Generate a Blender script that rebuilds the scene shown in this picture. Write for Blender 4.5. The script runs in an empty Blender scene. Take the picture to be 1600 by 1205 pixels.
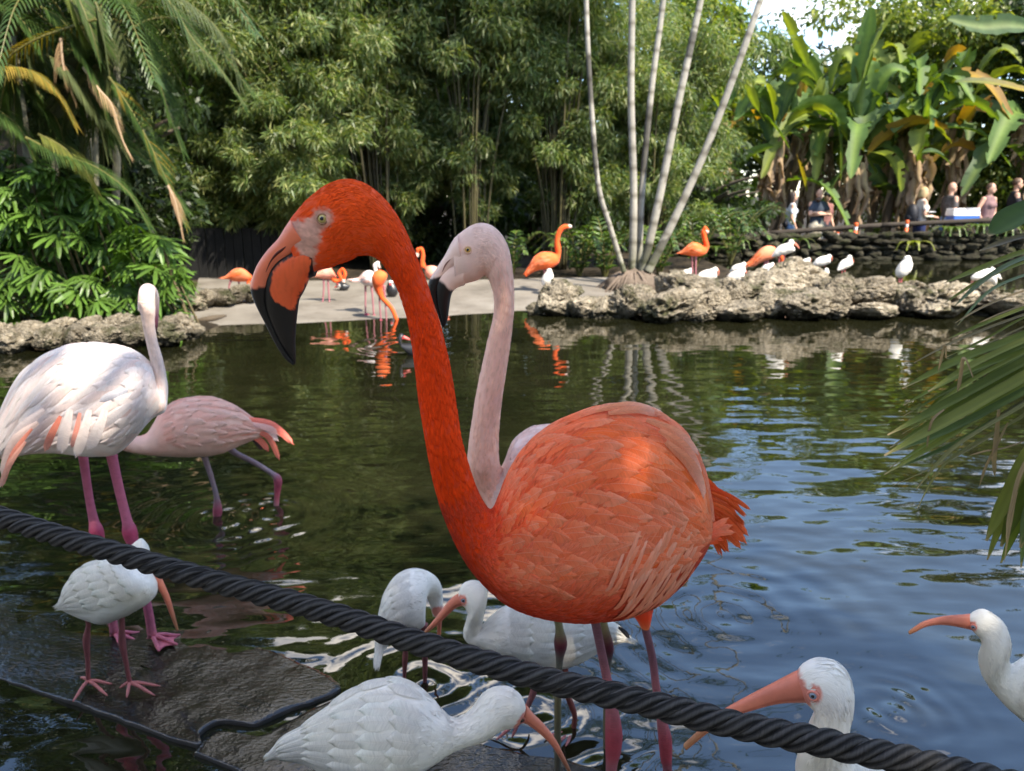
import bpy, math, random
import numpy as np
from mathutils import Vector
S = bpy.context.scene
COL = S.collection
random.seed(7); RNG = np.random.default_rng(7)
R = math.radians

# ---------------------------------------------------------------- camera
FPX, CX, CY = 1200.0, 800.0, 602.5
CAM = np.array([0.0, 0.0, 1.40]); PITCH = R(13.9)
cd = bpy.data.cameras.new('camera'); co = bpy.data.objects.new('camera', cd); COL.objects.link(co)
co.location = CAM; co.rotation_euler = (math.pi / 2 - PITCH, 0, 0)
cd.sensor_width = 36; cd.lens = 36 * FPX / 1600
cd.clip_start = 0.05; cd.clip_end = 2000
cd.dof.use_dof = True; cd.dof.focus_distance = 1.06; cd.dof.aperture_fstop = 9.0
S.camera = co

# ---------------------------------------------------------------- light
SUN_EL, SUN_AZ = R(50), (0.74, -0.67)          # toward the sun: from the right and slightly behind the viewer
n_ = math.hypot(*SUN_AZ); SUN_DIR = Vector((SUN_AZ[0] / n_ * math.cos(SUN_EL), SUN_AZ[1] / n_ * math.cos(SUN_EL), math.sin(SUN_EL)))
w = bpy.data.worlds.new('World'); S.world = w; w.use_nodes = True
nt = w.node_tree; nt.nodes.clear()
out = nt.nodes.new('ShaderNodeOutputWorld'); bg = nt.nodes.new('ShaderNodeBackground')
sky = nt.nodes.new('ShaderNodeTexSky'); sky.sky_type = 'NISHITA'; sky.sun_disc = False
sky.sun_elevation = SUN_EL; sky.sun_rotation = math.atan2(SUN_DIR.x, SUN_DIR.y)
sky.air_density = 1.0; sky.dust_density = 0.25; sky.ozone_density = 4.0
tc = nt.nodes.new('ShaderNodeTexCoord'); mp = nt.nodes.new('ShaderNodeMapping'); mp.inputs['Scale'].default_value = (1, 1, 2.6)
nz = nt.nodes.new('ShaderNodeTexNoise'); nz.inputs['Scale'].default_value = 1.9; nz.inputs['Detail'].default_value = 7; nz.inputs['Roughness'].default_value = .6
rp = nt.nodes.new('ShaderNodeValToRGB'); rp.color_ramp.elements[0].position = .53; rp.color_ramp.elements[1].position = .69
mx = nt.nodes.new('ShaderNodeMix'); mx.data_type = 'RGBA'; mx.inputs[7].default_value = (13.5, 12.6, 11.4, 1)
nt.links.new(tc.outputs['Generated'], mp.inputs[0]); nt.links.new(mp.outputs[0], nz.inputs['Vector'])
nt.links.new(nz.outputs[0], rp.inputs[0]); nt.links.new(rp.outputs[0], mx.inputs[0])
nt.links.new(sky.outputs[0], mx.inputs[6]); nt.links.new(mx.outputs[2], bg.inputs[0]); nt.links.new(bg.outputs[0], out.inputs[0])
bg.inputs[1].default_value = 0.15
sd = bpy.data.lights.new('sun', 'SUN'); so = bpy.data.objects.new('sun', sd); COL.objects.link(so)
sd.energy = 3.5; sd.angle = R(0.6); sd.color = (1, .94, .84)
so.rotation_euler = (-SUN_DIR).to_track_quat('-Z', 'Y').to_euler()
S.view_settings.view_transform = 'Standard'; S.view_settings.look = 'None'
S.view_settings.exposure = 1.72; S.view_settings.gamma = 1
S.view_settings.use_white_balance = True; S.view_settings.white_balance_temperature = 7000      # balanced for open shade, as the photograph is
S.render.engine = 'CYCLES'; S.cycles.use_denoising = True
S.cycles.max_bounces = 7; S.cycles.diffuse_bounces = 3; S.cycles.glossy_bounces = 4; S.cycles.transmission_bounces = 5; S.cycles.transparent_max_bounces = 14
S.cycles.caustics_reflective = False; S.cycles.caustics_refractive = False; S.cycles.sample_clamp_indirect = 6

# ---------------------------------------------------------------- helpers: points
_cf = np.array([0, math.cos(PITCH), -math.sin(PITCH)]); _cu = np.array([0, math.sin(PITCH), math.cos(PITCH)]); _cr = np.array([1.0, 0, 0])
def ray(x, y): return _cf + _cr * (x - CX) / FPX + _cu * (CY - y) / FPX
def P(x, y, Y):                       # the point of the vertical plane Y metres ahead that the photo shows at x, y
    d = ray(x, y); return CAM + d * (Y / d[1])
def PD(x, y, D): return CAM + ray(x, y) * D
def PZ(x, y, z=0.0):
    d = ray(x, y); return CAM + d * ((z - CAM[2]) / d[2])
def mpp(p): return float((np.asarray(p) - CAM) @ _cf) / FPX      # metres per photo pixel at a point
def unit(v): v = np.asarray(v, float); return v / (np.linalg.norm(v, axis=-1, keepdims=True) + 1e-12)
def lerp(a, b, t): return a + (b - a) * t
def sst(a, b, x): t = np.clip((x - a) / (b - a), 0, 1); return t * t * (3 - 2 * t)
def _h(i, j, k): s = np.sin(i * 127.1 + j * 311.7 + k * 74.7) * 43758.5453; return s - np.floor(s)
def vnoise(p, sc=1.0):                # smooth value noise 0..1
    q = np.asarray(p, float) * sc; f = np.floor(q); r = q - f; r = r * r * (3 - 2 * r); i, j, k = f[..., 0], f[..., 1], f[..., 2]; x, y, z = r[..., 0], r[..., 1], r[..., 2]
    return lerp(lerp(lerp(_h(i, j, k), _h(i + 1, j, k), x), lerp(_h(i, j + 1, k), _h(i + 1, j + 1, k), x), y),
                lerp(lerp(_h(i, j, k + 1), _h(i + 1, j, k + 1), x), lerp(_h(i, j + 1, k + 1), _h(i + 1, j + 1, k + 1), x), y), z)
def fbm(p, sc=1.0, o=4): return sum(vnoise(p, sc * 2.03 ** n) * .5 ** n for n in range(o)) / sum(.5 ** n for n in range(o))
def spline(K, n):                     # Catmull-Rom through rows of K, n rows evenly spaced by index
    K = np.asarray(K, float); m = len(K); t = np.linspace(0, m - 1, n); i = np.clip(t.astype(int), 0, m - 2); u = (t - i)[:, None]
    g = lambda j: K[np.clip(j, 0, m - 1)]
    p0, p1, p2, p3 = g(i - 1), g(i), g(i + 1), g(i + 2)
    return .5 * (2 * p1 + (p2 - p0) * u + (2 * p0 - 5 * p1 + 4 * p2 - p3) * u * u + (3 * p1 - p0 - 3 * p2 + p3) * u ** 3)
def polydist(pts, poly):              # signed distance to a polygon, positive inside
    poly = np.asarray(poly, float); x, y = pts[..., 0], pts[..., 1]; ins = np.zeros(x.shape, bool); dm = np.full(x.shape, 1e9)
    for a, b in zip(poly, np.roll(poly, -1, 0)):
        c = ((a[1] > y) != (b[1] > y)) & (x < (b[0] - a[0]) * (y - a[1]) / (b[1] - a[1] + 1e-12) + a[0]); ins ^= c
        e = b - a; t = np.clip(((x - a[0]) * e[0] + (y - a[1]) * e[1]) / (e @ e + 1e-12), 0, 1)
        dm = np.minimum(dm, np.hypot(x - a[0] - t * e[0], y - a[1] - t * e[1]))
    return np.where(ins, dm, -dm)

# ---------------------------------------------------------------- helpers: objects
def wloc(o):
    v = np.zeros(3)
    while o is not None: v += np.array(o.location); o = o.parent
    return v
def tag(o, label=None, cat=None, group=None, kind=None):
    for k, v in (('label', label), ('category', cat), ('group', group), ('kind', kind)):
        if v: o[k] = v
    return o
def thing(name, loc, label, cat, group=None):
    o = bpy.data.objects.new(name, None); COL.objects.link(o); o.location = [float(c) for c in loc]; o.empty_display_size = .1
    return tag(o, label, cat, group)
def mkmesh(name, V, F, col=None, uv=None, smooth=True):
    me = bpy.data.meshes.new(name); V = np.asarray(V, np.float32)
    if isinstance(F, np.ndarray):
        k, c = F.shape; me.vertices.add(len(V)); me.vertices.foreach_set('co', V.ravel()); me.loops.add(k * c); me.polygons.add(k)
        me.loops.foreach_set('vertex_index', F.astype(np.int32).ravel()); me.polygons.foreach_set('loop_start', np.arange(0, k * c, c, dtype=np.int32))
        me.polygons.foreach_set('loop_total', np.full(k, c, np.int32)); li = F.ravel(); me.update(calc_edges=True)
    else:
        me.from_pydata(V.tolist(), [], F); li = np.array([i for f in F for i in f])
    if smooth: me.polygons.foreach_set('use_smooth', np.ones(len(me.polygons), bool))
    if col is not None:
        a = me.color_attributes.new('Col', 'FLOAT_COLOR', 'POINT'); c4 = np.ones((len(V), 4), np.float32); col = np.asarray(col); c4[:, :col.shape[1]] = col; a.data.foreach_set('color', c4.ravel())
    if uv is not None:
        l = me.uv_layers.new(name='UVMap'); l.data.foreach_set('uv', np.asarray(uv, np.float32)[li].ravel())
    me.update(); return me
def mk(name, V, F, mat, parent=None, col=None, uv=None, smooth=True):
    V = np.asarray(V, float)
    base = wloc(parent) if parent is not None else V.mean(0) * 0
    me = mkmesh(name, V - base, F, col, uv, smooth); me.materials.append(mat)
    o = bpy.data.objects.new(name, me); COL.objects.link(o)
    if parent is not None: o.parent = parent
    return o
def inst(name, me, loc, rot=(0, 0, 0), sc=(1, 1, 1), parent=None):
    o = bpy.data.objects.new(name, me); COL.objects.link(o)
    base = wloc(parent) if parent is not None else np.zeros(3)
    o.location = [float(c) for c in np.asarray(loc) - base]; o.rotation_euler = rot; o.scale = sc if hasattr(sc, '__len__') else (sc,) * 3
    if parent is not None: o.parent = parent
    return o
def grid_faces(n, m, wrap=True, off=0):
    i = np.arange(n - 1)[:, None]; j = np.arange(m if wrap else m - 1)[None, :]; k = (j + 1) % m if wrap else j + 1
    return np.stack([i * m + j, i * m + k, (i + 1) * m + k, (i + 1) * m + j], -1).reshape(-1, 4) + off
def tube(pts, rad, m=10, n=None, flat=1.0):       # (V, F, uv) of a closed tube along points
    K = np.column_stack([np.asarray(pts, float), np.broadcast_to(np.asarray(rad, float), (len(pts),))])
    if n: K = spline(K, n)
    p, r = K[:, :3], np.maximum(K[:, 3], 1e-4); n = len(p); T = unit(np.gradient(p, axis=0))
    a = np.array([0, 0, 1.0]) if abs(T[0][2]) < .9 else np.array([0, 1.0, 0]); A = []
    for i in range(n):
        a = unit(a - T[i] * (a @ T[i])); A.append(a)
    A = np.array(A); B = np.cross(T, A); th = np.arange(m) * 2 * math.pi / m
    V = p[:, None] + r[:, None, None] * (A[:, None] * np.cos(th)[None, :, None] + flat * B[:, None] * np.sin(th)[None, :, None])
    F = grid_faces(n, m); V = V.reshape(-1, 3); arc = np.concatenate([[0], np.cumsum(np.linalg.norm(np.diff(p, axis=0), axis=1))])
    uv = np.stack(np.broadcast_arrays(arc[:, None], th[None] / 6.283), -1).reshape(-1, 2)
    c0, c1 = len(V), len(V) + 1; V = np.vstack([V, p[:1], p[-1:]]); uv = np.vstack([uv, [[0, 0]], [[arc[-1], 0]]])
    j = np.arange(m); k = (j + 1) % m
    F = np.vstack([F, np.stack([np.full(m, c0), k, j, j], -1), np.stack([np.full(m, c1), (n - 1) * m + j, (n - 1) * m + k, (n - 1) * m + k], -1)])
    return V, F, uv
def fixf(F):                                       # quads with a doubled corner become triangles
    return [tuple(f[:3]) if f[2] == f[3] else tuple(f) for f in F.tolist()]
class MB:                                          # collects pieces of one part
    def __init__(s): s.V, s.F, s.C, s.U, s.n = [], [], [], [], 0
    def add(s, V, F, col=(1, 1, 1), uv=None):
        V = np.asarray(V, float); s.V.append(V); s.F += [tuple(i + s.n for i in f) for f in (F.tolist() if isinstance(F, np.ndarray) else F)]
        cc_ = np.ones((len(V), 4)); col = np.asarray(col, float); cc_[:, :col.shape[-1]] = col; s.C.append(cc_); s.U.append(np.zeros((len(V), 2)) if uv is None else uv); s.n += len(V)
    def tube(s, pts, rad, m=8, n=None, col=(1, 1, 1), flat=1.0):
        V, F, uv = tube(pts, rad, m, n, flat); s.add(V, fixf(F), col, uv)
    def ball(s, c, r, col=(1, 1, 1), m=12, n=8):
        V, F = ball(c, r, m, n); s.add(V, F, col)
    def box(s, c, d, col=(1, 1, 1), rz=0, bev=.08):
        V, F = boxm(c, d, rz, bev); s.add(V, F, col)
    def build(s, name, mat, parent=None, smooth=True): return mk(name, np.vstack(s.V), s.F, mat, parent, np.vstack(s.C), np.vstack(s.U), smooth)
def ball(c, r, m=16, n=10):
    r = np.broadcast_to(np.asarray(r, float), (3,)); V = [[0, 0, 1]]; F = []
    for i in range(1, n):
        a = math.pi * i / n
        V += [[math.sin(a) * math.cos(2 * math.pi * j / m), math.sin(a) * math.sin(2 * math.pi * j / m), math.cos(a)] for j in range(m)]
    V += [[0, 0, -1]]; L = len(V) - 1
    F += [(0, 1 + j, 1 + (j + 1) % m) for j in range(m)]
    for i in range(n - 2):
        F += [(1 + i * m + j, 1 + (i + 1) * m + j, 1 + (i + 1) * m + (j + 1) % m, 1 + i * m + (j + 1) % m) for j in range(m)]
    F += [(L, 1 + (n - 2) * m + (j + 1) % m, 1 + (n - 2) * m + j) for j in range(m)]
    return np.array(V) * r + np.asarray(c, float), F
def boxm(c, d, rz=0, bev=.08):                     # chamfered box
    hx, hy, hz = np.array(d) / 2.0; b = bev * min(hx, hy, hz) * 2
    V = []; 
    for z, k in ((-hz, b), (-hz + b, 0), (hz - b, 0), (hz, b)):
        q = b if k == 0 else b + k * .0
        x, y = hx - k, hy - k
        V += [(-x + b, -y, z), (x - b, -y, z), (x, -y + b, z), (x, y - b, z), (x - b, y, z), (-x + b, y, z), (-x, y - b, z), (-x, -y + b, z)]
    V = np.array(V); cs, sn = math.cos(rz), math.sin(rz); V = np.column_stack([V[:, 0] * cs - V[:, 1] * sn, V[:, 0] * sn + V[:, 1] * cs, V[:, 2]]) + np.asarray(c, float)
    F = [tuple(range(7, -1, -1)), tuple(range(24, 32))]
    for i in range(3):
        F += [(i * 8 + j, i * 8 + (j + 1) % 8, (i + 1) * 8 + (j + 1) % 8, (i + 1) * 8 + j) for j in range(8)]
    return V, F

# ---------------------------------------------------------------- helpers: materials
def nmat(name):
    m = bpy.data.materials.new(name); m.use_nodes = True; t = m.node_tree; t.nodes.clear()
    o = t.nodes.new('ShaderNodeOutputMaterial'); return m, t, o
class NT:
    def __init__(s, t): s.t = t
    def n(s, kind, **kw):
        x = s.t.nodes.new('ShaderNode' + kind)
        for k, v in kw.items():
            if k.startswith('i_'):
                x.inputs[k[2:].replace('_', ' ')].default_value = v
            elif k.startswith('x') and k[1:].isdigit(): x.inputs[int(k[1:])].default_value = v
            else: setattr(x, k, v)
        return x
    def l(s, a, b): s.t.links.new(a, b)
    def noise(s, vec, sc, det=3, rough=.5, mapsc=None):
        x = s.n('TexNoise'); x.inputs['Scale'].default_value = sc; x.inputs['Detail'].default_value = det; x.inputs['Roughness'].default_value = rough
        if mapsc is not None:
            mm = s.n('Mapping'); mm.inputs['Scale'].default_value = mapsc; s.l(vec, mm.inputs[0]); vec = mm.outputs[0]
        s.l(vec, x.inputs['Vector']); return x.outputs[0]
    def math(s, op, a, b=None, c=None):
        x = s.n('Math', operation=op)
        for i, v in enumerate((a, b, c)):
            if v is None: continue
            if isinstance(v, (int, float)): x.inputs[i].default_value = v
            else: s.l(v, x.inputs[i])
        return x.outputs[0]
    def ramp(s, fac, stops):
        x = s.n('ValToRGB'); e = x.color_ramp.elements
        while len(e) < len(stops): e.new(.5)
        for q, (p, c) in zip(e, stops): q.position = p; q.color = tuple(c) + (1,) if len(c) == 3 else c
        s.l(fac, x.inputs[0]); return x.outputs[0]
    def mix(s, f, a, b, bt='MIX'):
        x = s.n('Mix', data_type='RGBA', blend_type=bt)
        for i, v in ((0, f), (6, a), (7, b)):
            if isinstance(v, (int, float)): x.inputs[i].default_value = v
            elif isinstance(v, tuple): x.inputs[i].default_value = v if len(v) == 4 else v + (1,)
            else: s.l(v, x.inputs[i])
        return x.outputs[2]
    def bump(s, h, dist, st=1.0, nrm=None):
        x = s.n('Bump'); x.inputs['Strength'].default_value = st; x.inputs['Distance'].default_value = dist; s.l(h, x.inputs['Height'])
        if nrm is not None: s.l(nrm, x.inputs['Normal'])
        return x.outputs[0]
    def bsdf(s, col, rough, nrm=None, spec=.5, ior=1.5):
        x = s.n('BsdfPrincipled')
        for k, v in (('Base Color', col), ('Roughness', rough), ('Normal', nrm)):
            if v is None: continue
            if isinstance(v, (int, float)): x.inputs[k].default_value = v
            elif isinstance(v, tuple): x.inputs[k].default_value = v if len(v) == 4 else v + (1,)
            else: s.l(v, x.inputs[k])
        x.inputs['Specular IOR Level'].default_value = spec; x.inputs['IOR'].default_value = ior; return x
def simple(name, col, rough=.6, spec=.4, nsc=0, namp=.25, bsc=0, bd=.002, metallic=0):
    m, t, o = nmat(name); g = NT(t); c = g.n('TexCoord').outputs['Object']; b = None; cc = tuple(col) + (1,)
    if nsc: cc = g.mix(g.noise(c, nsc, 4, .6), tuple(v * (1 - namp) for v in col), tuple(min(1, v * (1 + namp)) for v in col))
    if bsc: b = g.bump(g.noise(c, bsc, 4, .6), bd)
    p = g.bsdf(cc, rough, b, spec); p.inputs['Metallic'].default_value = metallic; g.l(p.outputs[0], o.inputs[0]); return m
def vcol(name, rough=.6, spec=.4, var=.2, nsc=25, bsc=60, bd=.001, coord='Object'):      # vertex-coloured with grain
    m, t, o = nmat(name); g = NT(t); tc = g.n('TexCoord'); c = tc.outputs[coord]
    a = g.n('Attribute', attribute_name='Col').outputs[0]
    k = g.math('MULTIPLY_ADD', g.noise(c, nsc, 4, .6), var * 2, 1 - var)
    cb = g.n('CombineColor'); [g.l(k, cb.inputs[i]) for i in range(3)]
    p = g.bsdf(g.mix(1.0, a, cb.outputs[0], 'MULTIPLY'), rough, g.bump(g.noise(c, bsc, 4, .6), bd), spec); g.l(p.outputs[0], o.inputs[0]); return m
def plume(name, u=40, v=160, bd=.0012, var=.16, rough=.75):                              # short feathers: streaks along the body
    m, t, o = nmat(name); g = NT(t); uv = g.n('TexCoord').outputs['UV']; a = g.n('Attribute', attribute_name='Col').outputs[0]
    n1 = g.noise(uv, 1, 3, .6, (u, v, 1)); n2 = g.noise(uv, 1, 4, .65, (u * 3, v * 3.2, 1)); n3 = g.noise(uv, 1, 2, .5, (u * .35, v * .3, 1))
    h = g.math('ADD', g.math('MULTIPLY', n1, .6), g.math('MULTIPLY', n2, .4))
    k = g.math('MULTIPLY_ADD', g.math('ADD', g.math('MULTIPLY', n1, .45), g.math('ADD', g.math('MULTIPLY', n2, .3), g.math('MULTIPLY', n3, .25))), var * 2.6, 1 - var * 1.3)
    cb = g.n('CombineColor'); [g.l(k, cb.inputs[i]) for i in range(3)]
    p = g.bsdf(g.mix(1.0, a, cb.outputs[0], 'MULTIPLY'), rough, g.bump(h, bd), .2)
    p.inputs['Sheen Weight'].default_value = .12; p.inputs['Sheen Roughness'].default_value = .5
    g.l(p.outputs[0], o.inputs[0]); return m
def feathermat(name):                                                                    # vane with barbs slanting from the shaft
    m, t, o = nmat(name); g = NT(t); uv = g.n('TexCoord').outputs['UV']; a = g.n('Attribute', attribute_name='Col').outputs[0]
    sp = g.n('SeparateXYZ'); g.l(uv, sp.inputs[0]); av = g.math('ABSOLUTE', sp.outputs[1])
    ph = g.math('SUBTRACT', sp.outputs[0], g.math('MULTIPLY', av, .011))
    cv = g.n('CombineXYZ'); g.l(ph, cv.inputs[0]); g.l(g.math('MULTIPLY', sp.outputs[1], .0025), cv.inputs[1])
    n1 = g.noise(cv.outputs[0], 260, 3, .6); n2 = g.noise(cv.outputs[0], 900, 2, .5)
    sh = g.math('LESS_THAN', av, .045)
    k = g.math('MULTIPLY_ADD', n1, .56, .72); cb = g.n('CombineColor'); [g.l(k, cb.inputs[i]) for i in range(3)]
    c = g.mix(1.0, a, cb.outputs[0], 'MULTIPLY'); c = g.mix(g.math('MULTIPLY', sh, .12), c, (1, .85, .75, 1))
    h = g.math('ADD', g.math('ADD', g.math('MULTIPLY', n1, .6), g.math('MULTIPLY', n2, .4)), g.math('MULTIPLY', sh, .5))
    p = g.bsdf(c, .66, g.bump(h, .0008), .2)
    tr = g.n('BsdfTranslucent'); g.l(c, tr.inputs[0]); ms = g.n('MixShader', x0=.25); g.l(p.outputs[0], ms.inputs[1]); g.l(tr.outputs[0], ms.inputs[2])
    g.l(ms.outputs[0], o.inputs[0]); return m
def leafmat(name, rough=.45, trans=.3, tint=(1.0, 1.05, .35), spec=.45):
    m, t, o = nmat(name); g = NT(t); a = g.n('Attribute', attribute_name='Col').outputs[0]; c = g.n('TexCoord').outputs['Object']
    k = g.math('MULTIPLY_ADD', g.noise(c, 9, 3, .6), .5, .75); cb = g.n('CombineColor'); [g.l(k, cb.inputs[i]) for i in range(3)]
    cc = g.mix(1.0, a, cb.outputs[0], 'MULTIPLY'); p = g.bsdf(cc, rough, None, spec)
    tr = g.n('BsdfTranslucent'); g.l(g.mix(1.0, cc, tuple(x * 1.6 for x in tint), 'MULTIPLY'), tr.inputs[0])
    ms = g.n('MixShader', x0=trans); g.l(p.outputs[0], ms.inputs[1]); g.l(tr.outputs[0], ms.inputs[2]); g.l(ms.outputs[0], o.inputs[0]); return m
# ================================================================ the setting
def ys(x): return np.interp(x, [-40, -6, -4.7, -3.2, .2, 3.2, 40], [6.6, 6.9, 7.05, 7.55, 9.05, 9.6, 9.6])
def land(x, y):
    d = np.maximum(np.minimum(y - ys(x), (4.4 - x)), y - 17.35); hi = np.where((x > 4.4) & (y > 14), -.2, np.where((y < 11.7) & (x > -.43 * y + .1), -.12, .08))
    return lerp(-.55, hi, sst(-.5, .25, d))
m_soil, t, o = nmat('leaf litter soil'); g = NT(t); c = g.n('TexCoord').outputs['Object']
cc = g.ramp(g.noise(c, 3.5, 6, .65), [(.3, (.012, .009, .006)), (.55, (.035, .026, .016)), (.75, (.09, .065, .04))])
p = g.bsdf(cc, .9, g.bump(g.noise(c, 22, 5, .7), .03), .2); g.l(p.outputs[0], o.inputs[0])
gx = np.concatenate([[-900, -300, -90, -45], np.linspace(-25, 25, 101), [45, 90, 300, 900]]); gy = np.concatenate([[-900, -200, -40, -10], np.linspace(-2, 30, 97), [40, 70, 150, 400, 1200]])
X, Y = np.meshgrid(gx, gy); Z = land(X, Y) + (vnoise(np.stack([X, Y, X * 0], -1), 1.3) - .5) * .06
tag(mk('ground', np.stack([X, Y, Z], -1).reshape(-1, 3), grid_faces(len(gy), len(gx), False), m_soil), kind='structure')

# water: murky brown-green pond, ripples strongest round the near birds
m_wat, t, o = nmat('pond water'); g = NT(t); c = g.n('TexCoord').outputs['Object']; sp = g.n('SeparateXYZ'); g.l(c, sp.inputs[0])
near = g.n('MapRange'); g.l(sp.outputs[1], near.inputs[0]); [setattr(near.inputs[i], 'default_value', v) for i, v in ((1, 1.6), (2, 6.5), (3, 1.0), (4, .13))]
calm = g.math('MULTIPLY_ADD', g.noise(c, .7, 2, .5), 1.3, .25)
amp = g.math('MULTIPLY', near.outputs[0], calm)
h1 = g.noise(c, 1, 2, .45, (1.7, 3.6, 1)); h2 = g.noise(c, 1, 2, .4, (6, 13, 1)); h3 = g.noise(c, 1, 2, .5, (26, 38, 1))
h = g.math('ADD', g.math('MULTIPLY', h1, .042), g.math('ADD', g.math('MULTIPLY', h2, .0024), g.math('MULTIPLY', h3, .00018)))
h = g.math('MULTIPLY', h, amp)
def rings(cx, cy, k, rad, a):
    global h
    dx = g.math('SUBTRACT', sp.outputs[0], float(cx)); dy = g.math('SUBTRACT', sp.outputs[1], float(cy))
    r = g.math('SQRT', g.math('ADD', g.math('MULTIPLY', dx, dx), g.math('MULTIPLY', dy, dy)))
    r2 = g.math('ADD', r, g.math('MULTIPLY', h1, .13))
    wv = g.math('MULTIPLY', g.math('SINE', g.math('MULTIPLY', r2, k)), g.math('EXPONENT', g.math('MULTIPLY', g.math('MULTIPLY', r, r), -1.0 / rad ** 2)))
    h = g.math('ADD', h, g.math('MULTIPLY', wv, a))
for q in ((PZ(1400, 1112), 95, .17, .0013), (PZ(345, 815), 60, .42, .0030), (PZ(432, 800), 62, .36, .0026), (PZ(664, 1072), 70, .25, .003), (PZ(830, 1110), 60, .35, .0018), (PZ(1130, 960), 48, .6, .0014), (PZ(640, 540), 30, .6, .003)):
    rings(q[0][0], q[0][1], q[1], q[2], q[3])
cc = g.ramp(g.noise(c, 1.1, 4, .6), [(.35, (.006, .0065, .0025)), (.7, (.014, .014, .006))])
p = g.bsdf(cc, .02, g.bump(h, 1.0), .5, 1.6); p.inputs['Specular IOR Level'].default_value = 1.0; g.l(p.outputs[0], o.inputs[0])
wx, wy = np.linspace(-30, 30, 31), np.linspace(.6, 17.4, 20); X, Y = np.meshgrid(wx, wy)
tag(mk('pond_water', np.stack([X, Y, X * 0], -1).reshape(-1, 3), grid_faces(20, 31, False), m_wat), kind='structure')

# near walkway the viewer stands on (just below the frame)
m_conc, t, o = nmat('sun bleached concrete'); g = NT(t); c = g.n('TexCoord').outputs['Object']
cc = g.ramp(g.noise(c, 1.6, 7, .65), [(.25, (.105, .092, .076)), (.5, (.185, .165, .138)), (.75, (.25, .23, .20))])
cc = g.mix(g.math('MULTIPLY', g.ramp(g.noise(c, 4, 5, .7), [(.56, (0, 0, 0)), (.68, (1, 1, 1))]), .5), cc, (.105, .088, .07, 1))
p = g.bsdf(cc, .85, g.bump(g.noise(c, 40, 5, .7), .006), .25); g.l(p.outputs[0], o.inputs[0])
V, F = boxm((0, -1.6, -.1), (12, 5.1, .9), 0, .02); tag(mk('walkway', V, F, m_conc, smooth=False), kind='structure')

# concrete ramp running down into the water
xs = np.linspace(-3.25, 4.2, 100); fr = np.linspace(0, 1, 26); rows = []
for f in fr:
    yf = ys(xs) - .06 + .05 * np.sin(xs * 2.3) + np.where(xs > .3, .3 * sst(.3, .8, xs), 0); yb = 11.9 + .25 * np.sin(xs * 1.1)
    y = lerp(yf, yb, f); z = -.05 + .20 * f ** .8 + (vnoise(np.stack([xs, y, xs * 0], -1), 2.2) - .5) * .015
    xr = np.where(xs < 0, xs * lerp(1.0, 1.50, f), xs); rows.append(np.stack([xr, y, z], -1))
sk = rows[0].copy(); sk[:, 2] -= .3; G = np.array([sk] + rows)
ramp = tag(mk('concrete_ramp', G.reshape(-1, 3), grid_faces(len(G), len(xs), False), m_conc), kind='structure')

# wet ledge under the near birds
m_wet, t, o = nmat('wet dark concrete'); g = NT(t); c = g.n('TexCoord').outputs['Object']
n1 = g.noise(c, 1, 4, .6, (48, 80, 40)); n2 = g.noise(c, 7, 5, .65)
cc = g.ramp(n2, [(.3, (.003, .003, .0028)), (.6, (.009, .008, .0065)), (.8, (.022, .018, .013))])
ge = g.n('SeparateXYZ'); g.l(g.n('NewGeometry').outputs['True Normal'], ge.inputs[0]); up_ = g.math('LESS_THAN', ge.outputs[2], .75)
p = g.bsdf(cc, g.math('ADD', g.math('MULTIPLY_ADD', n2, .05, .0), g.math('MULTIPLY', up_, .8)), g.bump(g.math('ADD', g.math('MULTIPLY', n1, .20), g.math('MULTIPLY', n2, .30)), .016), .75); g.l(p.outputs[0], o.inputs[0])
def ledge(poly, zn, zf, seed, label):
    w3 = []
    for x, y in poly: w3.append(PZ(x, y, lerp(zn, zf, np.clip((1110 - y) / 170, 0, 1))))
    w3 = np.array(w3); K = spline(np.vstack([w3, w3[:1]]), 240)[:-1]; K = lerp(K, np.array([w3[int(i * len(w3) / 239) % len(w3)] for i in range(239)]), 0)
    cen = K.mean(0); ang = np.arange(239)
    K[:, :2] += (np.stack([vnoise(K + 5 + seed, 40), vnoise(K + 9 + seed, 40)], -1) - .5) * .009
    G = [lerp(cen, K, f) for f in np.linspace(.02, 1, 30)]
    for q in G: q[:, 2] += (fbm(q + seed, 9, 3) - .5) * .016
    sk1 = G[-1].copy(); sk1[:, 2] -= .012; sk1[:, :2] += (K - cen)[:, :2] * .0006; sk2 = sk1.copy(); sk2[:, 2] -= .02; sk2[:, :2] -= (K - cen)[:, :2] * .004; sk3 = sk2.copy(); sk3[:, 2] -= .25
    G = np.array(G + [sk1, sk2, sk3]); mk_ = mk('wet_ledge', G.reshape(-1, 3), grid_faces(len(G), 239, True), m_wet, smooth=False)
    return tag(mk_, label, 'ledge')
ledge([(-140, 1010), (0, 1058), (150, 1109), (300, 1162), (312, 1144), (345, 1126), (400, 1130), (445, 1110), (530, 1074), (470, 1036), (380, 1004), (250, 962), (100, 930), (-140, 890)], .012, -.006, 1, 'wet black concrete ledge with a straight lip under the standing ibis')
ledge([(305, 1176), (322, 1152), (350, 1142), (402, 1150), (450, 1128), (545, 1090), (640, 1128), (770, 1168), (900, 1192), (1010, 1240), (900, 1330), (600, 1300), (400, 1216)], .010, -.008, 2, 'broken wet ledge piece below the crack, under the feeding ibis')

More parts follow.
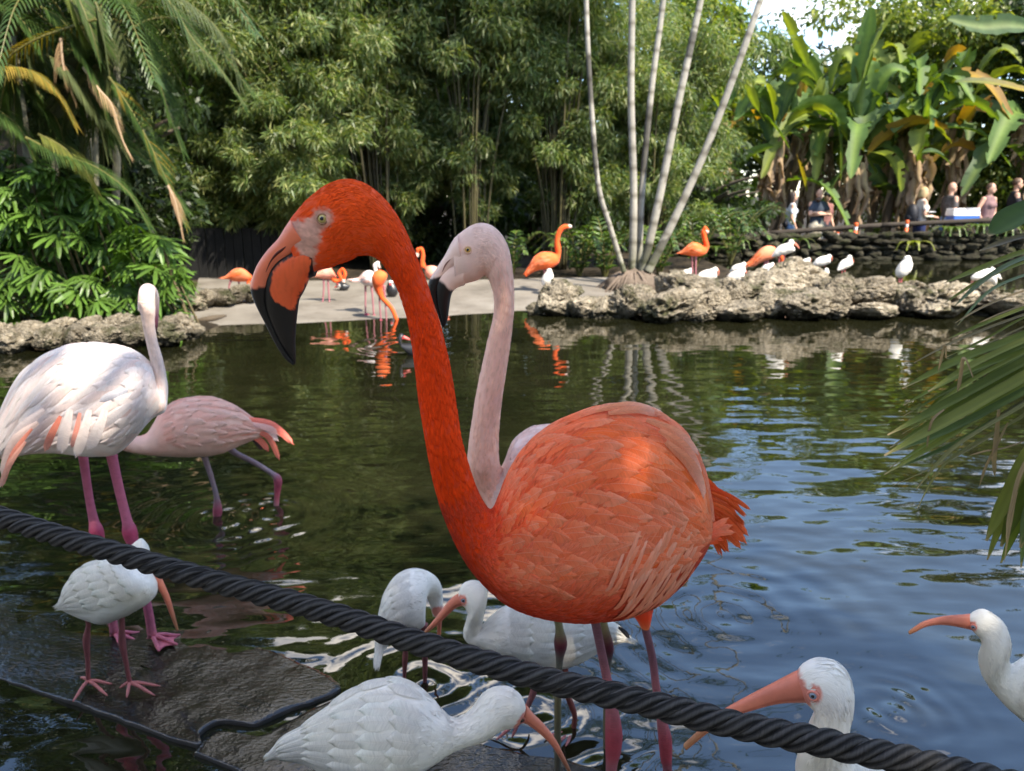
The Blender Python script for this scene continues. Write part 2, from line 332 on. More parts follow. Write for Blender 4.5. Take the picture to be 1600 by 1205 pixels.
# rocks
import bmesh
def rockmesh(i, flat=False, sub=5):
    bm = bmesh.new(); bmesh.ops.create_icosphere(bm, subdivisions=sub, radius=1); V = np.array([v.co[:] for v in bm.verts]); F = [tuple(v.index for v in f.verts) for f in bm.faces]; bm.free()
    q = V + i * 7.3; d = .62 + .75 * fbm(q, 1.25, 3) ; rid = np.abs(fbm(q + 3, 2.6, 3) - .5) * 2
    d = d - .22 * (1 - sst(.0, .22, rid)) - .20 * sst(.52, .72, fbm(q + 11, 5.5, 2)) - .10 * sst(.55, .7, fbm(q + 17, 12, 2)) + .16 * (fbm(q, 10, 3) - .5)
    # planar facets
    r = np.random.default_rng(i + 40)
    for k in range(9):
        nn = unit(r.normal(size=3)); lim = r.uniform(.52, .85); e = (V * d[:, None]) @ nn; d = np.where(e > lim, d * (lim + (e - lim) * .25) / np.maximum(e, 1e-6), d)
    me = mkmesh('rock_%d' % i, V * d[:, None], F); return me
def rockmat(name, a, b, cdark, moss, mossat):
    m, t, o = nmat(name); g = NT(t); c = g.n('TexCoord').outputs['Object']; oi = g.n('ObjectInfo').outputs['Random']
    n1 = g.noise(c, 2.5, 6, .65); v = g.n('TexVoronoi'); v.inputs['Scale'].default_value = 9; g.l(c, v.inputs['Vector'])
    col = g.ramp(n1, [(.28, cdark), (.45, a), (.68, b)])
    col = g.mix(g.math('MULTIPLY', g.ramp(v.outputs[0], [(.05, (1, 1, 1)), (.3, (0, 0, 0))]), .55), col, tuple(x * .35 for x in cdark))
    k = g.math('MULTIPLY_ADD', oi, .65, .58); cb = g.n('CombineColor'); [g.l(k, cb.inputs[i]) for i in range(3)]; col = g.mix(1.0, col, cb.outputs[0], 'MULTIPLY')
    wm = g.n('NewGeometry').outputs['Position']
    mm = g.ramp(g.noise(wm, 2.6, 5, .7), [(mossat, (0, 0, 0)), (mossat + .1, (1, 1, 1))]); col = g.mix(g.math('MULTIPLY', mm, .8), col, moss)
    sz = g.n('SeparateXYZ'); g.l(wm, sz.inputs[0]); wl = g.n('MapRange'); g.l(g.math('ADD', sz.outputs[2], g.math('MULTIPLY', g.noise(wm, 9, 4, .6), -.10)), wl.inputs[0]); [setattr(wl.inputs[q_], 'default_value', v_) for q_, v_ in ((1, -.03), (2, .07), (3, .85), (4, 0))]
    col = g.mix(wl.outputs[0], col, (.022, .022, .012, 1))
    p = g.bsdf(col, .9, g.bump(g.math('ADD', g.math('MULTIPLY', g.noise(c, 12, 6, .7), .6), g.math('MULTIPLY', v.outputs[0], .5)), .16, .8), .2); g.l(p.outputs[0], o.inputs[0]); return m
m_rock = rockmat('pitted limestone', (.30, .255, .185), (.62, .53, .40), (.085, .07, .048), (.045, .052, .014, 1), .51)
m_moss = rockmat('mossy wall stone', (.06, .055, .036), (.13, .115, .08), (.020, .018, .012), (.04, .05, .012, 1), .52)
ROCK = [rockmesh(i) for i in range(9)]; STONE = [rockmesh(20 + i, sub=3) for i in range(7)]
for me in ROCK: me.materials.append(m_rock)
for me in STONE: me.materials.append(m_moss)
def rock(par, cx, cy, w, h, Y, i, dz=0):
    p = P(cx, cy, Y); k = mpp(p); r = random.Random(i * 31 + 5)
    return inst('rock', ROCK[i % 9], p + np.array([0, 0, dz]), (r.uniform(-.25, .25), r.uniform(-.2, .2), r.uniform(0, 6.28)), (w * k * .55, w * k * .52 * r.uniform(.8, 1.1), h * k * .56), par)
RJ = [(868, 470, 78, 62, 9.3), (918, 482, 58, 42, 9.1), (940, 484, 60, 48, 9.05), (978, 478, 76, 58, 9.0), (1003, 462, 60, 40, 9.4), (1046, 482, 112, 62, 8.85), (1066, 452, 104, 50, 9.4), (1106, 474, 70, 50, 9.1), (1092, 490, 60, 30, 8.8),
      (1150, 458, 76, 52, 9.3), (1160, 486, 96, 34, 8.9), (1198, 446, 104, 56, 9.5), (1240, 438, 96, 64, 9.7), (1206, 474, 86, 50, 9.1), (1252, 476, 104, 50, 9.0), (1302, 462, 78, 58, 9.3), (1348, 458, 96, 54, 9.4), (1362, 486, 96, 26, 9.0), (1300, 488, 70, 26, 9.0),
      (1402, 464, 74, 50, 9.4), (1432, 474, 64, 48, 9.2), (1480, 470, 128, 54, 9.2), (1528, 462, 80, 44, 9.7), (1574, 480, 88, 38, 9.1), (1634, 474, 100, 46, 9.3), (1700, 474, 110, 46, 9.4), (838, 484, 36, 24, 9.2), (1270, 450, 60, 50, 9.9), (1120, 452, 50, 36, 9.6), (1430, 452, 60, 30, 9.9)]
rb = thing('rock_jetty', P(1200, 490, 9.2) * [1, 1, 0], 'long jetty of pitted pale limestone rocks that the ibises perch on', 'rock border')
for i, q in enumerate(RJ): rock(rb, *q, i)
for i in range(20):                                # lower course and fill behind
    x = 850 + i * 43 + random.uniform(-8, 8); rock(rb, x, 498 + random.uniform(-4, 6), random.uniform(30, 54), random.uniform(18, 30), 9.25 + random.uniform(-.1, .5), i + 3, -.03)
lb = thing('rock_edging', P(140, 540, 7.1) * [1, 1, 0], 'row of cream limestone rocks at the foot of the fan palm bush', 'rock border')
for i, q in enumerate([(-60, 530, 90, 50), (20, 532, 78, 46), (76, 530, 66, 46), (122, 528, 54, 42), (166, 525, 66, 42), (206, 523, 54, 38), (250, 520, 70, 42), (286, 514, 56, 46), (140, 506, 46, 26), (96, 510, 44, 28), (184, 505, 46, 26), (228, 503, 44, 26), (50, 514, 50, 26), (4, 516, 50, 26), (270, 504, 40, 26)]): rock(lb, *q, 7.05 + .25 * (q[1] < 515) + max(0, q[0] - 180) * .003, i + 5)
sb = thing('rock_kerb', P(340, 470, 9.6) * [1, 1, 0], 'short run of pale rocks beside the top of the concrete ramp', 'rock border')
for i, q in enumerate([(298, 474, 44, 30), (322, 468, 46, 30), (348, 464, 48, 30), (372, 460, 40, 30), (392, 458, 34, 28), (300, 488, 30, 20)]): rock(sb, *q, 9.3 + i * .12, i + 2)
sw = thing('stone_wall', (8, 17.4, 0), 'long low mossy dry stone wall below the visitors on the far bank', 'wall')
MB_ = MB(); MB_.box((8.6, 17.75, .05), (11.0, .5, .75), (.02, .018, .012)); MB_.build('core', m_soil, sw)
for r_ in range(5):
    x = 3.2
    while x < 13.6:
        w_ = random.uniform(.26, .52); rr = random.Random(int(x * 100) + r_)
        inst('stone', STONE[rr.randrange(7)], (x + w_ / 2, 17.42 + rr.uniform(-.08, .08) - (.10 if r_ == 0 else 0), -.02 + r_ * .125 + rr.uniform(-.02, .02) + .012 * (x - 4)), (rr.uniform(-.2, .2), rr.uniform(-.12, .12), rr.uniform(-.5, .5)), (w_ * .62, .24, rr.uniform(.085, .12)), sw); x += w_ * .92
# ================================================================ lofted birds
class Loft:
    """body of revolution-like sections between an upper and a lower outline; a row is (ux,uy,lx,ly,Y,width ratio)"""
    def __init__(s, st, n, m, side=None, mapper=P):
        st = np.array(st, float); U3 = np.array([mapper(r[0], r[1], r[4]) for r in st]); L3 = np.array([mapper(r[2], r[3], r[4]) for r in st])
        K = np.column_stack([U3, L3, st]); K = spline(K, 8 * len(st))
        c = (K[:, :3] + K[:, 3:6]) / 2; q = (K[:, :3] - c); d = np.linalg.norm(np.diff(c, axis=0), axis=1) + .35 * np.linalg.norm(np.diff(q, axis=0), axis=1)
        s0 = np.concatenate([[0], np.cumsum(d)]); tt = np.linspace(0, s0[-1], n); K = np.column_stack([np.interp(tt, s0, K[:, i]) for i in range(K.shape[1])])
        s.n, s.m, s.len = n, m, s0[-1]; s.C = (K[:, :3] + K[:, 3:6]) / 2; s.A = K[:, :3] - s.C; s.arc = tt
        s.pc = (K[:, 6:8] + K[:, 8:10]) / 2; s.pa = K[:, 6:8] - s.pc; s.si = np.interp(tt, s0, np.linspace(0, len(st) - 1, len(s0)))
        if side is None: side = unit((CAM - s.C.mean(0)) * [1, 1, 0])
        a = np.linalg.norm(s.A, axis=1, keepdims=True); B = side - s.A * ((s.A @ side)[:, None] / (a * a + 1e-12)); s.B = unit(B) * a * K[:, 11:12]; s.side = side
        s.r = a[:, 0]
    def at(s, f, th, off=0.0):         # f = ring index (float), th = angle from the top, towards the viewer
        f = np.clip(np.asarray(f, float), 0, s.n - 1.001); i = f.astype(int); u = (f - i)[..., None]
        g = lambda M: M[i] * (1 - u) + M[i + 1] * u
        c, sn = np.cos(th)[..., None], np.sin(th)[..., None]; C, A, B = g(s.C), g(s.A), g(s.B)
        N = unit(A / (np.sum(A * A, -1, keepdims=True) ** .5) * c * np.linalg.norm(B, axis=-1, keepdims=True) + unit(B) * sn * np.linalg.norm(A, axis=-1, keepdims=True))
        return C + A * c + B * sn + N * np.asarray(off)[..., None]
    def fi(s, st): return np.interp(st, s.si, np.arange(s.n))
    def px(s, f, th):
        f = np.clip(np.asarray(f, float), 0, s.n - 1.001); i = f.astype(int); u = (f - i)[..., None]; g = lambda M: M[i] * (1 - u) + M[i + 1] * u
        return g(s.pc) + g(s.pa) * np.cos(th)[..., None]
    def find(s, x, y, near=1):          # the surface point on one flank that the outline shows at x, y
        d = np.array([x, y]) - s.pc; a2 = (s.pa ** 2).sum(1); cth = (d * s.pa).sum(1) / a2; e = np.linalg.norm(d - s.pa * cth[:, None], axis=1) + 1e3 * (np.abs(cth) > .98)
        i = int(np.argmin(e)); return i, near * math.acos(np.clip(cth[i], -1, 1))
    def mesh(s, name, mat, parent, colf, relief=0.0, rsc=60):
        th = np.arange(s.m) * 2 * math.pi / s.m; f = np.arange(s.n, dtype=float); Fg, Tg = np.meshgrid(f, th, indexing='ij')
        V = s.at(Fg, Tg); px = s.px(Fg, Tg); rm = np.maximum(s.r, 1e-3)
        if relief: V = s.at(Fg, Tg, (fbm(V, rsc, 3) - .5) * relief)
        uv = np.stack([np.broadcast_to(s.arc[:, None], Fg.shape), np.broadcast_to(((Tg + math.pi) % (2 * math.pi) - math.pi), Fg.shape) * rm.mean()], -1)
        col = colf(px, s.si[:, None] + 0 * Tg, Tg, V); V = V.reshape(-1, 3); col = col.reshape(-1, 3); F = grid_faces(s.n, s.m); a = len(V); m = s.m; j = np.arange(m); k = (j + 1) % m
        V = np.vstack([V, s.C[:1], s.C[-1:]]); col = np.vstack([col, col[:1], col[-1:]]); uv = np.vstack([uv.reshape(-1, 2), [[0, 0]], [[s.arc[-1], 0]]])
        F = fixf(np.vstack([F, np.stack([np.full(m, a), k, j, j], -1), np.stack([np.full(m, a + 1), (s.n - 1) * m + j, (s.n - 1) * m + k, (s.n - 1) * m + k], -1)]))
        return mk(name, V, F, mat, parent, col, uv)
    def feather(s, f0, th0, L, W, dth=0.0, lift=.004, base=.0005, col=(1, 1, 1), tip=None, nl=9, nw=5, seed=0, pointed=.5, tilt=.010, fringe=.0, dip=.55):
        """one feather lying on the body: verts, faces, colours, uv; L, W in metres, dth bends it across the body"""
        r = np.random.default_rng(seed); ss = np.linspace(0, 1, nl)[:, None]; ww = np.linspace(-1, 1, nw)[None, :]
        step = s.arc[1]; i0 = int(np.clip(f0, 0, s.n - 1)); rr = max(s.r[i0], 1e-3)
        prof = np.sin(np.clip(ss * .86 + .14, 0, 1) ** (.75) * math.pi * .5) * np.sqrt(np.clip(1 - (ss) ** (2.2 + 3 * (1 - pointed)), 0, 1)) + .02
        sl = ss + ww * ww * (-.10) * ss; off = base + lift * ss * (1 - dip * ss ** 6) - lift * dip * ss * ww ** 2 + ww * W * tilt * np.sign(th0 + .001)
        ff = f0 + sl * L / step; tt = th0 + dth * ss ** 1.4 + ww * prof * W / 2 / rr + r.normal() * .004
        over = np.maximum(ff - (s.n - 1.5), 0) * step          # feathers run on past the end of the body
        V = s.at(ff + 0 * ww, tt + 0 * ss, off + 0 * ww)
        T = unit(s.C[-1] - s.C[-4]); V = V + T * over[..., None]
        rag = (r.random((nl, nw)) - .5) * .05 * L * (np.abs(ww) > .9) * ss; V = V + unit(s.C[min(i0 + 1, s.n - 1)] - s.C[max(i0 - 1, 0)]) * rag[..., None]
        col = np.asarray(col, float); tip = col if tip is None else np.asarray(tip, float); k = np.maximum(sst(.35, 1, ss + .0 * ww), fringe * np.abs(ww) ** 2 * sst(.1, .5, ss))[..., None]; Cc = (col * (1 - k) + tip * k) * (1 + (r.random() - .5) * .16)
        uv = np.stack(np.broadcast_arrays(ss * L + seed * .37, ww), -1)
        ins = 1 + 0 * ss * ww; Cc = np.concatenate([np.clip(Cc + 0 * V, 0, 1), ins[..., None]], -1)
        return V.reshape(-1, 3), grid_faces(nl, nw, False), Cc.reshape(-1, 4), uv.reshape(-1, 2)
def lin(r, g, b): return tuple(((c / 255 + .055) / 1.055) ** 2.4 if c > 10 else c / 3295 for c in (r, g, b))
def mixc(k, a, b): return np.asarray(a) * (1 - k[..., None]) + np.asarray(b) * k[..., None]
m_plume = plume('short plumage', 45, 170, .0010, .17); m_fine = plume('velvet head plumage', 110, 420, .0011, .08); m_velvet = vcol('velvet barbs', .8, .12, .06, 300, 600, .0003)
m_down = plume('white plumage', 30, 90, .0016, .06); m_feather = feathermat('feather vane'); m_bill = vcol('bill horn', .38, .32, .10, 40, 160, .0004)

def scutemat():
    m, t, o = nmat('scaly leg skin'); g = NT(t); tc = g.n('TexCoord'); c = tc.outputs['Object']; sp = g.n('SeparateXYZ'); g.l(tc.outputs['UV'], sp.inputs[0]); n = g.noise(c, 160, 4, .6)
    sc_ = g.math('FRACT', g.math('ADD', g.math('MULTIPLY', sp.outputs[0], 190.0), g.math('MULTIPLY', n, .8))); ed = g.math('POWER', sc_, 5.0); a = g.n('Attribute', attribute_name='Col').outputs[0]
    k = g.math('SUBTRACT', g.math('MULTIPLY_ADD', g.noise(c, 55, 4, .65), .7, .65), g.math('MULTIPLY', ed, .30)); cb = g.n('CombineColor'); [g.l(k, cb.inputs[i]) for i in range(3)]
    p = g.bsdf(g.mix(1.0, a, cb.outputs[0], 'MULTIPLY'), .55, g.bump(g.math('SUBTRACT', g.math('MULTIPLY', n, .5), g.math('MULTIPLY', ed, .6)), .0016), .35); g.l(p.outputs[0], o.inputs[0]); return m
m_skin = scutemat()
m_horn = vcol('smooth horn', .35, .5, .12, 60, 120, .0005)
m_eye = simple('pupil', (.004, .004, .004), .08, .8)
def irismat(name, c1, c2):
    m, t, o = nmat(name); g = NT(t); c = g.n('TexCoord').outputs['Object']; p = g.bsdf(g.mix(g.noise(c, 900, 3), c1, c2), .08, None, .8); g.l(p.outputs[0], o.inputs[0]); return m
m_iris_y = irismat('yellow iris', (.48, .38, .10), (.30, .23, .06)); m_iris_b = irismat('blue grey iris', (.30, .38, .46), (.16, .22, .30)); m_iris_o = irismat('amber iris', (.65, .42, .10), (.40, .22, .05))
def eye(par, L, x, y, rpx, iris, ringcol, sides=(1, -1), ring=1.5):
    for sgn in sides:
        i, th = L.find(x, y, sgn); p = L.at(np.array(float(i)), np.array(th)); k = mpp(p); r = rpx * k
        q = L.at(np.array(float(i)), np.array(th), .01); N = unit(q - p)
        V, F = ball((0, 0, 0), 1, 24, 16); a = unit(np.cross(N, [0, 0, 1.0])); b = np.cross(N, a); Mx = np.stack([a, b, N])
        e = mk('eye', (V * [r, r, r * .62]) @ Mx + p - N * r * .12, F, iris, par)
        V2, F2 = ball((0, 0, 0), 1, 20, 12); mk('pupil', (V2 * [r * .46, r * .46, r * .20]) @ Mx + p + N * r * .36, F2, m_eye, e)
        t = np.linspace(0, 2 * math.pi, 29); ringp = p + (np.cos(t)[:, None] * a + np.sin(t)[:, None] * b * .92) * r * 1.12 + N * r * .08
        V3, F3, u3 = tube(ringp, r * .20 * ring, 8); mk('eyelid', V3, fixf(F3), m_bill, e, np.broadcast_to(ringcol, (len(V3), 3)))
def legtube(par, pts, wpx, Y, cols, name='leg', n=40, zend=None, tone=.62):
    """leg through photo points (x, y) with widths in pixels at distance Y; cols along it"""
    w3 = []; rr = []
    Ys = np.broadcast_to(np.asarray(Y, float), (len(pts),))
    for (x, y), w_, yy in zip(pts, wpx, Ys): p = P(x, y, yy); w3.append(p); rr.append(w_ * .5 * mpp(p))
    if zend is not None:
        d = w3[-1] - w3[-2]; k = (zend - w3[-1][2]) / d[2] if abs(d[2]) > 1e-6 else 0; e = w3[-1] + d * k; e[:2] = lerp(w3[-1][:2], e[:2], .3); w3 += [lerp(w3[-1], e, .5), e]; rr += [rr[-1], rr[-1]]; cols = list(cols) + [cols[-1]] * 2
    V, F, uv = tube(w3, rr, 14, n); c = spline(np.array(cols, float), n) * tone; c = lerp(c, c.mean(1, keepdims=True), .12); cc = np.vstack([np.repeat(c, 14, 0), c[:1], c[-1:]])
    mk(name, V, fixf(F), m_skin, par, np.clip(cc, 0, 1), uv); return w3[-1]
def webfoot(par, p, head, size, col):
    col = np.array(col) * .68
    p = np.asarray(p, float); h = np.array([math.cos(head), math.sin(head), 0]); s_ = np.array([-h[1], h[0], 0]); b = MB()
    tips = [p + (h * math.cos(a) + s_ * math.sin(a)) * size * l - [0, 0, p[2] - .004 if False else 0] for a, l in ((.62, .86), (0, 1.0), (-.62, .86))]
    for q in tips:
        q[2] = p[2] - .012; b.tube([p, lerp(p, q, .4) + [0, 0, size * .05], lerp(p, q, .75), q], [size * .085, size * .07, size * .06, size * .035], 8, 12, col)
    b.tube([p, p - h * size * .12 + [0, 0, -.008], p - h * size * .24 + [0, 0, -.012]], [size * .06, size * .05, size * .02], 6, 6, col)
    for q0, q1 in ((tips[0], tips[1]), (tips[1], tips[2])):
        G = []; k = 7
        for i in range(k):
            f = i / (k - 1); a_, b_ = lerp(p, q0, f * .95), lerp(p, q1, f * .95); row = [lerp(a_, b_, j / 6) * 1.0 for j in range(7)]
            for j, r_ in enumerate(row): r_[2] += -.002; row[j] = lerp(r_, p, .16 * math.sin(math.pi * j / 6) * f)
            G.append(row)
        G = np.array(G).reshape(-1, 3); b.add(G, grid_faces(k, 7, False), np.array(col) * .92); b.add(G - [0, 0, .003], grid_faces(k, 7, False)[:, ::-1], np.array(col) * .92)
    b.build('foot', m_skin, par)
def toes(par, p, tips, r, col):
    col = np.array(col) * .68
    b = MB()
    for q in tips:
        q = np.asarray(q, float); q[2] = max(q[2], p[2] - .03); m1 = lerp(p, q, .33) + [0, 0, r * .9]; b.tube([p, m1, lerp(p, q, .7) + [0, 0, r * .3], q], [r * 1.3, r * 1.1, r, r * .4], 7, 12, col)
    b.build('foot', m_skin, par)
def billtube(par, L, up, lo, Y, wr, colf, name='bill', n=60, m=20):
    st = [(u[0], u[1], l[0], l[1], Y, wr) for u, l in zip(up, lo)]
    B = Loft(st, n, m, L.side if L is not None else None); return B.mesh(name, m_bill, par, colf), B
# ================================================================ the orange flamingo in front
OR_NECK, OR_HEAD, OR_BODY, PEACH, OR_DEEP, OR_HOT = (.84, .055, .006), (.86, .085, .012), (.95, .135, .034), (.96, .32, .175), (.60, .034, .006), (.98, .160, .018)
Z1 = lambda L_: [(360 + x / 3.012, 250 + y / 3.012) for x, y in L_]
st = []
UL = [(447, 353, 476, 437), (459.6, 334.7, 493, 424), (476, 316, 516, 418), (493, 301.5, 535, 411), (509, 290, 548, 406), (529, 282, 560, 400), (549, 280.5, 570, 398.5), (569, 286.5, 579, 399), (589, 300, 586, 402), (609, 321, 594, 407), (625.6, 346, 602, 417), (639, 373, 610, 430), (652, 406, 620, 448), (665.5, 439, 628, 470), (675, 469, 636, 495), (687, 506, 642, 525), (695, 539, 646, 553), (702, 569, 650, 582), (708.6, 608.6, 654, 618), (713.6, 642, 660, 655), (720.6, 686, 668, 701), (734, 735, 677.5, 750), (747, 772, 690, 793), (760, 795, 709, 840), (767, 800, 730, 877), (771, 796, 756, 907), (777, 782, 790, 934), (790, 750, 827, 949), (809, 716, 865, 956), (842, 682, 905, 959), (885, 657, 940, 957), (940, 639, 972, 953), (985, 637, 1000, 944), (1028, 647, 1026, 932), (1064, 676, 1052, 912), (1087, 710, 1075, 890), (1100, 752, 1094, 868), (1107, 790, 1106, 850), (1112, 815, 1112, 832)]
for i, r in enumerate(UL):
    Yd = np.interp(i, [0, 8, 20, 24, 30, 38], [.985, .975, 1.0, 1.06, 1.20, 1.38]); wr = np.interp(i, [0, 2, 5, 8, 11, 14, 20, 24, 27, 31, 35, 38], [.40, .50, .60, .68, .86, 1.0, 1.0, .95, .80, .72, .66, .6])
    st.append(r + (Yd, wr))
HERO = thing('flamingo', P(960, 1400, 1.25) * [1, 1, 0], 'vivid orange flamingo with black-tipped bill, standing nearest behind the rope', 'flamingo')
HL = Loft(st, 420, 84)
face = Z1([(255, 345), (285, 300), (330, 280), (400, 275), (415, 240), (455, 226), (492, 238), (502, 268), (488, 300), (450, 318), (440, 370), (418, 430), (402, 490), (372, 545), (340, 585), (330, 560), (350, 470), (330, 410), (290, 350)])
def hero_col(px, si, th, V):
    n = fbm(V, 90, 3) - .5; c = mixc(sst(6, 14, si), OR_HEAD, OR_NECK)
    c = mixc(sst(22, 27, si + n * 2.5), c, OR_BODY); c = mixc(sst(26, 32, si + n * 3) * .55, c, PEACH)
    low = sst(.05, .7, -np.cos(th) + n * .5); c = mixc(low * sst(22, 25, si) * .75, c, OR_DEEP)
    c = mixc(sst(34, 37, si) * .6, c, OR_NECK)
    w3 = np.concatenate([px, th[..., None] * 0], -1); stk = fbm(w3 * [.10, .55, 1] + w3[..., ::-1] * 0, 1, 3) - .5; f = sst(-5.0, 4.0, polydist(px, face) + (vnoise(V, 420) - .5) * 9 + stk * 9); c = mixc(f * .85 * (si < 7), c, (.58, .38, .30)); c = np.where((f * (si < 7))[..., None] > .5, c * (1 + stk[..., None] * .7), c); ek = np.hypot(px[..., 0] - 512.7, px[..., 1] - 340); c = mixc(np.exp(-((ek - 14) / 2.2) ** 2) * .45 * (si < 7), c, (.30, .10, .05))
    return np.clip(c * (1 + n[..., None] * .3), 0, 1)
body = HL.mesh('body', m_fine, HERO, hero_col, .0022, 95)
eye(HERO, HL, 512.7, 340, 7.4, m_iris_y, (.30, .16, .09), ring=1.0)
# bill
UM = [(455, 342, 490, 390), (446, 355, 480, 389), (434.7, 373, 463, 399), (418, 391, 446, 410), (403, 412.7, 433, 423), (395, 432.6, 425, 440), (392, 452.5, 421, 458), (400, 476, 421, 478), (413, 502, 428, 501), (428, 532, 439, 528), (444.7, 559, 451, 553), (458, 571, 460, 567)]
LM = [(494, 378, 492, 432), (478, 379, 483, 436), (456, 388, 479, 446), (436, 400, 474, 457), (421, 418, 468, 468), (412, 444, 465.5, 483), (412, 472, 463, 507), (421, 500, 461.5, 532), (434, 528, 462, 552), (450, 554, 462, 564), (459, 566, 461, 570)]
patch = Z1([(358, 420), (325, 442), (260, 472), (214, 524), (202, 590), (206, 635), (228, 662), (275, 688), (306, 708), (322, 650), (352, 600), (380, 540), (400, 470)])
def um_col(px, si, th, V):
    n = vnoise(V, 300) - .5; k = sst(446, 452, px[..., 1] + n * 5 + (px[..., 0] - 400) * .10); c = mixc(k, (.82, .20, .10), (.006, .0055, .006))
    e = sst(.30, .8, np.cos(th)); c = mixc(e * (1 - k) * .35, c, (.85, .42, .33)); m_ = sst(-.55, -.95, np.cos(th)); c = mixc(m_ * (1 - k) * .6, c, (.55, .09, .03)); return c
def lm_col(px, si, th, V):
    n = vnoise(V, 300) - .5; k = sst(-.8, 1.2, polydist(px, patch) + n * 4); c = mixc(k, (.005, .005, .0055), (.80, .12, .035)); gr = sst(.5, .8, vnoise(np.concatenate([px, px[..., :1] * 0], -1) * [.5, .08, 1], 1)); return c * (1 - .08 * gr[..., None])
bl = Loft([r + (.985, w_) for r, w_ in zip(LM, (.75, .74, .70, .66, .60, .54, .48, .46, .46, .5, .6))], 220, 56, HL.side); lower = bl.mesh('lower_mandible', m_bill, HERO, lm_col)
bu = Loft([r + (.985, w_) for r, w_ in zip(UM, (.85, .95, 1.02, 1.05, 1.02, 1.0, 1.02, 1.15, 1.3, 1.4, 1.3, 1.2))], 220, 56, HL.side); upper = bu.mesh('upper_mandible', m_bill, HERO, um_col)
nb = MB()                                             # nostril slit and the ridges that run down the bill
for sg in (1, -1):
    pts = []
    for x, y in [(420, 424), (428, 407), (437, 396), (446, 389), (452, 384)]: i, th = bu.find(x, y, sg); pts.append(bu.at(np.array(float(i)), np.array(th), .0))
    nb.tube(pts, [.0003, .0009, .0016, .0015, .0004], 8, 24, (.10, .015, .008))
nb.build('nostril', m_bill, upper)
# legs
PK = lin(196, 110, 122); PKJ = lin(206, 74, 92); PKD = lin(150, 92, 108)
fl1 = legtube(HERO, [(924, 940), (927.5, 959), (939, 1015), (949, 1064), (955, 1101), (959, 1144), (957.7, 1176), (955, 1205), (953, 1300)], [20, 15, 14, 15, 19, 27, 24, 17, 15], 1.22, [PKD, PKD, PKD, PK, PK, PKJ, PKJ, PK, PK], zend=-.03)
fl2 = legtube(HERO, [(1002, 950), (1009, 984), (1019.5, 1029), (1025, 1072), (1033, 1121), (1039, 1153), (1041, 1187), (1043, 1205), (1046, 1300)], [16, 13, 12.5, 12.5, 15, 21, 18, 14, 13], 1.27, [PKD, PKD, PKD, PK, PK, PKJ, PKJ, PK, PK], zend=-.03)
webfoot(HERO, fl1, math.pi * .9, .10, PK); webfoot(HERO, fl2, math.pi * .95, .10, PK)
TH = Loft([(962, 925, 1040, 905, 1.25, .9), (972, 940, 1034, 925, 1.26, .9), (984, 956, 1022, 948, 1.27, .95), (994, 968, 1018, 966, 1.27, 1), (1001, 980, 1015, 981, 1.27, 1), (1006, 987, 1012, 987, 1.27, 1)], 60, 30)
thigh = TH.mesh('thigh', m_plume, HERO, lambda px, si, th, V: mixc(sst(2.5, 5, si), OR_NECK, (.80, .24, .09)) + 0 * V)
# plumage: small feathers joined, large ones single
def coverts(L, par, rows, name='feather', mat=None, joined=False):
    b = MB() if joined else None; k = 0
    for kw in rows:
        V, F, c, uv = L.feather(**kw); k += 1
        if joined: b.add(V, F, c, uv)
        else: mk(name, V, F, mat or m_feather, par, c, uv)
    if joined and k: tag(b.build(name, mat or m_feather, par), kind='stuff')
r = np.random.default_rng(3); kmm = mpp(P(930, 800, 1.2)); rows = []
for i in range(3400):                                  # breast, flank, belly and base of the neck
    s_ = r.uniform(21.5, 36.5); th = r.uniform(-.9, math.pi + .9) if s_ < 27 else r.uniform(.3, math.pi + .6)
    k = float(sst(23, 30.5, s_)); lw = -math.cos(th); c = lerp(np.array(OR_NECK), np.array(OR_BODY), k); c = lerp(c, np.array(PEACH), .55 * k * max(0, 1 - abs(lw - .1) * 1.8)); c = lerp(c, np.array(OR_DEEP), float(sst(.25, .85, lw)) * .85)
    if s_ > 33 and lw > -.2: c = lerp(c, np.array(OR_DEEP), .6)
    Lf = kmm * lerp(20, 38, k) * r.uniform(.8, 1.25)
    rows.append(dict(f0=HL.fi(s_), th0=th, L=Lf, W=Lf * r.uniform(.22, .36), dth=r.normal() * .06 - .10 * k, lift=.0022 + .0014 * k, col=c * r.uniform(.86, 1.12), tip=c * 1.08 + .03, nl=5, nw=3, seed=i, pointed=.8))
for i in range(5200):                                  # velvet of the head and neck
    s_ = r.uniform(1.5, 24); th = r.uniform(-1.9, 1.9 + math.pi * .4); k = float(sst(12, 24, s_)); c = lerp(np.array(OR_HEAD), np.array(OR_NECK), float(sst(6, 14, s_))) * r.uniform(.88, 1.07); q = HL.px(np.array([HL.fi(s_)]), np.array([th]))
    if s_ < 8 and polydist(q, face)[0] > -3: continue
    Lf = kmm * lerp(9, 20, k) * r.uniform(.7, 1.3); rows.append(dict(f0=HL.fi(s_), th0=th, L=Lf, W=Lf * .30, dth=r.normal() * .05, lift=.0010 + .0010 * k, base=.0002, col=c, tip=c * 1.06, nl=4, nw=3, seed=i, pointed=.9))
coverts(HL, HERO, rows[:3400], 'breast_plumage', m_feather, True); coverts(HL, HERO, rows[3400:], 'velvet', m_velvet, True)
wing = bpy.data.objects.new('wing', None); COL.objects.link(wing); wing.parent = HERO; rows = []
sd_ = 0
